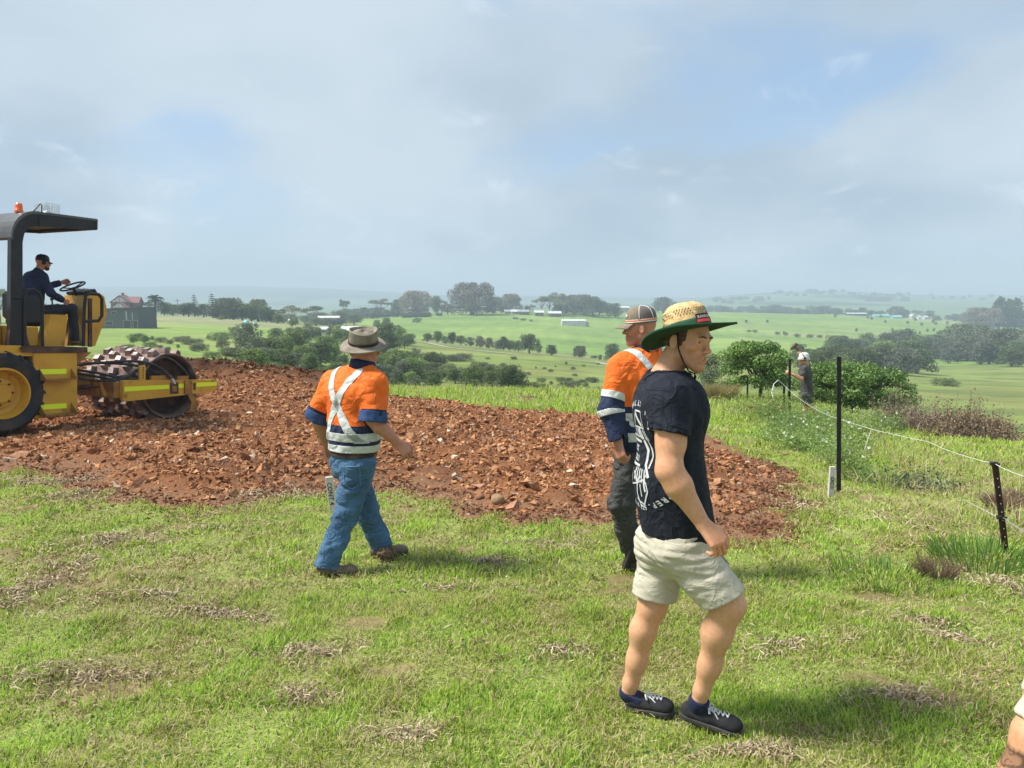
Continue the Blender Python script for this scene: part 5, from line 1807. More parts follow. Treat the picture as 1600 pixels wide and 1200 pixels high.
# ================================================================== man in straw hat, navy t-shirt and stone shorts
Y1 = 3.30
fd = R(4)
pf = np.array([math.cos(fd), math.sin(fd), 0]); pr_ = np.array([pf[1], -pf[0], 0]); UP = np.array([0, 0, 1.0])
A = lambda u, v, dy=0.0: at(u, v, Y1 + dy)
P1 = Fig((A(1075, 1100)[0], Y1, gz(A(1075, 1100)[0], Y1)), 'man in straw hat, navy printed t-shirt and stone shorts, nearest the camera', M_skin1)
shN, shF = A(1046, 622, -.185), A(1042, 612, .185)
elN, wrN = A(1046, 735, -.27), A(1098, 818, -.30)
elF, wrF = A(1060, 728, .26), A(1082, 790, .16)
neckb = A(1042, 588, .0); hd = A(1074, 532, -.03)
chest = A(1046, 660); waist = A(1046, 745); pelv = A(1061, 836)
hipN, hipF = A(1068, 856, -.095), A(1040, 850, .08)
knN, anN = A(1138, 945, -.16), A(1097, 1078, -.10)
knF, anF = A(1020, 945, .06), A(986, 1066, .09)
ff = nv([math.cos(R(-48)), math.sin(R(-48)), -.10])
hp, hq, hfr = head_parts(hd, ff, (.08, .02, 1), 1.0, neck_to=neckb + (-.012, 0, -.01), neck_r=.056, mouth_open=True, jaw=1.12)
fl = (pf, .70)
torso = [(f_cap(pelv + UP * .02, waist, .165, .158, (pf, .72)), 0), (f_cap(waist, chest + UP * .03, .155, .182, (pf, .70)), .06),
         (f_cap(chest + UP * .06 - pr_ * .07, chest + UP * .06 + pr_ * .07, .115, .115), .08),
         (f_cap(neckb - UP * .03, shN - UP * .01, .062, .066), .06), (f_cap(neckb - UP * .03, shF - UP * .01, .062, .066), .06)]
skin_t = [(f_cap(pelv, chest, .12, .13, (pf, .7)), 0)]
fore = elN + (wrN - elN) * .30 + np.array([-.004, 0, .004])
arms = [(f_cap(shN, elN, .065, .052), .03), (f_cap(shN + (elN - shN) * .25 + pf * .012, shN + (elN - shN) * .62 + pf * .012, .061, .055), .03),
        (f_cap(elN, fore, .050, .053), .03), (f_cap(fore, wrN, .052, .030, ((.2, -1, 0), .9)), .03), (f_cap(elN + (-.018, 0, -.004), elN + (-.014, 0, .02), .030, .03), .02),
        (f_cap(shF, elF, .058, .050), .03), (f_cap(elF, wrF, .050, .030), .03)]
hn = nv([.45, -.80, .45])
hdir = nv(A(1121, 846, -.33) - wrN)
hand = hand_parts(wrN + hdir * .006, hdir, hn, -1, (.95, 1.0, 1.05, 1.12), 1.08, .05)
handF = hand_parts(wrF, nv([.3, 0, -1]), (0, 1, 0), 1, .6, 1.0)
def leg(hip, kn, an, back, k=1.0):
    d = nv(an - kn)
    ca = kn + (an - kn) * .32 - back * .012
    return [(f_cap(hip, kn, .090, .065 * k), .03), (f_cap(kn, ca, .064 * k, .059 * k), .05), (f_cap(ca, kn + (an - kn) * .72, .059 * k, .044), .05),
            (f_cap(kn + (an - kn) * .7, an, .044, .036), .04),
            (f_cap(an, an + d * .05, .035, .034), .02), (f_cap(an - pr_ * .014, an - pr_ * .018 + d * .0, .022, .02), .01)]
legs = leg(hipN, knN, anN, pf) + leg(hipF, knF, anF, pf, .90)
parts = hp + [(skin_t[0][0], .05)] + [(f_cap(neckb - UP * .02, shN, .055, .055), .04), (f_cap(neckb - UP * .02, shF, .055, .055), .04)] + arms + hand + handF + legs


def skincol1(V):
    c = np.ones((len(V), 3))
    q = (V - hd) @ hfr.T
    def spot(cx, cy, cz, r, col, k=1.0):
        w = np.exp(-(((q - (cx, cy, cz)) / r) ** 2).sum(1)) * k
        c[:] = c * (1 - w[:, None]) + np.array(col) * w[:, None]
    spot(.10, 0, -.067, (.03, .023, .011), (.95, .52, .50))
    spot(.112, 0, -.03, (.02, .02, .02), (1.0, .72, .68), .6)
    for sg in (1, -1): spot(.075, sg * .045, -.025, (.03, .025, .022), (1.0, .74, .70), .5)
    # stubble
    beard = sstep(-.035, -.06, q[:, 2]) * sstep(-.14, -.12, q[:, 2]) * sstep(-.03, .02, q[:, 0]) * (1 - np.exp(-(((q - (.1, 0, -.067)) / (.03, .022, .010)) ** 2).sum(1)))
    c[:] = c * (1 - .40 * beard[:, None]) + np.array([.50, .40, .34]) * .40 * beard[:, None]
    # redder hand, elbow
    d = np.linalg.norm(V - (wrN + hdir * .10), axis=1); w = np.exp(-(d / .06) ** 2)[:, None]; c[:] = c * (1 - w * .5) + np.array([1.05, .72, .66]) * w * .5
    d = np.linalg.norm(V - elN, axis=1); w = np.exp(-(d / .04) ** 2)[:, None]; c[:] = c * (1 - w * .25) + np.array([1.0, .75, .7]) * w * .25
    low = (V[:, 2] < pelv[2] - .1)[:, None]
    return np.where(low, c * np.array([1.05, 1.1, 1.12]), c)


lo = np.array([A(960, 600)[0], Y1 - .48, gz(1, Y1) - .03]); hi = np.array([A(1190, 600)[0], Y1 + .42, hd[2] + .16])
P1.body(parts, lo, hi, .0046, skincol1)
eyes(hq, hfr, 1.0, P1.o, P1.base)
m = MB(); m.ball(hq(.088, 0, -.0645), (.008, .015, .0045), 10, 6)
tv = np.concatenate(m.V); tv = hq(.084, 0, -.0640) + ((tv - hq(.088, 0, -.0645)) @ np.array(np.eye(3))); m.V = [tv]
m.build('teeth', mat('teeth', (.70, .66, .58), rough=.3), P1.o, True, off=P1.base)
for sg in (1, -1):
    m = MB()
    m.tube([hq(.1005, sg * .014, .0235), hq(.0985, sg * .024, .0265), hq(.0955, sg * .035, .0280), hq(.0870, sg * .050, .0225)], [.0034, .0042, .0042, .0024], 6)
    m.build('eyebrow', mat('brow_hair', (.13, .075, .04), rough=.9), P1.o, True, off=P1.base)

# hair: sides, temples and nape under the hat
def hair_f(P):
    base_ = f_ell(hq(-.014, 0, .035), hfr, (.107, .0855, .094))(P)
    base_ = smin(base_, f_cap(hq(-.055, 0, -.02), hq(-.060, 0, -.055), .058, .045)(P), .03)
    q = (P - hd) @ hfr.T
    line = np.maximum(q[:, 0] - (.040 - .35 * np.clip(-q[:, 2] + .02, 0, .2)), -(q[:, 2] + .052 + .35 * np.clip(q[:, 0], -.2, .0)))
    line = np.minimum(line, np.maximum(np.maximum(q[:, 0] - .040, -(q[:, 2] + .035)), -(q[:, 0] - .018)))
    return np.maximum(base_ + .0015 * np.sin(P[:, 2] * 900 + 30 * P[:, 0]), line)
V, F = polygonise(hair_f, hd - .16, hd + .16, .005)
P1.part('hair', V, F, M_hair)

# --- t-shirt
M_tee = mat('tshirt_navy', (.010, .0125, .022), (.016, .020, .032), rough=.85, scale=5, fold=.7, fscale=8, bump=.25, bscale=600, bdist=.0006, spec=.25)
gro = .018
def tor(g):
    return [(f_cap(pelv + UP * .0, waist, .178 + g, .160 + g, (pf, .84)), 0), (f_cap(waist, chest + UP * .02, .158 + g, .182 + g, (pf, .72)), .06),
            (f_cap(chest + UP * .07 - pr_ * .07, chest + UP * .07 + pr_ * .07, .112 + g, .112 + g), .08),
            (f_cap(neckb - UP * .035 , shN - UP * .012, .060 + g * .6, .068 + g), .06), (f_cap(neckb - UP * .035, shF - UP * .012, .060 + g * .6, .068 + g), .06)]
slN_end = shN + (elN - shN) * .50; slF_end = shF + (elF - shF) * .6
def sleeve(a, e, end):
    d = nv(e - a)
    return carve_hem(lambda P: f_cap(a - d * .02, end + d * .1, .080, .086, (pr_, 1.0))(P), end, nv(d + pf * -.16), .012, .06)
tee_t = union(tor(gro))
hem_n = nv(np.array([-.03, 0, -1]))
w1 = wr(.009, 5, 8, (1.0, 1.0, .55)); w2 = wr(.006, 9, 19)
tee_body = carve_hem(lambda P: tee_t(P) + w1(P) * .9 + w2(P) * .5, A(1055, 829), hem_n, .008, .05)
neck_ax = nv(hd - neckb + np.array([-.01, 0, .0]))
def tee_f(P):
    d = tee_body(P)
    for s_ in ((shN, elN, slN_end), (shF, elF, slF_end)):
        d = smin(d, sleeve(*s_)(P) + w1(P[:, [1, 2, 0]]) * .9 + w2(P) * .6, .028)
    # drag lines from the armpit
    rel = P - neckb
    ax = rel @ neck_ax; rad = np.linalg.norm(rel - ax[:, None] * neck_ax, axis=1)
    d = np.maximum(d, -np.maximum(rad - .078, -(ax + .03)))
    return d
V, F = polygonise(tee_f, lo, hi, .0048)
tee = P1.part('tshirt', V, F, M_tee)
TV, TF = V, F
nn_ = vnormals(V, F)
rel = V - neckb
def collar_g(P):
    rel = P - neckb; ax = rel @ neck_ax; rad = np.linalg.norm(rel - ax[:, None] * neck_ax, axis=1)
    return np.maximum(rad - .094, -(ax + .05))
V2, F2 = clip_mesh(TV, TF, collar_g, .0022, nn_)
P1.part('collar', V2, F2, M_tee, tee, thick=.002)

# --- print on the back
M_print = mat('white_print', (.56, .57, .58), rough=.8)
tb = BVHTree.FromPolygons([Vector(v) for v in TV], TF.tolist())
bk = nv(-pf + pr_ * .12); bx = nv(np.cross(UP, bk) * 1.0)     # bx: to the right when looking at the back
bc = A(990, 700) + pf * .0
bc = chest * .5 + waist * .5 - pf * .0 + UP * .005


def project(V2d, F, nm, parent, mt, lift=.0018, org=None, sub=.012):
    """lay a flat drawing on the cloth: 2-D metres (right, up) on the back"""
    out = []
    for x, y in np.array(V2d) * (.86, .92):
        o_ = org + bx * x + UP * y + bk * .5
        r_ = tb.ray_cast(Vector(o_), Vector(-bk))
        out.append(np.array(r_[0]) + bk * lift * .6 + np.array(r_[1]) * lift if r_[0] is not None else None)
    ok = [f for f in F if all(out[i] is not None for i in f)]
    V = np.array([p if p is not None else (0, 0, 0) for p in out])
    o = link(nm, mesh_np(nm, V - P1.base, ok, False), mt, parent)
    return o


def text2d(s_, size, pos, rot=0.0, arc=None):
    """letters as flat polygons; arc=(centre, radius, start angle, direction, spacing)"""
    V = []; F = []
    def glyph(ch):
        cu = bpy.data.curves.new('t', 'FONT'); cu.body = ch; cu.size = size; cu.resolution_u = 2
        cu.fill_mode = 'FRONT'; cu.offset = size * .018
        ob = bpy.data.objects.new('t', cu); COL.objects.link(ob)
        dg = bpy.context.evaluated_depsgraph_get(); me = bpy.data.meshes.new_from_object(ob.evaluated_get(dg))
        v = np.array([(q.co.x, q.co.y) for q in me.vertices]); f = [tuple(p.vertices) for p in me.polygons]
        bpy.data.objects.remove(ob); bpy.data.meshes.remove(me); bpy.data.curves.remove(cu)
        return v, f
    if arc is None:
        v, f = glyph(s_)
        c, s2 = math.cos(rot), math.sin(rot)
        v = v - [v[:, 0].mean() * 0 + (v[:, 0].max() + v[:, 0].min()) / 2, 0]
        v = v @ np.array([[c, s2], [-s2, c]]) + pos
        return v.tolist(), f
    (cx, cy), rad, a0, dr_, sp_ = arc
    a = a0
    for ch in s_:
        if ch != ' ':
            v, f = glyph(ch)
            v = v - [(v[:, 0].max() + v[:, 0].min()) / 2, 0 if dr_ < 0 else 0]
            th = a - math.pi / 2 if dr_ < 0 else a + math.pi / 2
            c, s2 = math.cos(th), math.sin(th)
            v = v @ np.array([[c, s2], [-s2, c]]) + [cx + rad * math.cos(a), cy + rad * math.sin(a)]
            F += [tuple(i + len(V) for i in q) for q in f]; V += v.tolist()
        a += dr_ * sp_ / rad * (.55 if ch in ' .I' else 1.0)
    return V, F


def stroke(pts, w, closed=False):
    pts = [np.array(p, float) for p in pts]
    if closed: pts = pts + [pts[0]]
    V = []; F = []
    for a, b in zip(pts[:-1], pts[1:]):
        L = np.linalg.norm(b - a); n_ = max(1, int(L / .012)); d = (b - a) / (L + 1e-9); nr_ = np.array([-d[1], d[0]]) * w / 2
        for k in range(n_):
            p = a + d * (L * k / n_ - w * .25 * (k == 0)); q = a + d * (L * (k + 1) / n_ + w * .25 * (k == n_ - 1)); i = len(V)
            V += [p - nr_, q - nr_, q + nr_, p + nr_]; F.append((i, i + 1, i + 2, i + 3))
    return [tuple(v) for v in V], F


PV, PF = [], []
def addp(t_):
    v, f = t_
    PF.extend([tuple(i + len(PV) for i in q) for q in f]); PV.extend([tuple(x) for x in v])
S_ = 1.0
GR = [(text2d('WALLS', .036, (0, 0), arc=((0, .02), .20, R(118), -1, .030))),
  (text2d('FLOORS', .036, (0, 0), arc=((0, .02), .20, R(58), -1, .030))),
  (text2d('NO PREP. STRIPT B', .034, (0, 0), arc=((0, -.03), .215, R(-22), -1, .026)))]
for gv, gf in GR: project(gv, gf, 'print_lettering', tee, M_print, org=bc + UP * -.005 + bx * .03)
PV, PF = [], []
addp(text2d('EST', .042, (-.055, .0))); addp(text2d('2021', .042, (-.055, -.045)))
addp(stroke([(-.115, .052), (.0, .052)], .012)); addp(stroke([(-.115, -.062), (.0, -.062)], .012)); addp(stroke([(-.115, .075), (-.01, .075)], .008))
# drawn tool shapes: trowel, tub, brush
addp(stroke([(-.035, .195), (.035, .195), (.05, .12), (-.05, .12)], .008, True)); addp(stroke([(-.03, .18), (.025, .13)], .014)); addp(stroke([(0, .12), (0, .085), (.02, .07)], .014))
for k in range(6): addp(stroke([(-.06 + k * .022, .11), (-.045 + k * .024, .07)], .009))
addp(stroke([(.03, .06), (.06, .02), (.055, -.05), (.085, -.1)], .016)); addp(stroke([(.055, .08), (.095, .0), (.08, -.06)], .009))
for k in range(5): addp(stroke([(-.03 + k * .02, -.075), (-.05 + k * .028, -.135)], .010))
addp(stroke([(-.085, -.09), (-.11, -.17), (-.02, -.15), (.05, -.12), (.075, -.09)], .007)); addp(stroke([(-.055, -.10), (-.02, -.14), (.02, -.11)], .012))
addp(stroke([(-.01, -.135), (-.02, -.20), (-.005, -.235), (.055, -.235), (.085, -.17), (.07, -.13)], .008)); addp(stroke([(-.022, -.22), (.01, -.25), (.065, -.248)], .007)); addp(stroke([(.02, -.15), (.03, -.20)], .016)); addp(stroke([(.05, -.12), (.07, -.17)], .011))
project(PV, PF, 'print_drawing', tee, M_print, org=bc + UP * -.005 + bx * .03)

# --- shorts
M_sh = mat('shorts_stone', (.56, .52, .42), (.47, .44, .35), rough=.9, scale=4, fold=.42, fscale=7.5, bump=.35, bscale=350, bdist=.0008)
endN = hipN + (knN - hipN) * .88; endF = hipF + (knF - hipF) * .86
w3 = wr(.007, 33, 9, (.7, .7, 1.6)); w4 = wr(.006, 39, 17, (.6, .6, 1.9))
def lg(a, e, end, r0, r1):
    d = nv(e - a)
    return carve_hem(lambda P: f_cap(a, end + d * .12, r0, r1)(P), end, nv(d * .9 + np.array([0, 0, -.28])), .012, .06)
def sh_f(P):
    d = f_cap(pelv + UP * .06, pelv - UP * .03, .166, .160, (pf, .86))(P)
    for a, e, end in ((hipN, knN, endN), (hipF, knF, endF)):
        d = smin(d, lg(a, e, end, .112, .098)(P), .03)
    d = smin(d, f_cap(hipN - pf * .045, hipF - pf * .045, .098, .098)(P), .05)
    near_hem = np.minimum(np.linalg.norm(P - endN, axis=1), np.linalg.norm(P - endF, axis=1))
    fade = sstep(.09, .17, near_hem); d = d + (w3(P) + w4(P) * 1.2) * (.12 + .88 * fade)
    top = P[:, 2] - (pelv[2] + .075)
    return np.maximum(d, top)
V, F = polygonise(sh_f, lo, hi, .005)
sho = P1.part('shorts', V, F, M_sh)
SV, SF = V, F; sn = vnormals(V, F)
sb_ = BVHTree.FromPolygons([Vector(v) for v in SV], SF.tolist())
def onsh(pt):
    r_ = sb_.ray_cast(Vector(pt + np.array([0, -.4, 0])), Vector((0, 1, 0)))
    return np.array(r_[0]) + np.array([0, -.003, 0]) if r_[0] is not None else pt
m = MB(); m.tube([onsh(A(1122 + t * 16, 862 + t * 18, -.1)) for t in np.linspace(0, 1, 6)], .0025, 5); m.build('pocket_opening', mat('seam_dark', (.06, .055, .05)), sho, off=P1.base)

# --- shoes, socks
M_shoe = mat('shoe_black_suede', (.012, .012, .015), (.028, .028, .032), rough=.9, scale=20, bump=.3, bscale=300, bdist=.001)
M_sole = mat('shoe_sole_black', (.03, .03, .032), (.05, .048, .045), rough=.6, scale=12)
M_lace = mat('white_lace', (.66, .66, .64), rough=.9)
M_sock = mat('navy_sock', (.010, .014, .045), (.02, .028, .07), rough=.95, scale=90, stretch=(1, 1, 4))
gN = at(1062, 1112, Y1 - .06)
zN = gz(.9, Y1 - .08)
hN = A(1064, 1101, -.04); tN = A(1159, 1124, -.16); hN[2] = gz(hN[0], hN[1]) + .045; tN[2] = gz(tN[0], tN[1]) + .005
hF = A(977, 1084, .10); tF = A(1053, 1088, .02); hF[2] = gz(hF[0], hF[1]) + .002; tF[2] = gz(tF[0], tF[1]) + .012
for hh, tt, an in ((hN, tN, anN), (hF, tF, anF)):
    shoe(P1, hh, tt, UP, M_shoe, M_sole, M_lace, wid=.049, high=.070, ankle=None, h=.0045, sole_t=.026)
    d = nv(an - (knN if an is anN else knF))
    cbase = hh * .72 + tt * .28 + UP * .05
    V, F = polygonise(lambda P: np.maximum(union([(f_cap(an + d * .035, an + d * .06, .0380, .040), 0), (f_cap(an + d * .03, cbase, .04, .045), .02)])(P), -((P - (an + d * .045)) @ d)), an - .1, an + .11, .004)
    P1.part('sock', V, F, M_sock)

# --- wide straw hat
M_straw = mat('straw', (.74, .55, .27), (.52, .35, .15), rough=.75, scale=55, lo=.4, hi=.6, stretch=(1, 1, 5), bump=.8, bscale=120, bdist=.003, c3=(.82, .68, .42), s3=30)
M_green = mat('hat_green', (.012, .065, .035), (.02, .09, .05), rough=.8, scale=20)
M_greenu = mat('hat_green_lining', (.010, .045, .020), (.014, .06, .028), rough=.9, scale=15)
hu = nv(hfr[2] + hfr[0] * -.30 + hfr[1] * .22)
hu = nv(np.array([-.20, .23, 1.0])); hfw = nv(ff - hu * (ff @ hu)); hl = np.cross(hu, hfw); hf3 = np.array([hfw, hl, hu])
hc = hq(-.012, 0, .052)
ir = (.104, .088)
def brim(t, dz=0):
    def g(th):
        R_ = .205 + .008 * math.cos(2 * th)
        rx = ir[0] + (R_ - ir[0]) * t; ry = ir[1] + (.19 - ir[1]) * t
        return rx, ry, -.012 - .030 * t + .020 * t * t + dz + .020 * t * t * math.sin(th) ** 2 - .014 * t * t * math.cos(th) ** 2
    return g
V, F = disc_mesh(hc, hf3, [brim(t) for t in np.linspace(0, 1, 9)] + [brim(1.0, -.004)] + [brim(t, -.004) for t in np.linspace(.97, 0, 9)])
hat = P1.part('hat', V, F, M_straw)
V, F = disc_mesh(hc, hf3, [brim(t, -.0065) for t in np.linspace(0, 1.004, 9)] + [brim(1.012, -.001), brim(1.010, .003), brim(.985, .0035)])
P1.part('brim_lining', V, F, M_greenu, hat)
def crn(t):
    hgt = -.012 + .112 * t
    def g(th):
        k = 1 - .12 * t - (.0 if t < .7 else .24 * ((t - .7) / .3) ** 2)
        dip = 0
        if t > .8: dip = 0
        w_ = .0014 * math.sin(th * 60 + t * 200)
        return ir[0] * k + w_, ir[1] * k * (1 - .06 * t) + w_, hgt - .004 * t * math.cos(2 * th)
    return g
ringl = [crn(t) for t in np.linspace(0, 1, 24)]
ringl += [lambda th, q=q: (ir[0] * .64 * q, ir[1] * .60 * q, .100 + .012 * (1 - q) - .022 * max(0, 1 - abs(math.sin(th)) * 1.2) * q * 0) for q in (.92, .8, .6, .3, .02)]
V, F = disc_mesh(hc, hf3, ringl, 96)
crn_o = P1.part('hat_crown', V, F, M_straw, hat)
# open weave: dark slots in slanting rows round the crown
m = MB(); M_slot = mat('weave_gap', (.05, .035, .02))
for row in range(3):
    for k in range(46):
        th = k * 2 * math.pi / 46 + row * .06
        t = .50 + row * .095
        g = crn(t)(th); g2 = crn(t + .06)(th + .05)
        p = hc + hfw * g[0] * 1.012 * math.cos(th) + hl * g[1] * 1.012 * math.sin(th) + hu * g[2]
        q = hc + hfw * g2[0] * 1.012 * math.cos(th + .05) + hl * g2[1] * 1.012 * math.sin(th + .05) + hu * g2[2]
        if (k + row) % 7: m.tube([p, q], .0013, 4)
m.build('weave_slots', M_slot, crn_o, off=P1.base)
V, F = disc_mesh(hc, hf3, [(lambda th, z=z: (ir[0] * 1.03 - .05 * (z + .012) , ir[1] * 1.035 - .05 * (z + .012), z)) for z in (-.013, 0, .012, .022)])
P1.part('hat_band', V, F, M_green, hat, thick=.002)
# badge
import_th = math.atan2(-(np.array([.55, -1, 0]) @ hl) * -1, np.array([.55, -1, 0]) @ hfw)
def bpt(th, z, o_=.0): return hc + hfw * (ir[0] * 1.05 + o_) * math.cos(th) + hl * (ir[1] * 1.06 + o_) * math.sin(th) + hu * z
th0 = math.atan2(np.array([.50, -1, 0]) @ hl, np.array([.50, -1, 0]) @ hfw)
def badge(z0, z1, a0, a1, o_, mt, nm, par):
    n_ = 8; V = []
    for k in range(n_ + 1):
        th = th0 + a0 + (a1 - a0) * k / n_
        V += [bpt(th, z0, o_), bpt(th, z1, o_)]
    F = [(2 * k, 2 * k + 2, 2 * k + 3, 2 * k + 1) for k in range(n_)]
    return P1.part(nm, np.array(V), F, mt, par, False, thick=.001)
bd = badge(-.004, .036, -.34, .34, .003, mat('badge_black', (.03, .02, .03)), 'badge', hat)
badge(.0, .012, -.31, .31, .0055, mat('badge_red', (.60, .06, .07)), 'badge_stripe', bd)
tv, tf = text2d('BUNNINGS', .0105, (0, 0))
tv = np.array(tv); V = []
for x, y in tv:
    th = th0 + x / .098
    V.append(bpt(th, .0175 + y * 1.5, .0055))
P1.part('badge_lettering', np.array(V), tf, M_print, bd, False)
# chin cord with toggle, loose end hanging
M_cord = mat('black_cord', (.012, .012, .012), rough=.8)
sgn = -1
pts = [hq(.012, -.094, .035), hq(.014, -.090, 0), hq(.022, -.082, -.04), hq(.040, -.066, -.085), hq(.056, -.040, -.122), hq(.060, 0, -.133), hq(.056, .04, -.122), hq(.035, .07, -.08), hq(.012, .094, .03)]
m = MB(); m.tube(pts, .0032, 6); m.build('chin_cord', M_cord, hat, True, off=P1.base)
m = MB(); a = hq(.062, 0, -.135); m.tube([a, a + (.004, 0, -.03), a + (.006, 0, -.075), a + (.0, 0, -.088)], .0028, 6); m.ball(a + (.002, 0, -.012), (.006, .006, .012), 8, 6); m.build('cord_toggle', M_cord, hat, True, off=P1.base)

# ================================================================== the other people, from one set of helpers
M_orange = mat('hivis_orange', (.88, .165, .012), (.80, .135, .009), rough=.75, scale=6, fold=.8, fscale=7, bump=.2, bscale=400, bdist=.0006)
M_navy = mat('workwear_navy', (.012, .020, .055), (.020, .032, .085), rough=.85, scale=6, fold=.7, fscale=8, bump=.25, bscale=300, bdist=.0008)
M_tape = mat('reflective_silver', (.62, .63, .61), (.52, .53, .52), rough=.5, scale=30, fold=.35, fscale=9, bump=.15, bscale=60, bdist=.001)
M_denim = mat('denim_blue', (.075, .165, .290), (.042, .098, .185), rough=.9, scale=5, fold=.9, fscale=9, bump=.4, bscale=260, bdist=.001, c3=(.14, .25, .37), s3=3.5)
M_dkden = mat('dark_trouser', (.020, .024, .034), (.035, .040, .052), rough=.9, scale=6, bump=.3)
M_char = mat('charcoal_trouser', (.040, .041, .042), (.065, .066, .066), rough=.9, scale=5, fold=.9, fscale=9, bump=.35, bscale=120)
M_boot = mat('boot_suede', (.22, .17, .12), (.14, .105, .075), rough=.9, scale=20, bump=.3)
M_bootd = mat('boot_dark', (.035, .025, .02), (.07, .05, .04), rough=.8, scale=20, bump=.3)
M_felt = mat('hat_felt', (.19, .160, .120), (.28, .245, .195), rough=.9, scale=16, bump=.4, bscale=90, bdist=.002)
M_felt_l = mat('hat_trim', (.27, .24, .18), rough=.8)
M_leather = mat('belt_leather', (.045, .025, .015), rough=.6)
M_taupe = mat('cap_taupe', (.24, .19, .14), (.20, .155, .11), rough=.85, scale=30)
M_mesh = mat('cap_mesh', (.16, .135, .125), (.11, .09, .085), rough=.9, scale=140)


class Rig:
    def __init__(s, J, pf, tw=.19, tf=.70, wa=.165, pe=.165, ar=1.0, lr=1.0, sh=.062):
        s.J = J; s.pf = nv(pf); s.pr = np.array([s.pf[1], -s.pf[0], 0]); s.UP = np.array([0, 0, 1.0])
        s.tw, s.tf, s.wa, s.pe, s.ar, s.lr, s.sh = tw, tf, wa, pe, ar, lr, sh

    def torso(s, g, bottom=0.0):
        J = s.J; U_ = s.UP; pf = s.pf
        sl = nv(J['shR'] - J['shL'])
        ch = J['chest']; top = (J['shR'] + J['shL']) / 2 - U_ * .03
        sep_ = np.linalg.norm(J['shR'] - J['shL']) * .5 - .10
        return [(f_cap(J['pelvis'] + U_ * bottom, J['waist'], s.pe + g, s.wa + g, (pf, s.tf + .06)), 0),
                (f_cap(J['waist'], ch, s.wa + g, s.tw + g, (pf, s.tf)), .06),
                (f_cap(top - sl * sep_ - U_ * .03, top + sl * sep_ - U_ * .03, .112 + g, .112 + g), .08),
                (f_cap(J['neck'] - U_ * .03, J['shL'] - U_ * .005, s.sh + g * .6, .064 + g), .06), (f_cap(J['neck'] - U_ * .03, J['shR'] - U_ * .005, s.sh + g * .6, .064 + g), .06)]

    def skin(s, head, hands=True, curl=(.9, .95, 1.0, 1.05), hn=None, handdir=None, foot=False):
        J = s.J; a = s.ar; L = s.lr
        P = list(head) + [(f_cap(J['pelvis'], J['chest'], .11, .12, (s.pf, .7)), .04)]
        for q in 'LR':
            sh, el, w = J['sh' + q], J['el' + q], J['wr' + q]
            f_ = el + (w - el) * .28
            P += [(f_cap(J['neck'] - s.UP * .02, sh, .052, .052), .04), (f_cap(sh, el, .056 * a, .046 * a), .03), (f_cap(el, f_, .045 * a, .049 * a), .025), (f_cap(f_, w, .049 * a, .029 * a), .025)]
            if hands:
                hd_ = nv(handdir[q]) if handdir and q in handdir else nv(w - el)
                n_ = hn[q] if hn and q in hn else (s.pr if q == 'R' else -s.pr)
                c = curl[q] if isinstance(curl, dict) else curl
                sd_ = np.sign(np.cross(hd_, n_) @ s.pf) or 1
                P += hand_parts(w + hd_ * .005, hd_, n_, sd_, c, 1.0 * min(a, 1.08), .03)
            hip, kn, an = J['hip' + q], J['kn' + q], J['an' + q]
            d = nv(an - kn)
            P += [(f_cap(hip, kn, .082 * L, .056 * L), .03), (f_cap(kn, kn + (an - kn) * .35 - s.pf * .01, .055 * L, .053 * L), .03), (f_cap(kn + (an - kn) * .35 - s.pf * .01, an, .053 * L, .034 * L), .03), (f_cap(an, an + d * .05, .034, .03), .01)]
        return P


def box_of(J, pad=.2):
    P = np.array(list(J.values())); return P.min(0) - pad, P.max(0) + pad


def neck_cut(nb, ax, r=.080, dep=.03):
    def g(P):
        rel = P - nb; a = rel @ ax; rad = np.linalg.norm(rel - a[:, None] * ax, axis=1)
        return np.maximum(rad - r, -(a + dep))
    return g


def collar_band(fig, parent, nb, ax, mt, r=.078, h0=-.035, h1=.035, flare=.012, name='collar', fwd=None):
    """a stand-and-fall shirt collar, open a little at the front"""
    fwd = nv(fwd - ax * (fwd @ ax)); l = np.cross(ax, fwd)
    V = []; n = 40; rows = ((h0, r + .004), (h1, r - .006), (h1 + .004, r - .002), (h1 - .014, r + flare * .8), (h0 + .008, r + flare * 1.5))
    for hh, rr in rows:
        for k in range(n + 1):
            th = R(28) + (2 * math.pi - R(56)) * k / n
            dip = .012 * math.cos(th)
            V.append(nb + fwd * rr * math.cos(th) + l * rr * math.sin(th) + ax * (hh - dip))
    F = [(i * (n + 1) + k, i * (n + 1) + k + 1, (i + 1) * (n + 1) + k + 1, (i + 1) * (n + 1) + k) for i in range(len(rows) - 1) for k in range(n)]
    return fig.part(name, np.array(V), F, mt, parent, thick=.003)


def seg_t(P, a, b):
    ab = b - a; t = (P - a) @ ab / (ab @ ab); d = np.linalg.norm(P - a - np.clip(t, 0, 1)[:, None] * ab, axis=1)
    return t, d


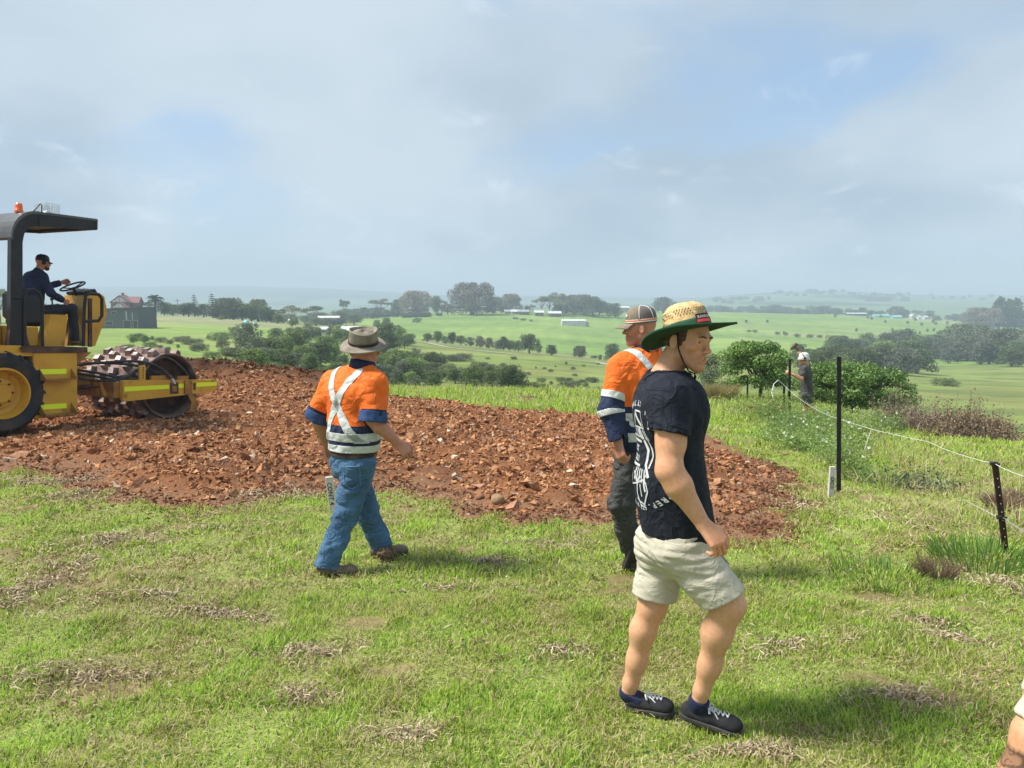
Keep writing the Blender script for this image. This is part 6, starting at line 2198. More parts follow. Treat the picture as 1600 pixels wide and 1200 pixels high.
def trousers(fig, rg, h, mt, seed, top=.06, cuffs=('L', 'R'), r=(.100, .082, .072), amp=.012, name='trousers', seat=.155):
    J = rg.J; w3 = wr(amp, seed, 8, (1, 1, 1.15)); w4 = wr(amp * .6, seed + 7, 18, (.8, .8, 1.3))
    def leg(q):
        hip, kn, an = J['hip' + q], J['kn' + q], J['an' + q]; d = nv(an - kn); end = an + d * .035
        base_ = union([(f_cap(hip, kn, r[0], r[1]), 0), (f_cap(kn, end + d * .08, r[1] - .002, r[2]), .03)])
        return carve_hem(base_, end, nv(d + np.array([0, 0, -.4])), .011, .05)
    ls = [leg(q) for q in 'LR']
    def f(P):
        d = f_cap(J['pelvis'] + rg.UP * .05, J['pelvis'] - rg.UP * .02, seat, seat - .004, (rg.pf, .80))(P)
        d = smin(d, f_cap(J['hipL'] - rg.pf * .04, J['hipR'] - rg.pf * .04, .094, .094)(P), .05)
        for l_ in ls: d = smin(d, l_(P), .02)
        nr_ = np.minimum(np.linalg.norm(P - J['anL'], axis=1), np.linalg.norm(P - J['anR'], axis=1))
        d = d + (w3(P) + w4(P)) * (.25 + .75 * sstep(.05, .16, nr_))
        return np.maximum(d, (P - (J['pelvis'] + rg.UP * top)) @ rg.UP)
    lo, hi = box_of({k: v for k, v in J.items() if k[:2] in ('pe', 'hi', 'kn', 'an')}, .19)
    o, V, F = fig.cloth(name, f, lo, hi, h, mt)
    return o, V, F


def tape_set(fig, parent, V, F, gs, mt, off=.0028):
    nn = vnormals(V, F)
    for g in gs:
        V2, F2 = clip_mesh(V, F, g, off, nn)
        if len(F2) < 4: continue
        # separate pieces become parts of their own
        lab = np.arange(len(V2))
        for _ in range(60):
            old = lab.copy()
            for f in F2:
                m_ = min(lab[i] for i in f)
                for i in f: lab[i] = m_
            if (old == lab).all(): break
        for k in np.unique(lab):
            fs = [f for f in F2 if lab[f[0]] == k]
            if len(fs) < 12: continue
            us = sorted({i for f in fs for i in f}); rm = {i: j for j, i in enumerate(us)}
            fig.part('reflective_tape', V2[us], [tuple(rm[i] for i in f) for f in fs], mt, parent, thick=.0012)


def worker_shirt(fig, rg, h, seed, hem_z, sleeve_t, long_sleeve, neck_ax, navy_z, arm_navy_t, tapes, sleeve_r=(.072, .075)):
    J = rg.J
    w1 = wr(.011, seed, 7.5, (1, 1, .7)); w2 = wr(.006, seed + 5, 17)
    T = union(rg.torso(.020, -.05))
    body = carve_hem(lambda P: T(P) + w1(P) + w2(P) * .8, np.array([0, 0, hem_z]), (0, 0, -1), .010, .05)
    arms = []
    for q in 'LR':
        sh, el, w = J['sh' + q], J['el' + q], J['wr' + q]
        if long_sleeve:
            d = nv(w - el); end = w - d * .02
            arms.append(carve_hem(union([(f_cap(sh, el, .082 * rg.ar, .074 * rg.ar), 0), (f_cap(el, end + d * .06, .074 * rg.ar, .054), .03)]), end, d, .009, .04))
        else:
            d = nv(el - sh); end = sh + (el - sh) * sleeve_t
            arms.append(carve_hem(f_cap(sh - d * .02, end + d * .08, sleeve_r[0] * rg.ar, sleeve_r[1] * rg.ar), end, d, .009, .05))
    nc = neck_cut(J['neck'], neck_ax)
    def f(P):
        d = body(P)
        for a_ in arms: d = smin(d, a_(P) + w1(P[:, [2, 0, 1]]) * .9 + w2(P) * .8, .030)
        return np.maximum(d, -nc(P))
    lo, hi = box_of({k: v for k, v in J.items() if k[:2] in ('pe', 'wa', 'ch', 'ne', 'sh', 'el', 'wr')}, .2)
    V, F = polygonise(f, lo, hi, h)
    def arm_w(P):      # how far along an arm, or -1 when on the torso
        out = np.full(len(P), -9.0)
        td = T(P)
        for q in 'LR':
            t1, d1 = seg_t(P, J['sh' + q], J['el' + q]); t2, d2 = seg_t(P, J['el' + q], J['wr' + q])
            t = np.where(d1 < d2, np.clip(t1, -.2, 1), 1 + np.clip(t2, 0, 1.2)); dm = np.minimum(d1, d2)
            on = (dm - .075 < td + .0) & (t > .12)
            out = np.where(on, t, out)
        return out
    def navy_g(P):      # < 0 where orange
        t = arm_w(P)
        return np.where(t < -1, navy_z - P[:, 2], (t - arm_navy_t) * .3)
    V2, F2 = clip_mesh(V, F, navy_g)
    o = fig.part('shirt', V2, F2, M_orange)
    V3, F3 = clip_mesh(V, F, lambda P: -navy_g(P))
    nv_ = fig.part('shirt_navy_panel', V3, F3, M_navy, o)
    tape_set(fig, o, V, F, [lambda P, g=g: g(P, arm_w(P)) for g in tapes], M_tape)
    return o, V, F


# ------------------------------------------------------------------ man in orange shirt and blue jeans
Y2 = 5.65
B = lambda u, v, dy=0.0: at(u, v, Y2 + dy)
pf2 = nv([.66, .75, 0])
J2 = dict(pelvis=B(553, 718), waist=B(553, 668), chest=B(556, 622), neck=B(567, 574, -.02), shL=B(519, 600, .13), shR=B(587, 602, -.15),
          elL=B(497, 652, .16), wrL=B(511, 695, .30), elR=B(583, 655, -.20), wrR=B(621, 692, -.16),
          hipL=B(545, 728, .08), hipR=B(562, 728, -.07), knR=B(540, 805, -.10), anR=B(512, 878, -.20), knL=B(574, 798, .16), anL=B(594, 856, .22))
z2R = gz(*J2['anR'][:2]); z2L = gz(*J2['anL'][:2])
J2['anR'][2] = z2R + .10; J2['anL'][2] = z2L + .11
P2f = Fig((B(553, 850)[0], Y2, gz(B(553, 850)[0], Y2)), 'man in brown brimmed hat, orange shirt with silver cross, and blue jeans', M_skin2)
r2 = Rig(J2, pf2, tw=.205, tf=.74, wa=.196, pe=.185, ar=1.12, lr=1.0)
f2 = nv([.93, .36, -.06]); h2 = B(569, 545, -.02)
hp2, q2, fr2 = head_parts(h2, f2, (0, 0, 1), 1.0, neck_to=J2['neck'] + (-.01, 0, -.01), neck_r=.066)
lo, hi = box_of(J2, .24)
P2f.body(r2.skin(hp2, curl=dict(L=1.0, R=(.9, 1.0, 1.1, 1.2)), handdir=dict(R=nv(B(641, 712, -.16) - J2['wrR']))), lo, hi, .0062)
eyes(q2, fr2, 1.0, P2f.o, P2f.base)
ax2 = nv(h2 - J2['neck'])
zt = lambda v: B(555, v)[2]
bk2 = -pf2; rx2 = np.cross(np.array([0, 0, 1.0]), bk2)      # to the right seen from behind
def cross_tape(sgn, wdt=.031):
    # from one shoulder, across the spine, to the other hip
    a = np.array([-.135 * sgn, zt(580)]); c = np.array([.035 * sgn, zt(640)]); b = np.array([(.185 if sgn > 0 else .13) * sgn, zt(686)])
    def g(P, t):
        X_ = (P - (J2['chest'])) @ rx2; Z_ = P[:, 2]
        D = np.full(len(P), 9.)
        for p, q in ((a, c), (c, b)):
            pq = q - p; tt = np.clip(((X_ - p[0]) * pq[0] + (Z_ - p[1]) * pq[1]) / (pq @ pq), 0, 1)
            D = np.minimum(D, np.hypot(X_ - p[0] - tt * pq[0], Z_ - p[1] - tt * pq[1]))
        g_ = D - wdt
        g_ = np.where((P - J2['chest']) @ bk2 > -.03, g_, .1)
        g_ = np.where(t > -1, np.where(t > .30, .1, g_), g_)
        return np.maximum(g_, zt(685) - P[:, 2])
    return g
def hoop(z0, z1, C0=None):
    def g(P, t):
        v = np.abs(P[:, 2] - (z0 + z1) / 2 - .01 * ((P - J2['pelvis']) @ rx2)) - abs(z1 - z0) / 2
        return np.where(t > -1, .1, v)
    return g
def strap(P, t):         # over the front of the right chest
    X_ = (P - J2['chest']) @ rx2
    g_ = np.abs(X_ - .13) - .026
    g_ = np.where(((P - J2['chest']) @ bk2 < -.03) & (P[:, 2] > zt(688)), g_, .1)
    return np.where(t > -1, .1, g_)
sh2, V, F = worker_shirt(P2f, r2, .0062, 55, zt(703), .90, False, ax2, zt(659), .72,
                         [cross_tape(1), cross_tape(-1), hoop(zt(684), zt(671)), hoop(zt(701), zt(690)), strap], sleeve_r=(.078, .084))
cl_ = collar_band(P2f, sh2, J2['neck'] + ax2 * .012, ax2, M_navy, r=.083, h0=-.03, h1=.045, flare=.014, fwd=f2)
for q in 'LR':      # rolled cuffs
    a, e = J2['sh' + q], J2['el' + q]; d = nv(e - a); c = a + (e - a) * .93
    wq = wr(.0035, 90, 16)
    V, F = polygonise(lambda P: np.maximum(np.maximum(f_cap(c - d * .045, c + d * .045, .100, .106)(P), np.abs((P - c) @ d) - .040), -(f_cap(c - d * .1, c + d * .1, .070, .074)(P))) + wq(P), c - .16, c + .16, .006)
    P2f.part('rolled_cuff', V, F, mat('cuff_blue', (.035, .075, .20), (.02, .045, .12), rough=.9, scale=20), sh2)
tro, V, F = trousers(P2f, r2, .0062, M_denim, 63, top=.085, r=(.116, .092, .083), amp=.014, name='jeans', seat=.190)
tn = vnormals(V, F); zb = J2['pelvis'][2] + .062
V2, F2 = clip_mesh(V, F, lambda P: np.abs(P[:, 2] - zb) - .018, .005, tn)
P2f.part('belt', V2, F2, M_leather, tro, thick=.002)
bvh = BVHTree.FromPolygons([Vector(v) for v in V], F.tolist())
M_stitch = mat('denim_seam', (.16, .28, .45), rough=.9)
def on_back(px, py, bv=bvh):
    o_ = at(px, py, 3.5); o0 = np.array([0, 0, 1.7]); d = nv(o_ - o0)
    r_ = bv.ray_cast(Vector(o0), Vector(d)); return (np.array(r_[0]) - d * .004) if r_[0] is not None else None
for poly in (([(536, 730), (562, 728), (563, 758), (549, 764), (538, 757)], True), ([(576, 720), (590, 718), (590, 742), (580, 744)], False)):
    pts = poly[0] + ([poly[0][0]] if poly[1] else [])
    pp = [on_back(pts[i][0] * (1 - t) + pts[i + 1][0] * t, pts[i][1] * (1 - t) + pts[i + 1][1] * t) for i in range(len(pts) - 1) for t in (0, .33, .66)]
    pp = [p for p in pp if p is not None]
    if len(pp) > 3:
        m = MB(); m.tube(pp, .0022, 4); m.build('pocket_seam', M_stitch, tro, off=P2f.base)
for q, dx, z_, yaw in (('R', .0, z2R, .15), ('L', .0, z2L, .25)):
    an = J2['an' + q]; d = nv([math.cos(yaw), math.sin(yaw), 0])
    he = an - d * .075; he[2] = z_ + .004; to = an + d * .215; to[2] = gz(to[0], to[1]) + .006
    shoe(P2f, he, to, np.array([0, 0, 1.0]), M_boot, M_sole, None, wid=.050, high=.085, boot=.05, ankle=an + (0, 0, .04), h=.006, sole_t=.024)
# leather bush hat
hu = nv([.08, -.32, 1.0]); hf_ = nv(f2 - hu * (f2 @ hu)); h3 = np.array([hf_, np.cross(hu, hf_), hu]); c = q2(-.008, 0, .045)
def br2(t, dz=0):
    def g(th):
        rx = .103 + (.170 - .103) * t; ry = .088 + (.172 - .088) * t
        return rx, ry, .0 - .030 * t + dz - .020 * t * t * math.sin(th) ** 2 * 0 + .012 * t * t * math.cos(th) + .022 * t * t * abs(math.sin(th))
    return g
V, F = disc_mesh(c, h3, [br2(t) for t in np.linspace(0, 1, 8)] + [br2(1.0, -.006)] + [br2(t, -.006) for t in np.linspace(.95, 0, 8)])
hat2 = P2f.part('hat', V, F, M_felt)
V, F = disc_mesh(c, h3, [br2(.985, .002), br2(1.012, -.001), br2(1.012, -.006), br2(.985, -.008)])
P2f.part('hat_trim', V, F, M_felt_l, hat2)
def c2(t, k=1.0, z=0.0): return lambda th: (.106 * (1 - .04 * t) * k, .094 * (1 - .02 * t) * k, .094 * t + z + .010 * t * math.cos(2 * th) * .8)
V, F = disc_mesh(c, h3, [c2(t) for t in np.linspace(-.02, 1, 8)] + [c2(1.03, .97), c2(1.0, .92), c2(.80, .84), c2(.88, .70), c2(1.02, .4), c2(1.06, .02)])
P2f.part('hat_crown', V, F, M_felt, hat2)
V, F = disc_mesh(c, h3, [lambda th: (.109, .097, .0), lambda th: (.1085, .0965, .022)]); P2f.part('hat_band', V, F, M_leather, hat2, thick=.0015)
V, F = disc_mesh(c, h3, [c2(.99, 1.012, 0), c2(1.03, 1.0, .003), c2(1.03, .95, .003), c2(.99, .93, 0)]); P2f.part('crown_rim', V, F, M_felt_l, hat2)
def hair2(P):
    b_ = f_ell(q2(-.014, 0, .030), fr2, (.104, .083, .094))(P); b_ = smin(b_, f_cap(q2(-.05, 0, -.02), q2(-.055, 0, -.06), .055, .045)(P), .03)
    q = (P - h2) @ fr2.T; return np.maximum(b_, np.maximum(q[:, 0] - .012, -(q[:, 2] + .055)))
V, F = polygonise(hair2, h2 - .15, h2 + .15, .007); P2f.part('hair', V, F, mat('hair_grey', (.16, .13, .11), (.26, .23, .2), rough=.8, scale=80))

# ------------------------------------------------------------------ man in cap, orange long-sleeved shirt, behind the man in the straw hat
Y3 = 5.35
Cc = lambda u, v, dy=0.0: at(u, v, Y3 + dy)
pf3 = nv([-.55, .84, 0])
J3 = dict(pelvis=Cc(1000, 708), waist=Cc(1002, 655), chest=Cc(1003, 602), neck=Cc(1010, 546, 0), shL=Cc(970, 574, -.07), shR=Cc(1046, 572, .10),
          elL=Cc(954, 640, -.14), wrL=Cc(966, 692, -.20), elR=Cc(1062, 640, .16), wrR=Cc(1050, 695, .06),
          hipL=Cc(985, 716, -.04), hipR=Cc(1015, 716, .08), knL=Cc(972, 785, -.05), anL=Cc(984, 852, .12), knR=Cc(1022, 795, .12), anR=Cc(1030, 868, .05))
J3['anR'][2] = gz(*J3['anR'][:2]) + .10
P3f = Fig((Cc(1005, 880)[0], Y3, gz(Cc(1005, 880)[0], Y3)), 'man in taupe cap and long-sleeved orange work shirt behind the straw-hatted man', M_skin2)
r3 = Rig(J3, pf3, tw=.205, tf=.70, wa=.18, pe=.175, ar=1.10)
f3 = nv([-.99, .08, -.02]); h3c = Cc(1000, 513, .0)
hp3, q3, fr3 = head_parts(h3c, f3, (.03, 0, 1), 1.0, neck_to=J3['neck'] + (.004, 0, -.01), neck_r=.066, jaw=1.1)
lo, hi = box_of(J3, .24)
def skc3(V):
    q = (V - h3c) @ fr3.T; c = np.ones((len(V), 3))
    b_ = sstep(-.03, -.055, q[:, 2]) * sstep(-.14, -.12, q[:, 2]) * sstep(-.02, .03, q[:, 0]); return c * (1 - .4 * b_[:, None]) + np.array([.42, .34, .3]) * .4 * b_[:, None]
P3f.body(r3.skin(hp3, curl=dict(L=1.1, R=.8)), lo, hi, .0062, skc3)
eyes(q3, fr3, 1.0, P3f.o, P3f.base)
ax3 = nv(h3c - J3['neck']); bk3 = -pf3; rx3 = np.cross(np.array([0, 0, 1.0]), bk3); z3 = lambda v: Cc(1000, v)[2]
def cross3(sgn):
    a = np.array([-.13 * sgn, z3(543)]); b = np.array([.16 * sgn, z3(655)])
    def g(P, t):
        X_ = (P - J3['chest']) @ rx3; Z_ = P[:, 2]; pq = b - a
        tt = np.clip(((X_ - a[0]) * pq[0] + (Z_ - a[1]) * pq[1]) / (pq @ pq), 0, 1)
        g_ = np.hypot(X_ - a[0] - tt * pq[0], Z_ - a[1] - tt * pq[1]) - .026
        g_ = np.where((P - J3['chest']) @ bk3 > -.04, g_, .1)
        return np.where(t > .3, .1, g_)
    return g
def band3(t0, t1): return lambda P, t: np.where(t > -1, np.abs(t - (t0 + t1) / 2) * .28 - (t1 - t0) * .14, .1)
def hoop3(v0, v1): return lambda P, t: np.where(t > -1, .1, np.abs(P[:, 2] - z3((v0 + v1) / 2)) - abs(z3(v0) - z3(v1)) / 2)
sh3, V, F = worker_shirt(P3f, r3, .0064, 75, z3(700), 1, True, ax3, z3(630), .66,
                         [cross3(1), cross3(-1), band3(.60, .76), band3(1.0, 1.16), hoop3(640, 652), hoop3(670, 684)])
collar_band(P3f, sh3, J3['neck'] + ax3 * .012, ax3, M_navy, r=.082, h0=-.03, h1=.042, flare=.014, fwd=f3)
trousers(P3f, r3, .0066, M_char, 83, top=.07, r=(.108, .090, .070), amp=.016, seat=.172)
for q in 'LR':
    an = J3['an' + q]; d = nv([-.1, .50, -.85]) if q == 'L' else nv([-.9, .4, 0]); u_ = nv([-.30, .8, .45]) if q == 'L' else np.array([0, 0, 1.0])
    he = an - d * .07 - u_ * .085; to = he + d * .285
    shoe(P3f, he, to, u_, M_bootd, M_sole, None, wid=.050, high=.085, boot=.05, ankle=an + u_ * .03, h=.0065, sole_t=.026)
an = J3['anL']; m = MB(); dd = nv(J3['anL'] - J3['knL']); m.tube([an - dd * .0, an + dd * .055], [.048, .05], 14); m.build('sock', mat('sock_tan', (.42, .30, .20), (.3, .2, .12), rough=.95, scale=60), P3f.o, True, off=P3f.base)


def ball_cap(fig, q, fr, tilt, m_front, m_back, m_peak, stripe=None, peak_len=.075, lift=.0):
    c = q(-.010, 0, .035 + lift)
    hu_ = nv(fr[2] + fr[0] * tilt); hf = nv(fr[0] - hu_ * (fr[0] @ hu_)); h3_ = np.array([hf, np.cross(hu_, hf), hu_])
    prof = [(1.0, -.008), (1.0, .012), (.985, .035), (.93, .060), (.80, .083), (.60, .098), (.30, .106), (.02, .108)]
    rg = [(lambda th, k=k, z=z: (.106 * k, .087 * k, z)) for k, z in prof]
    V, F = disc_mesh(c, h3_, rg, 48)
    F = np.array(F)
    fx_ = ((V[F].mean(1) - c) @ hf) > .012
    o = fig.part('cap', V, F[~fx_], m_back, thick=.002)
    fig.part('cap_front', V, F[fx_], m_front, o, thick=.003)
    # curved peak
    V = []; n = 18; rows = 7
    for j in range(rows):
        t = j / (rows - 1)
        for k in range(n + 1):
            th = R(-58) + R(116) * k / n
            ln = peak_len * (math.cos(th * .95)) ** .6
            x = (.103 + ln * t) * math.cos(th * (1 - .15 * t)); y = (.086 + .012 * t) * math.sin(th) * (1 - .03 * t)
            V.append(c + hf * x + h3_[1] * y + hu_ * (-.004 - .010 * t - .022 * math.sin(th) ** 2 * t - .012 * t * t))
    F = [(j * (n + 1) + k, j * (n + 1) + k + 1, (j + 1) * (n + 1) + k + 1, (j + 1) * (n + 1) + k) for j in range(rows - 1) for k in range(n)]
    fig.part('peak', np.array(V), F, m_peak, o, thick=.004)
    if stripe:
        for (z0, z1, mt) in stripe:
            V, F = disc_mesh(c, h3_, [(lambda th, z=z: (.1085, .0895, z)) for z in (z0, z1)], 48); fig.part('cap_stripe', V, F, mt, o, thick=.001)
        for a in (R(80), R(-80), R(135), R(-135)):
            m = MB(); m.tube([c + h3_[0] * (.107 * k) * math.cos(a) + h3_[1] * (.088 * k) * math.sin(a) + hu_ * (z + .001) for k, z in prof[1:]], .004, 5); m.build('piping', M_tape, o, True, off=fig.base)
    return o, c, h3_


cap3, cc3, ch3 = ball_cap(P3f, q3, fr3, .08, M_taupe, M_mesh, M_taupe, stripe=[(-.002, .006, M_tape), (.006, .016, mat('cap_orange', (.75, .2, .06), rough=.8)), (.016, .020, M_tape)], peak_len=.082, lift=.012)
m = MB(); a = R(18); p = cc3 + ch3[0] * .104 * math.cos(a) + ch3[1] * .088 * math.sin(a) + ch3[2] * .045; m.ball(p, (.008, .014, .014), 8, 6); m.build('cap_badge', M_tape, cap3, True, off=P3f.base)

# ------------------------------------------------------------------ roller driver, seated; placed through the machine's own frame
MW = Matrix.Translation(roller.location) @ roller.rotation_euler.to_matrix().to_4x4() if 'roller' in globals() else Matrix.Translation((-8.807, 12.346, -.5)) @ Matrix.Rotation(HDR, 4, 'Z') @ Matrix.Rotation(R(3.7), 4, 'Y')
mw = lambda x, y, z: np.array(MW @ Vector((x, y, z)))
sc4 = 1.0
J4 = dict(pelvis=mw(.98, 0, 2.02), waist=mw(.96, 0, 2.21), chest=mw(1.02, 0, 2.42), neck=mw(1.09, 0, 2.65), shL=mw(1.05, .19, 2.58), shR=mw(1.05, -.19, 2.58),
          elL=mw(1.34, .27, 2.42), wrL=mw(1.60, .17, 2.52), elR=mw(1.12, -.30, 2.30), wrR=mw(1.36, -.27, 2.18),
          hipL=mw(1.04, .10, 1.97), hipR=mw(1.04, -.12, 1.97), knL=mw(1.52, .18, 2.05), knR=mw(1.54, -.24, 2.06), anL=mw(1.60, .16, 1.58), anR=mw(1.56, -.28, 1.52))
fw4 = nv(mw(1, 0, 0) - mw(0, 0, 0)); 
P4f = Fig(mw(.96, 0, 1.86), 'roller driver in black cap and navy jacket, seated at the steering wheel', M_skin2)
r4 = Rig(J4, fw4, tw=.195, tf=.78, wa=.185, pe=.175, ar=1.08)
f4 = nv(fw4 + np.array([.22, -.25, -.02])); h4 = mw(1.17, 0, 2.83)
hp4, q4, fr4 = head_parts(h4, f4, (0, 0, 1), 1.04, neck_to=J4['neck'], neck_r=.058)
lo, hi = box_of(J4, .24)
P4f.body(r4.skin(hp4, curl=1.15), lo, hi, .010)
w_ = wr(.010, 140, 8)
def jk(P):
    d = union(r4.torso(.024, -.0))(P)
    for q in 'LR':
        sh, el, w = J4['sh' + q], J4['el' + q], J4['wr' + q]
        d = smin(d, f_cap(sh, el, .076, .070)(P), .03); d = smin(d, np.maximum(f_cap(el, w, .069, .050)(P), (P - (w - nv(w - el) * .02)) @ nv(w - el)), .02)
    d = d + w_(P)
    nb = neck_cut(J4['neck'], nv(h4 - J4['neck']), .072, .02); d = np.maximum(d, -nb(P))
    return np.maximum(d, -((P - mw(0, 0, 1.93)) @ np.array([0, 0, 1.0])))
V, F = polygonise(jk, lo, hi, .010); jkt = P4f.part('jacket', V, F, M_navy)
collar_band(P4f, jkt, J4['neck'], nv(h4 - J4['neck']), M_navy, r=.076, h0=-.02, h1=.05, fwd=f4)
w5 = wr(.010, 144, 9)
def tr4(P):
    d = f_cap(J4['hipL'], J4['hipR'], .115, .115)(P)
    for q in 'LR':
        d = smin(d, f_cap(J4['hip' + q], J4['kn' + q], .098, .082)(P), .03)
        an = J4['an' + q]; kn = J4['kn' + q]; e = nv(an - kn)
        d = smin(d, np.maximum(f_cap(kn, an + e * .1, .080, .070)(P), (P - (an + e * .03)) @ e), .02)
    return d + w5(P)
V, F = polygonise(tr4, lo, hi, .010); P4f.part('trousers', V, F, M_dkden)
for q in 'LR':
    an = J4['an' + q]; to = an + fw4 * .2 - (0, 0, .10); he = an - fw4 * .06 - (0, 0, .10)
    shoe(P4f, he, to, np.array([0, 0, 1.0]), M_boot, M_bootd, None, wid=.05, high=.085, boot=.04, ankle=an, h=.009)
cap4, c4, ch4 = ball_cap(P4f, q4, fr4, .05, M_blk, M_blk, M_blk, peak_len=.07)
for sg in (1, -1):
    m = MB(); e_ = q4(-.004, sg * .098, .0); m.lathe([(0, .018), (.03, .018), (.036, .008), (.034, -.016), (0, -.016)], (0, 0, 0), n=16)
    M3 = np.array([fr4[0], fr4[2], fr4[1] * sg]).T; m.V = [v @ M3.T + e_ for v in m.V]; m.build('earmuff_cup', M_blk, P4f.o, True, off=P4f.base)
m = MB(); m.tube([q4(-.004, sg_ * .100, 0) * 0 + q4(-.006 - .03 * math.sin(a), .100 * math.cos(a), .02 + .122 * math.sin(a)) for sg_ in (1,) for a in np.linspace(0, math.pi, 14)], .006, 6); m.build('earmuff_band', M_blk, P4f.o, True, off=P4f.base)
m = MB(); m.tube([q4(.083, -.055, .006), q4(.093, -.02, .006), q4(.095, 0, .008), q4(.093, .02, .006), q4(.083, .055, .006)], .011, 6); m.build('sunglasses', M_blk, P4f.o, True, off=P4f.base)
def brd(P):
    d = union([(f_cap(q4(.060, -.03, -.095), q4(.060, .03, -.095), .032, .032), 0), (f_cap(q4(.02, .055, -.06), q4(.06, .03, -.095), .022, .03), .01), (f_cap(q4(.02, -.055, -.06), q4(.06, -.03, -.095), .022, .03), .01)])(P)
    q = (P - h4) @ fr4.T; return np.maximum(d, q[:, 2] + .062)
V, F = polygonise(brd, h4 - .16, h4 + .12, .008); P4f.part('beard', V, F, M_hair)

# ------------------------------------------------------------------ man working at the far fence
Y5 = 17.9
D5 = lambda u, v, dy=0.0: at(u, v, Y5 + dy)
pf5 = nv([-1, .15, 0])
J5 = dict(pelvis=D5(1261, 614), waist=D5(1260, 601), chest=D5(1259, 589), neck=D5(1259, 571), shL=D5(1256, 577, -.17), shR=D5(1261, 577, .18),
          elL=D5(1252, 592, -.26), wrL=D5(1236, 584, -.22), elR=D5(1252, 566, .3), wrR=D5(1250, 556, .24),
          hipL=D5(1260, 618, -.09), hipR=D5(1262, 618, .09), knL=D5(1268, 637, -.1), anL=D5(1285, 659, -.05), knR=D5(1258, 642, .12), anR=D5(1256, 672, .1))
P5f = Fig((D5(1261, 660)[0], Y5, gz(D5(1261, 660)[0], Y5)), 'fence worker in white bucket hat with ear muffs and grey clothes', M_skin1)
r5 = Rig(J5, pf5, tw=.17, tf=.72, wa=.15, pe=.15)
f5 = nv([-1, .1, -.3]); h5 = D5(1256, 560)
hp5, q5, fr5 = head_parts(h5, f5, (0, 0, 1), 1.0, neck_to=J5['neck'])
lo, hi = box_of(J5, .24)
P5f.body(r5.skin(hp5, curl=1.2), lo, hi, .014)
M_gtee = mat('grey_tshirt', (.055, .053, .052), (.085, .082, .08), rough=.9, scale=8)
w6 = wr(.012, 151, 9)
def t5(P):
    d = union(r5.torso(.02, -.02))(P)
    for q in 'LR':
        sh, el = J5['sh' + q], J5['el' + q]; e = nv(el - sh); d = smin(d, np.maximum(f_cap(sh, el, .075, .075)(P), (P - (sh + (el - sh) * .75)) @ e), .03)
    d = np.maximum(d, -neck_cut(J5['neck'], np.array([0, 0, 1.0]), .07, .02)(P)); return np.maximum(d + w6(P), -(P[:, 2] - J5['pelvis'][2] + .04))
V, F = polygonise(t5, lo, hi, .014); P5f.part('tshirt', V, F, M_gtee)
def s5(P):
    d = f_cap(J5['pelvis'] + (0, 0, .04), J5['pelvis'], .155, .155, (pf5, .8))(P)
    for q in 'LR':
        hp_, kn = J5['hip' + q], J5['kn' + q]; e = nv(kn - hp_); d = smin(d, np.maximum(f_cap(hp_, kn, .11, .10)(P), (P - (hp_ + (kn - hp_) * .62)) @ e), .03)
    return d + w6(P)
V, F = polygonise(s5, lo, hi, .014); P5f.part('shorts', V, F, M_gtee)
for q in 'LR':
    an = J5['an' + q]; d = nv([-.75, .1, -.35 if q == 'L' else -.1]); he = an - d * .07 - (0, 0, .08); shoe(P5f, he, he + d * .28, np.array([0, 0, 1.0]), M_bootd, M_bootd, None, wid=.05, high=.085, boot=.05, ankle=an, h=.012)
hu = nv([.0, 0, 1]); c = q5(-.008, 0, .02); h3_ = np.array([nv(f5 * (1, 1, 0)), np.cross(hu, nv(f5 * (1, 1, 0))), hu])
M_wht = mat('white_cotton', (.68, .67, .63), rough=.9)
V, F = disc_mesh(c, h3_, [(lambda th, a=a, z=z: (a, a * .88, z)) for a, z in ((.145, -.045), (.11, .012), (.108, .07), (.09, .10), (.05, .112), (.002, .113))], 28); hw5 = P5f.part('bucket_hat', V, F, M_wht, thick=.004)
for sg in (1, -1):
    m = MB(); m.ball(q5(.004, sg * .108, -.002), (.035, .022, .045), 12, 8); m.build('earmuff_cup', M_blk, P5f.o, True, off=P5f.base)
m = MB(); m.tube([q5(.004 + .02 * math.sin(a), .118 * math.cos(a), .01 + .135 * math.sin(a)) for a in np.linspace(0, math.pi, 14)], .010, 6); m.build('earmuff_band', M_blk, P5f.o, True, off=P5f.base)
# hammer over his far shoulder: a thing of its own
hm_ = tag(empty('sledgehammer', tuple(J5['wrR'])), 'wooden-handled hammer held over the shoulder of the fence worker', 'hammer')
a = D5(1241, 541, .26) - J5['wrR']; b = D5(1262, 562, .24) - J5['wrR']
m = MB(); m.tube([a, b], .028, 8); m.build('handle', mat('brown_wood', (.20, .11, .05), (.14, .07, .035), rough=.6, scale=10), hm_)
m = MB(); dd = nv(np.cross(b - a, [0, 1, 0])); m.tube([a - dd * .09, a + dd * .09], .035, 8); m.build('hammer_head', mat('rusty_iron', (.09, .05, .035), rough=.8), hm_)

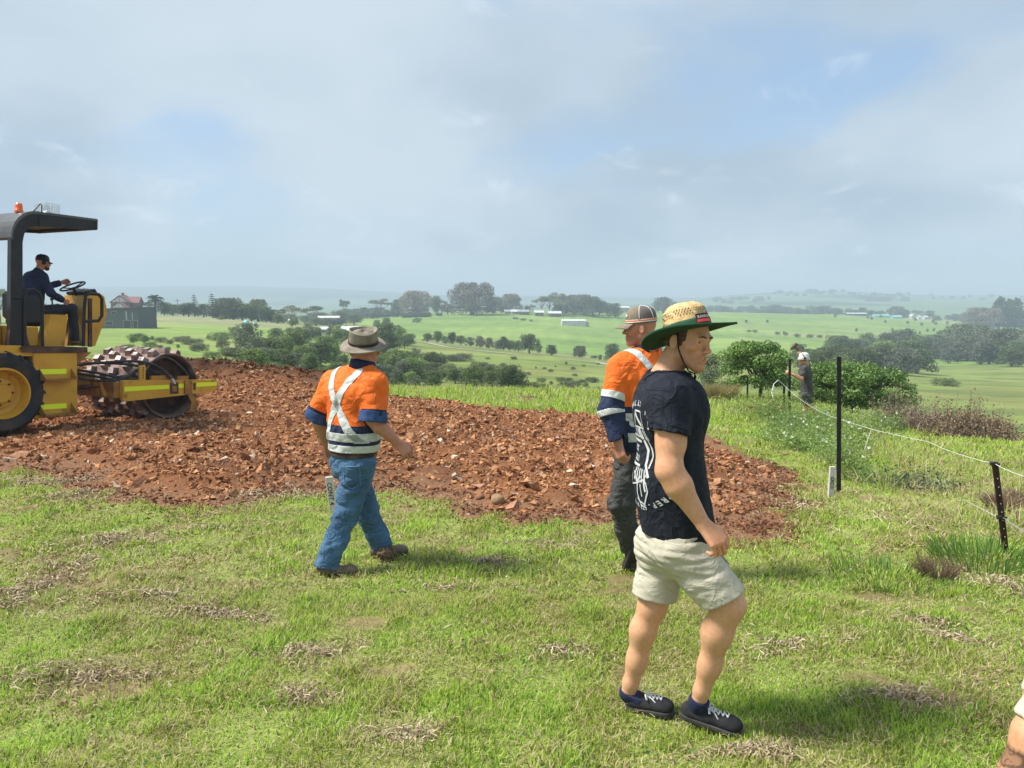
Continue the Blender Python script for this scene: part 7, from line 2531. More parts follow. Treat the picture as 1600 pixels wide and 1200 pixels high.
# ------------------------------------------------------------------ man with a tattooed leg, standing just outside the right edge
Y6 = 2.16
E6 = lambda u, v, dy=0.0: at(u, v, Y6 + dy)
g6 = gz(1.9, Y6)
ox = 1.538
pt = lambda x, y, z: np.array([ox + x, Y6 + y, g6 + z])
J6 = dict(pelvis=pt(.36, .1, .98), waist=pt(.38, .1, 1.16), chest=pt(.39, .1, 1.36), neck=pt(.38, .1, 1.52), shL=pt(.37, .29, 1.46), shR=pt(.39, -.09, 1.46),
          elL=pt(.44, .36, 1.20), wrL=pt(.56, .32, 1.02), elR=pt(.48, -.14, 1.20), wrR=pt(.60, -.12, 1.02),
          hipL=pt(.36, .20, .93), hipR=pt(.33, .02, .93), knL=pt(.20, .20, .49), knR=pt(.03, -.0, .50), anL=pt(.24, .20, .10), anR=pt(.02, -.0, .10))
P6f = Fig((ox + .1, Y6, g6), 'man at the right edge showing only his tattooed leg', M_skin1)
r6 = Rig(J6, (1, 0, 0), tw=.175, tf=.7, wa=.16, pe=.165)
h6 = pt(.40, .1, 1.66); hp6, q6, fr6 = head_parts(h6, (1, -.2, 0), (0, 0, 1), 1.0, neck_to=J6['neck'])
lo, hi = box_of(J6, .24)
sk6 = r6.skin(hp6)
for q in 'LR':
    kn, an = J6['kn' + q], J6['an' + q]; ca = kn + (an - kn) * .33 + np.array([-.02, 0, 0])
    sk6 += [(f_cap(kn, ca, .062, .064), .02), (f_cap(ca, kn + (an - kn) * .75, .064, .043), .03)]


def tat(V):
    c = np.ones((len(V), 3)); 
    t, d = seg_t(V, J6['knR'], J6['anR'])
    n1 = snoise(V, 301, 7, 34); n2 = snoise(V, 305, 7, 60); n3 = snoise(V, 309, 7, 17)
    ink = sstep(.22, .04, np.abs(n1)) * .9 + sstep(.25, .05, np.abs(n2)) * .6 + sstep(-.1, .5, n3) * .55
    m_ = sstep(-.04, .04, t) * (1 - sstep(.8, .95, t)) * (d < .11)
    m_ = np.maximum(m_ * (t > .08), m_ * sstep(-.2, .3, n3))
    k = np.clip(ink * m_, 0, .90)[:, None]
    c = c * (1 - k) + np.array([.09, .11, .14]) * k
    return c


P6f.body(sk6, lo, hi, .0058, tat)
w7 = wr(.008, 161, 9)
def s6(P):
    d = f_cap(J6['pelvis'] + (0, 0, .05), J6['pelvis'], .165, .165, ((1, 0, 0), .8))(P)
    for q in 'LR':
        hp_, kn = J6['hip' + q], J6['kn' + q]; e = nv(kn - hp_); d = smin(d, carve_hem(f_cap(hp_, kn + e * .05, .104, .076), hp_ + (kn - hp_) * .93, nv(e + np.array([.25, 0, 0])), .012, .05)(P), .03)
    return np.maximum(d + w7(P) * .7, P[:, 2] - J6['pelvis'][2] - .06)
V, F = polygonise(s6, lo, hi, .0075); P6f.part('shorts', V, F, mat('shorts_khaki', (.50, .47, .40), (.42, .39, .33), rough=.9, scale=5, bump=.3))
def t6(P):
    d = union(r6.torso(.02, -.02))(P)
    for q in 'LR':
        sh, el = J6['sh' + q], J6['el' + q]; e = nv(el - sh); d = smin(d, np.maximum(f_cap(sh, el, .075, .075)(P), (P - (sh + (el - sh) * .6)) @ e), .03)
    d = np.maximum(d, -neck_cut(J6['neck'], np.array([0, 0, 1.0]), .07, .02)(P)); return np.maximum(d + w7(P), -(P[:, 2] - J6['pelvis'][2] + .02))
V, F = polygonise(t6, lo, hi, .010); P6f.part('tshirt', V, F, M_gtee)
def h6f(P):
    q = (P - h6) @ fr6.T; return np.maximum(f_ell(q6(-.014, 0, .034), fr6, (.108, .086, .096))(P), np.maximum(q[:, 0] - .06 + .0 * q[:, 0], -(q[:, 2] - .0 + .9 * q[:, 0])))
V, F = polygonise(h6f, h6 - .16, h6 + .16, .009); P6f.part('hair', V, F, M_hair)
for q in 'LR':
    an = J6['an' + q]; he = an - np.array([.07, 0, 0]); he[2] = g6; shoe(P6f, he, he + np.array([.285, 0, 0]), np.array([0, 0, 1.0]), M_shoe, M_sole, M_lace, wid=.049, high=.075, h=.007)

# ------------------------------------------------------------------ bushes, weeds and dead brush near the fence
def near_plant(name, label, cat, p, blobs, n, leaf, cols, seed, tips, r0, stem_h, aspect=.55, inner=.4, group=None, mleaf=None, bark=None, tipcol=None, spread_tips=None):
    o = tag(empty(name, tuple(p)), label, cat, group)
    link('crown' if cat in ('tree', 'bush') else 'foliage', crown(name + '_leaves', blobs, n, leaf, cols, seed, inner, aspect, tipcol=tipcol), mleaf or M_leaf_near, o)
    m = MB(); limbs(m, (0, 0, 0), stem_h, tips, r0, seed)
    m.build('trunk' if cat == 'tree' else 'stems', bark or M_bark, o, True)
    return o


def g_at(u, y):
    x = (u - 800) / FPX * y * 1.0; return np.array([x, y, gz(x, y)])


def clumpy(seed, n, wx, wy, z0, z1, r0, r1, lean=(0, 0)):
    r = np.random.default_rng(seed); out = []
    for i in range(n):
        t = r.random(); a = r.random() * 6.28
        lim = math.sqrt(max(.05, 1 - ((t - .4) / .72) ** 2)); q = lim * r.uniform(.35, 1.0)
        rr = r.uniform(r0, r1)
        out.append(((q * wx * math.cos(a) + lean[0] * t, q * wy * math.sin(a) + lean[1] * t, z0 + (z1 - z0) * t), (rr * 1.15, rr * 1.15, rr * .75)))
    return out


GLOSS = ((.060, .135, .022), (.210, .340, .068))
GLOSS_T = ((.30, .44, .11), .16)
# small leaning tree left of the fence worker
p = g_at(1192, 25.0)
bl = clumpy(401, 42, 1.15, 1.0, .55, 1.75, .22, .36, (-.25, 0))
o = near_plant('coastal_tree', 'low glossy-leaved tree with leaning bare trunk left of the fence worker', 'tree', p, bl, 15000, .085, GLOSS, 402, [b[0] for b in bl[:9]], .07, .5, tipcol=GLOSS_T)
# dense low tree right of him, spreading
p = g_at(1335, 25.5)
bl = clumpy(411, 90, 2.05, 1.3, .35, 1.50, .22, .38)
near_plant('spreading_bush', 'wide dense glossy green bush behind the tall black post', 'bush', p, bl, 30000, .085, GLOSS, 412, [b[0] for b in bl[:16]], .06, .25, tipcol=GLOSS_T)
# grey bush beyond the navy t-shirt
p = g_at(1122, 30.0)
bl = clumpy(421, 34, .95, .9, -.4, 1.75, .25, .4)
near_plant('grey_bush', 'grey-green fine-leaved bush between the straw-hatted man and the glossy tree', 'bush', p + (0, 0, -.2), bl, 14000, .06, ((.060, .085, .040), (.170, .205, .110)), 422, [b[0] for b in bl[:7]], .05, .3)
# straw tussock
def tussock(label, p, n, L, cols, seed, spread=.5, cat='grass tussock', name='grass_tussock', w=.008, rad=.12, group=None):
    r = np.random.default_rng(seed)
    a = r.random(n) * 6.28; q = rad * np.sqrt(r.random(n))
    b = np.stack([q * np.cos(a), q * np.sin(a), np.zeros(n)], -1)
    d = np.stack([np.cos(a) * spread * r.random(n), np.sin(a) * spread * r.random(n), np.ones(n)], -1); d /= np.linalg.norm(d, axis=1)[:, None]
    l = L * r.uniform(.5, 1.1, n)[:, None]
    side = np.cross(d, r.normal(size=(n, 3))); side /= np.linalg.norm(side, axis=1)[:, None]
    mid = b + d * l * .55; out = np.stack([np.cos(a), np.sin(a), np.zeros(n)], -1)
    tip = mid + d * l * .4 + out * l * .28 * r.random((n, 1)) - np.array([0, 0, .08]) * l
    V = np.stack([b - side * w, b + side * w, mid + side * w * .8, mid - side * w * .8, tip], 1).reshape(-1, 3)
    i = np.arange(n)[:, None] * 5
    col = np.array(cols[0]) + (np.array(cols[1]) - np.array(cols[0])) * r.random((n, 1))
    me = mesh_np(name, V, [i + np.array([[0, 1, 2, 3]]), i + np.array([[3, 2, 4]])], False, np.repeat(col, 5, 0))
    o = link(name, me, M_blade if 'M_blade' in globals() else M_leaf); o.location = tuple(p)
    return tag(o, label, cat, group)


M_blade = mat('grass_blade', (1, 1, 1), attr='mul', rough=.65, trans=.45, spec=.25)
for u, y, n, L, lab in ((1110, 24.5, 700, .55, 'straw-coloured grass tussock below the grey bush'), (1135, 24.2, 800, .60, 'largest straw-coloured tussock at the foot of the grey bush'), (1095, 25.0, 400, .40, 'small straw tussock just right of the navy sleeve')):
    tussock(lab, g_at(u, y), n, L, ((.28, .24, .09), (.48, .40, .20)), u, .6, rad=.35)
for u, v, n, L, lab, c in ((1462, 905, 320, .20, 'dry brown seed-head tuft in the lawn left of the short rusty post', ((.16, .10, .07), (.30, .21, .14))),
                           (1560, 800, 520, .26, 'large dry brown tuft behind the short rusty post', ((.20, .12, .09), (.34, .23, .17))),
                           (1590, 790, 380, .24, 'dry brown tuft at the right edge beside the short rusty post', ((.20, .12, .09), (.34, .23, .17)))):
    p = hit(u, v, 4, 20); tussock(lab, p, n, L, c, u, .8, w=.003, rad=.10)
for u, v, n, L, lab in ((1540, 878, 500, .20, 'lush green grass clump in front of the short rusty post'), (1380, 905, 300, .14, 'lush green grass clump left of the dry brown tuft'),
                        (1362, 752, 260, .22, 'green weed clump right of the tall black post'), (1190, 575, 10, .1, None)):
    if lab:
        p = hit(u, v, 4, 20); tussock(lab, p, n, L, ((.08, .17, .03), (.20, .34, .07)), u, .9, w=.004, rad=.38)
# clod of dry grass at the boot of the man in jeans
p = at(604, 868, Y2 + .10 if 'Y2' in globals() else 5.75)
r = np.random.default_rng(77); n = 700
d = r.normal(size=(n, 3)); d /= np.linalg.norm(d, axis=1)[:, None]; q = r.random((n, 1)) ** .5 * (.085, .06, .055)
me = leaf_mesh('dry_grass', d * q, d, np.full(n, .045), np.array([.20, .14, .09]) * r.uniform(.5, 1.7, (n, 1)), .12, 5)
pp = p.copy(); pp[2] = gz(p[0], p[1]) + .055
o = link('dry_grass_clump', me, M_twig); o.location = tuple(pp); tag(o, 'ball of dry grass roots by the leading boot of the man in jeans', 'grass clump')

# dead brush on the right
def brush(label, u, y, w, h, seed, n=240, leafn=1600, group=None, cols=((.19, .15, .10), (.46, .37, .25))):
    r = np.random.default_rng(seed); p = g_at(u, y)
    o = tag(empty('dead_brush', tuple(p)), label, 'brush', group)
    m = MB(); tips = []
    for k in range(n):
        a = r.random() * 6.28; q = r.random() ** .5
        b = np.array([q * w * .6 * math.cos(a), q * .5 * math.sin(a), -.05]); hh = h * r.uniform(.3, 1.0) ** 1.3 * (1 - .35 * q) * (1 + .25 * math.sin(3 * a + seed))
        t = b + np.array([r.normal() * .16, r.normal() * .16, hh]); mid = (b + t) / 2 + r.normal(size=3) * .07
        m.tube([b, mid, t], [.008, .006, .003], 3, cap=False); tips += [t, mid]
        for _ in range(2):
            t2 = mid + np.array([r.normal() * .14, r.normal() * .14, r.uniform(.02, .25)]); m.tube([mid, t2], [.004, .002], 3, cap=False); tips.append(t2)
    m.build('stems', mat('dead_stem', (.26, .20, .15), (.15, .11, .08), rough=.95, scale=12), o)
    T = np.array(tips); T = T[T[:, 2] > -.02]; pos = T[r.integers(0, len(T), leafn)] + r.normal(size=(leafn, 3)) * .05
    pos[:, 2] = np.maximum(pos[:, 2], .02)
    col = np.array(cols[0]) + (np.array(cols[1]) - np.array(cols[0])) * r.random((leafn, 1)) ** 1.5
    link('dead_leaves', leaf_mesh('dead_leaves', pos, r.normal(size=(leafn, 3)), r.uniform(.03, .075, leafn), col, .5, seed), M_twig, o)


brush('pale brown dead brush in front of the wide glossy bush', 1412, 19.0, .8, 1.25, 501, 200, 2200, cols=((.16, .12, .09), (.36, .29, .22)))
brush('pinkish-brown dead brush joining the two darker thickets', 1462, 17.0, .9, .95, 502, 200, 2200, cols=((.17, .12, .09), (.36, .28, .22)))
brush('dark brown dead brush, tall leafy thicket at mid right', 1520, 16.0, .75, 1.15, 503, 240, 3000, cols=((.17, .12, .08), (.42, .31, .20)))
brush('low dark brown dead brush at the right end of the thicket', 1560, 15.6, .6, .75, 504, 200, 2400, cols=((.17, .12, .08), (.42, .31, .20)))
brush('sparse pale dead stems at the right edge beyond the brush', 1606, 17.5, .6, .65, 505, 110, 900)

# weedy strip with pale flowers under the wire
M_petal = mat('petal_white', (.80, .80, .72), rough=.7, trans=.3)
M_rose = mat('rose_pink', (.75, .10, .16), (.85, .28, .34), rough=.6, scale=30)
r = np.random.default_rng(520)
def weed(label, p, h, w, n, seed, flowers=0, group=None, cols=((.13, .22, .045), (.36, .47, .15)), big=.05, fm=None):
    r = np.random.default_rng(seed)
    o = tag(empty('flowering_weed' if flowers else 'weed', tuple(p)), label, 'weed', group)
    m = MB(); tips = []
    for k in range(max(6, n // 60)):
        b = np.array([r.normal() * w * .3, r.normal() * w * .3, -.03]); t = b + np.array([r.normal() * w * .5, r.normal() * w * .5, h * r.uniform(.5, 1)])
        m.tube([b, (b + t) / 2 + r.normal(size=3) * .03, t], [.006, .004, .002], 4, cap=False); tips.append((b, t))
    m.build('stems', mat('weed_stem', (.12, .15, .06), rough=.8), o)
    k = r.integers(0, len(tips), n); s_ = r.random(n)[:, None] ** .8
    B_ = np.array([t[0] for t in tips])[k]; T_ = np.array([t[1] for t in tips])[k]
    pos = B_ * (1 - s_) + T_ * s_ + r.normal(size=(n, 3)) * w * .16; pos[:, 2] = np.maximum(pos[:, 2], .01)
    col = np.array(cols[0]) + (np.array(cols[1]) - np.array(cols[0])) * r.random((n, 1))
    link('foliage', leaf_mesh('foliage', pos, r.normal(size=(n, 3)) + (0, 0, 1), r.uniform(.5, 1.3, n) * big, col, .45, seed), M_leaf, o)
    for q in range(flowers):
        t = tips[q % len(tips)][1] * r.uniform(.75, 1.0) + r.normal(size=3) * .06 * w
        mm = MB(); nr = nv(r.normal(size=3) + (0, -1.2, .8)); a1 = nv(np.cross(nr, (0, 0, 1.0))); a2 = np.cross(nr, a1); R_ = .026 if fm is None else .045
        for c in range(5):
            w_ = c * 1.2566 + r.random(); e = a1 * math.cos(w_) + a2 * math.sin(w_); s2 = np.cross(nr, e)
            mm.add([t, t + e * R_ * .6 + s2 * R_ * .45 + nr * .008, t + e * R_ * 1.1 + nr * .012, t + e * R_ * .6 - s2 * R_ * .45 + nr * .008], [(0, 1, 2, 3)])
            if fm is not None: mm.add([t, t + (e * .5 + s2 * .4) * R_ + nr * .025, t + e * R_ * .7 + nr * .035, t + (e * .5 - s2 * .4) * R_ + nr * .02], [(0, 1, 2, 3)])
        mm.build('flower', fm or M_petal, o)
    return o


weed('rose bush with bright pink blooms at the start of the fence', g_at(1215, 17.0), .62, .75, 2600, 530, 3, fm=M_rose, big=.055)
weed('bare-stemmed leafy shrub left of the rose bush', g_at(1190, 18.2), .50, .8, 1500, 531, 0, big=.05)
WD = 'white-flowered weeds under the fence wire'
spots = [(1240, 14.8, .38), (1262, 14.0, .42), (1282, 15.2, .5), (1300, 13.2, .42), (1226, 13.4, .32), (1322, 15.6, .55), (1345, 16.5, .5), (1335, 12.6, .45), (1362, 14.4, .4), (1250, 12.4, .30),
         (1290, 12.2, .34), (1378, 16.6, .45), (1318, 11.4, .36), (1275, 16.4, .5), (1398, 16.9, .4), (1246, 16.2, .45)]
for i, (u, y, h) in enumerate(spots):
    weed('white-flowered weed ' + ['just left of the tall post foot, far side', 'under the wire midway to the worker', 'below the knees of the fence worker', 'nearest left of the tall post', 'left end of the weed patch', 'behind the tall post, at its right', 'in front of the pale dead brush', 'close right of the tall post', 'right of the tall post under the wire', 'front left of the weed patch', 'front middle of the weed patch', 'at the foot of the pale dead brush', 'nearest of all to the marker peg', 'at the boots of the fence worker', 'furthest right under the wire', 'left of the boots of the fence worker'][i], g_at(u, y), h, .52, 1100, 540 + i, 4 + i % 4, WD)
weed('tall feathery weed close behind the tall black post', g_at(1334, 10.6), .42, .4, 900, 560, 2)
weed('broad dark-leaved weed in the dry grass right of the tall black post', g_at(1398, 9.0), .22, .45, 700, 561, 0, cols=((.05, .10, .045), (.13, .2, .09)))
weed('grey-green weed in the dry grass left of the short rusty post', g_at(1470, 8.6), .20, .45, 600, 562, 0, cols=((.08, .12, .07), (.17, .22, .13)))
for u, v, i in ((625, 872, 0), (1590, 770, 1)):
    pass

# ------------------------------------------------------------------ posts, wire, pegs
M_post = mat('post_black', (.012, .012, .015), (.03, .028, .03), rough=.6, scale=9, bump=.2)
M_rust = mat('post_rust', (.075, .035, .022), (.035, .018, .014), rough=.85, scale=14, bump=.5, bscale=60, bdist=.002)
M_wire = mat('electric_tape_white', (.66, .67, .64), rough=.6)


def star_post(label, base, top, mt, r=.016, holes_=0, cap=True, name='fence_post', group=None):
    base = np.array(base); top = np.array(top); ax = nv(top - base); L = np.linalg.norm(top - base)
    o = tag(empty(name, tuple(base)), label, 'post', group)
    a = nv(np.cross(ax, (0, 1, 0))); b = np.cross(ax, a)
    m = MB()
    for k in range(3):      # three fins of a Y-section
        w_ = k * 2.094 + .5; e = a * math.cos(w_) + b * math.sin(w_); s_ = np.cross(ax, e) * .0032
        z0, z1 = -ax * .25, ax * L
        V = [z0 - s_, z0 + s_, z0 + e * r * 1.5 + s_, z0 + e * r * 1.5 - s_, z1 - s_, z1 + s_, z1 + e * r * 1.5 + s_, z1 + e * r * 1.5 - s_]
        m.add(V, [(0, 1, 2, 3), (7, 6, 5, 4), (0, 4, 5, 1), (1, 5, 6, 2), (2, 6, 7, 3), (3, 7, 4, 0)])
    m.tube([-ax * .25, ax * L], r * .62, 8)
    fix_normals(m.build('post', mt, o))
    for k in range(holes_):
        mm = MB(); c = ax * L * (.12 + .8 * k / holes_) + np.array([0, -r * 1.25, 0]); mm.ball(c, (.0045, .003, .0045), 8, 6); mm.build('hole', mat('hole_light', (.55, .5, .42)), o)
    return o, ax


b1 = at(1310, 766, 8.45); t1_ = at(1310.5, 557, 8.45)
o_tall, _ = star_post('tall straight black steel post beside the pegged marker', b1, t1_, M_post, .019)
b2 = hit(1571, 868, 4, 20); t2_ = at(1553, 722, b2[1])
o_sh, ax_s = star_post('short leaning rusty post carrying two wires at the right', b2, t2_, M_rust, .019, 9)
for z_ in (.99, .42):
    m = MB(); L = np.linalg.norm(t2_ - b2); c = ax_s * L * z_
    m.tube([c + (-.035, -.02, 0), c + (.03, -.025, -.004)], .009, 8); m.tube([c - ax_s * .012 + (-.024, -.018, 0), c + ax_s * .012 + (-.024, -.018, 0)], .02, 10); m.build('insulator', M_post, o_sh)
b3 = at(1234, 625, 17.6); b3[2] = gz(b3[0], 17.6); t3_ = at(1234, 561, 17.6)
star_post('thin black post gripped by the fence worker', b3, t3_, M_post, .022)
b4 = at(1225, 610, 19.0); b4[2] = gz(b4[0], 19.0) ; t4_ = at(1225, 602, 19.0); t4_[2] = b4[2] + .75
star_post('short dark post left of the post held by the worker', b4, at(1225, 603, 19.0), M_post, .022)
b5 = at(1168, 600, 23); b5[2] = gz(b5[0], 23.0)
star_post('farthest tiny fence post near the leaning tree', b5, b5 + (0, 0, .75), M_post, .02)


def wire(label, pts, rad, sag=0, mt=None, name='fence_wire'):
    P = []
    for a, b in zip(pts[:-1], pts[1:]):
        for t in np.linspace(0, 1, 14)[:-1]:
            P.append(np.array(a) * (1 - t) + np.array(b) * t - np.array([0, 0, sag * 4 * t * (1 - t)]))
    P.append(np.array(pts[-1]))
    P = [p + rng.normal(size=3) * .0015 for p in P]
    m = MB(); m.tube(P, rad, 6); o = m.build(name, mt or M_wire, None, True, off=P[0]); o.location = tuple(P[0])
    return tag(o, label, 'wire')


ins = t2_ + np.array([-.004, -.03, -.01])
wire('white electric fence tape running from the short rusty post past the tall post', [at(1640, 752, 4.6), ins, at(1450, 690, 7.6), at(1312, 655, 10.2), at(1262, 632, 13.8), at(1223, 600, 18.9)], .0027, .02)
wire('lower plain wire leaving the short rusty post to the right', [at(1640, 852, 4.7), b2 + ax_s * np.linalg.norm(t2_ - b2) * .42 + (0, -.03, 0)], .0035, .01, M_galv if 'M_galv' in globals() else None)
wire('faint lower wire running back from the short rusty post', [b2 + ax_s * np.linalg.norm(t2_ - b2) * .42 + (0, -.03, 0), at(1540, 798, 7.0), at(1470, 760, 9.0)], .0022, .01)
wire('loose end of white tape curling over the weeds', [at(1223, 600, 18.9), at(1216, 594, 18.6), at(1209, 600, 18.4), at(1206, 614, 18.2), at(1212, 634, 17.8)], .010, 0, None, 'loose_tape')
wire('pale stake leaning in the weeds right of the tall post', [at(1361, 673, 11.5), at(1350, 705, 11.4)], .007, 0, mat('pale_stick', (.5, .47, .38)), 'garden_stake')


def peg(label, txt, u0, v0, u1, v1, y, w, tilt_v=0.0):
    b = at(u0, v0, y); b[2] = gz(b[0], y) - .05; t = at(u1, v1, y); L = np.linalg.norm(t - b); ax = nv(t - b)
    o = tag(empty('survey_peg', tuple(b)), label, 'peg')
    fx_ = nv(np.cross(np.array([0, 1.0, 0]), ax)) ; fy_ = np.cross(ax, fx_)
    M4 = np.eye(4); M4[:3, 0] = fx_; M4[:3, 1] = fy_; M4[:3, 2] = ax
    m = MB(); m.box((-w / 2, -.018, -.1), (w / 2, .018, L), M4, ch=.003)
    m.build('stake', mat('peg_white', (.62, .60, .56), (.50, .47, .42), rough=.8, scale=20), o)
    v, f = text2d(txt, w * .85, (0, 0)); v = np.array(v); v[:, 0] += 0
    # letters run down the face
    cx = v[:, 0]; cy = v[:, 1] - w * .3
    sgn = np.sign(fy_[1]) or 1
    off = -.0195 if fy_[1] > 0 else .0195
    ctr = L * .58
    rightv = fx_ * (1 if fx_[0] > 0 else -1)
    P = np.array([ax * (ctr - a) + rightv * c_ + fy_ * off for a, c_ in zip(cx, cy)])
    link('lettering', mesh_np('lettering', P, f, False), mat('marker_ink', (.02, .02, .025)), o)
    return o


peg('white marker peg lettered GRD3 beside the tall black post', 'GRD3', 1298, 768, 1301, 729, 8.2, .062)
peg('white marker peg with handwriting behind the jeans of the walking man', 'CONT 4', 522, 782, 514, 745, 7.55, .075)

# a pale stone on the soil edge and a little heap of earth on the grass beyond
r = np.random.default_rng(601)
for u, v, sz, lab, nm, mt in ((778, 790, .075, 'pale tan stone lying on the smooth soil edge', 'stone', mat('tan_stone', (.36, .24, .14), (.24, .14, .08), rough=.9, scale=12, bump=.6)),
                              (750, 782, .05, 'brown stone just left of the pale tan stone', 'stone', mat('brown_stone', (.26, .14, .08), (.18, .09, .05), rough=.9, scale=12, bump=.6)),
                              (827, 626, .36, 'small brown earth heap on the grass beyond the soil', 'earth_heap', M_soil_h if 'M_soil_h' in globals() else mat('heap_soil', (.15, .08, .045), (.09, .05, .03), rough=.95, scale=9, bump=.8))):
    p = hit(u, v, 5, 40); m = MB(); fl = .75 if nm == 'stone' else .32
    m.ball((0, 0, 0), (sz, sz * .8, sz * fl), 20, 12); o = m.build(nm, mt, None, True)
    co = np.array([q.co for q in o.data.vertices]); co *= (1 + .22 * snoise(co / sz, int(u), 6, 1.6))[:, None]; o.data.vertices.foreach_set('co', co.astype(np.float32).ravel())
    pz = float(surf(np.array([p[0]]), np.array([p[1]]))[0]); o.location = (p[0], p[1], pz + sz * fl * (.5 if nm == 'stone' else .1)); tag(o, lab, nm.replace('_', ' '))

# ------------------------------------------------------------------ turf
def keep_off(x, y):
    return soil_d(x, y) > -.14 + .10 * np.sin(x * 9 + y * 7)


def blades(name, n, y0, y1, pw, seed, length, width, upright, strawf, ext=1.04, region=None, pst0=0.0):
    r = np.random.default_rng(seed)
    y = (y0 ** pw + (y1 ** pw - y0 ** pw) * r.random(n)) ** (1 / pw)
    x = (r.random(n) * 2 - 1) * (.80 * y * ext + 1.7)
    # clump together
    x += r.normal(size=n) * .006; 
    ok = keep_off(x, y) if y1 > 6 else np.ones(n, bool)
    P2 = np.stack([x, y], -1)
    bare = snoise(P2, 201, 7, 1.7) + .6 * snoise(P2, 202, 7, 5.0)
    drop = (bare > .95) & (r.random(n) < .35 + .5 * sstep(.82, 1.2, bare))
    ok &= ~drop
    if region is not None: ok &= region(x, y, r)
    x, y, P2 = x[ok], y[ok], P2[ok]; n = len(x)
    z = ground(x, y) - .004
    thatch = np.clip(.5 + .55 * snoise(P2, 203, 7, 2.3) + .35 * snoise(P2, 204, 7, 7.5), 0, 1)
    left = sstep(-.3, -1.6, x / np.maximum(y, .5) * 2.2) * .0
    lush = np.clip(.5 + .8 * snoise(P2, 205, 7, 3.1), 0, 1)
    pst = strawf * (.35 + 1.3 * thatch ** 1.4)
    # dry band beside the fence and by the left mounds
    pst = pst + .28 * np.exp(-(((x - 4.6) / 1.1) ** 2 + ((y - 7.6) / 1.3) ** 2)) + .30 * np.exp(-(((x + 2.35) / .75) ** 2 + ((y - 5.1) / .8) ** 2))
    pst = pst + pst0
    straw = r.random(n) < pst
    brown = straw & (r.random(n) < .22)
    tuft = sstep(.55, 1.1, snoise(P2, 206, 7, 6.0))
    L = length * (.5 + 1.0 * r.random(n)) * (.60 + .65 * lush + .9 * tuft) * np.where(straw, 1.15, 1.0)
    wv = width * (.7 + .6 * r.random(n)) * np.where(straw, .8, 1.0)
    a = r.random(n) * 6.283
    tilt = np.where(straw, r.uniform(.55, 1.5, n), r.uniform(.15, 1.15, n) * (1.25 - upright * (.3 + lush)))
    d = np.stack([np.cos(a) * np.sin(tilt), np.sin(a) * np.sin(tilt), np.cos(tilt)], -1)
    bend = r.uniform(.1, .55, n)[:, None]
    side = np.stack([-np.sin(a + r.normal(size=n) * .5), np.cos(a + r.normal(size=n) * .5), r.normal(size=n) * .25], -1) * wv[:, None] * .5
    b = np.stack([x, y, z], -1)
    b[:, 2] += np.where(straw, .010 + .018 * r.random(n), 0) * length / .045
    m = b + d * L[:, None] * .55
    out = np.stack([np.cos(a), np.sin(a), np.zeros(n)], -1)
    t = m + (d * (1 - bend) + out * bend * .7 + np.array([0, 0, -.45]) * bend) * L[:, None] * .5
    V = np.stack([b - side, b + side, m + side * .8, m - side * .8, t], 1).reshape(-1, 3)
    i = np.arange(n)[:, None] * 5
    g1 = np.array([.23, .42, .045]); g2 = np.array([.56, .68, .13]); g3 = np.array([.08, .16, .03])
    tt = r.random(n)[:, None]
    col = g1 * (1 - tt) + g2 * tt
    dk = (r.random(n) < .18)[:, None]; col = np.where(dk, g3 * (.8 + .6 * tt), col)
    col = col * (1 - .25 * (thatch[:, None] - .5)) + np.array([.055, .02, -.005]) * thatch[:, None]
    s1 = np.array([.74, .66, .38]); s2 = np.array([.46, .38, .21])
    col = np.where(straw[:, None], s1 * (1 - tt) + s2 * tt, col)
    col = np.where(brown[:, None], np.array([.20, .125, .07]) * (.7 + .8 * tt), col)
    me = mesh_np(name, V, [i + np.array([[0, 1, 2, 3]]), i + np.array([[3, 2, 4]])], False, np.repeat(np.clip(col, .005, 1), 5, 0))
    return tag(link(name, me, M_blade), kind='stuff')


blades('grass_near', 540000, 1.75, 5.2, 1.6, 211, .035, .0043, .5, .20)
blades('grass_middle', 390000, 5.0, 12.0, 1.3, 212, .044, .0078, .5, .18)
blades('grass_beyond', 200000, 11.5, 30.0, 1.2, 213, .085, .018, .4, .13)


def fence_side(x, y, r):
    # rough ungrazed strip along the fence: from the short post back to the weeds
    t = np.clip((y - 5.5) / 9.0, 0, 1); xc = 4.3 + 1.6 * t
    return (np.abs(x - xc - .7) < 1.2 + .4 * np.sin(y * 3)) & (snoise(np.stack([x, y], -1), 261, 7, 2.2) > -.2)


blades('rough_grass_by_fence', 90000, 5.6, 15.0, 1.2, 214, .16, .0065, .9, .30, region=fence_side, pst0=.25)
blades('rough_grass_on_edge', 60000, 16.0, 30.0, 1.1, 215, .17, .018, .9, .2)


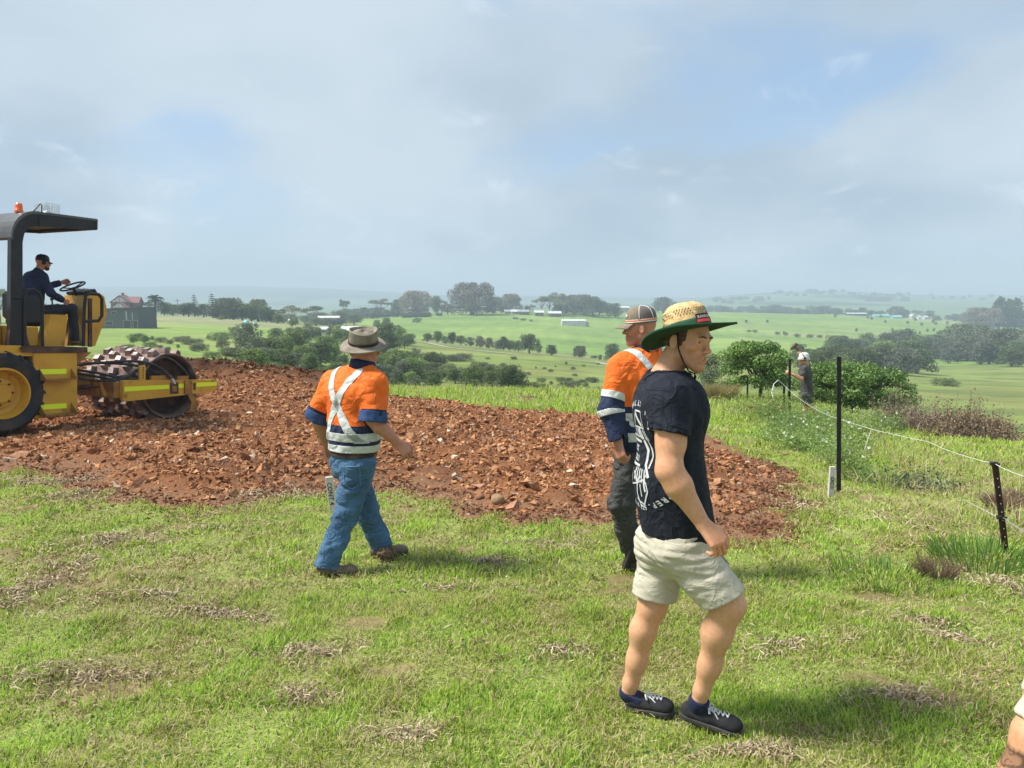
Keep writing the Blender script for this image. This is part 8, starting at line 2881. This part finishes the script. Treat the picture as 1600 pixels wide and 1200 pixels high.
# heaps of dead thatch and roots lying on the lawn, in drifts
def thatch(name, n, seed, spots_):
    r = np.random.default_rng(seed); P = []; S = []
    for (u, v, ru, rv, k, hgt) in spots_:
        c = hit(u, v, 2, 25); e = hit(u, v - rv, 2, 25); wx = 1.6 * ru / FPX * c[1]; wy = abs(e[1] - c[1])
        m = int(n * k * .42); a = r.random(m) * 6.28; q = np.sqrt(r.random(m)) * (.9 + .5 * np.sin(3 * a + u)) * np.exp(.35 * r.normal(size=m))
        x = c[0] + q * wx * np.cos(a); y = c[1] + q * wy * np.sin(a)
        z = ground(x, y) + hgt * .7 * np.exp(-q ** 2) * r.random(m) + .008
        P.append(np.stack([x, y, z], -1)); S.append(np.full(m, .045 + .004 * c[1]))
    P = np.concatenate(P); S = np.concatenate(S); m = len(P)
    t = r.random((m, 1)); col = np.array([.56, .47, .31]) * (1 - t) + np.array([.20, .135, .085]) * t
    nrm = r.normal(size=(m, 3)) * .5 + (0, 0, 1)
    me = leaf_mesh(name, P, nrm, S * r.uniform(.5, 1.6, m), col, .10, seed, curl=.6)
    tag(link(name, me, M_twig), kind='stuff')


thatch('dead_thatch', 1000, 231, [(60, 760, 110, 12, 2.0, .05), (120, 775, 60, 10, 1.2, .06), (180, 850, 70, 16, 2.6, .07), (120, 885, 70, 20, 1.6, .06), (40, 930, 60, 40, 2.2, .04),
                                 (230, 935, 60, 14, 1.2, .05), (330, 960, 60, 16, 1.2, .03), (345, 826, 50, 8, .8, .03), (470, 1020, 70, 18, 1.0, .03), (760, 880, 40, 8, .6, .03), (860, 856, 30, 8, .5, .04),
                                 (100, 1060, 120, 30, 2.4, .04), (480, 1090, 60, 20, .8, .02), (700, 920, 60, 10, .5, .02), (1430, 820, 80, 40, 1.6, .04), (1440, 975, 60, 14, .7, .03), (1480, 1000, 50, 14, .7, .03),
                                 (1240, 1010, 50, 14, .7, .02), (1400, 1090, 60, 16, .7, .03), (1180, 1175, 60, 14, .7, .02), (430, 775, 90, 8, 1.6, .03), (1560, 915, 60, 20, 1.4, .04), (900, 1020, 60, 16, .6, .02),
                                 (640, 1150, 60, 20, .6, .02), (1240, 790, 40, 20, .8, .04), (1500, 760, 90, 22, 1.6, .06)])


def patch_soil(u, v, ru, rv, seed):
    pass


# short dead litter scattered all through the turf, thicker in small drifts
r = np.random.default_rng(251); n = 90000
y = (1.9 ** 1.5 + (11.5 ** 1.5 - 1.9 ** 1.5) * r.random(n)) ** (1 / 1.5); x = (r.random(n) * 2 - 1) * .76 * y
P2 = np.stack([x, y], -1)
w = snoise(P2, 252, 7, 4.5) + .8 * snoise(P2, 253, 7, 1.3) + .7 * sstep(-.5, -2.6, x)
sel = (r.random(n) < sstep(.35, 1.7, w)) & keep_off(x, y); x, y = x[sel], y[sel]; n = len(x)
P = np.stack([x, y, ground(x, y) + .010 + .022 * r.random(n)], -1); t = r.random((n, 1))
col = np.array([.50, .38, .23]) * (1 - t) + np.array([.20, .115, .065]) * t
tag(link('dead_litter', leaf_mesh('dead_litter', P, r.normal(size=(n, 3)) * .6 + (0, 0, 1), (.016 + .0042 * y) * r.uniform(.6, 1.7, n), col, .16, 254, curl=.8), M_twig), kind='stuff')


# scattered weeds of broader leaf in the turf
r = np.random.default_rng(241); n = 5200
y = 2.0 + 9.0 * r.random(n) ** 1.3; x = (r.random(n) * 2 - 1) * .74 * y
P2 = np.stack([x, y], -1); sel = (snoise(P2, 242, 7, 2.7) > .35) & keep_off(x, y); x, y = x[sel], y[sel]; n = len(x)
P = np.stack([x, y, ground(x, y) + .012 + .02 * r.random(n)], -1)
tag(link('broadleaf_weeds', leaf_mesh('broadleaf_weeds', P, r.normal(size=(n, 3)) * .4 + (0, 0, 1), .018 + .012 * r.random(n), np.array([.12, .23, .05]) * r.uniform(.6, 1.5, (n, 1)), .6, 243), M_blade), kind='stuff')
# a few tiny white and yellow daisies
for i, (u, v, c) in enumerate(((622, 866, 1), (633, 873, 1), (841, 897, 0), (792, 907, 0), (1406, 745, 0), (1378, 730, 1), (1300, 700, 0))):
    p = hit(u, v, 3, 20); m = MB(); m.ball((0, 0, .03), (.009, .009, .005), 8, 5); m.tube([(0, 0, -.01), (0, 0, .03)], .0015, 4)
    o = m.build('daisy', mat('daisy_yellow', (.8, .6, .05)) if c else M_petal); o.location = tuple(p)
    tag(o, ['single white daisy in the lawn', 'single yellow daisy'][c] + [' just behind the leading boot of the man in jeans', ' furthest right of the two by his leading boot', ' in the middle of the lawn between the two men',
        ' left of the middle lawn, the lower of two', ' in the dry grass right of the tall post', ' beside the weeds behind the tall post', ' below the weeds at the edge of the soil'][i], 'flower')

# ------------------------------------------------------------------ the air
hz = MB()
hz.box((-26000, -30, GMIN - 1.0), (26000, 25000, max(GMAX, 60) + 18))
hm = bpy.data.materials.new('haze_air'); hm.use_nodes = True
ht = hm.node_tree; ht.nodes.clear()
ho = N(ht, 'ShaderNodeOutputMaterial'); hv = N(ht, 'ShaderNodeVolumePrincipled')
hv.inputs['Color'].default_value = (0.73, 0.90, 1.0, 1)
hv.inputs['Density'].default_value = 0.0006
hv.inputs['Anisotropy'].default_value = 0.0
ht.links.new(hv.outputs[0], ho.inputs['Volume'])
tag(hz.build('haze', hm), kind='stuff')
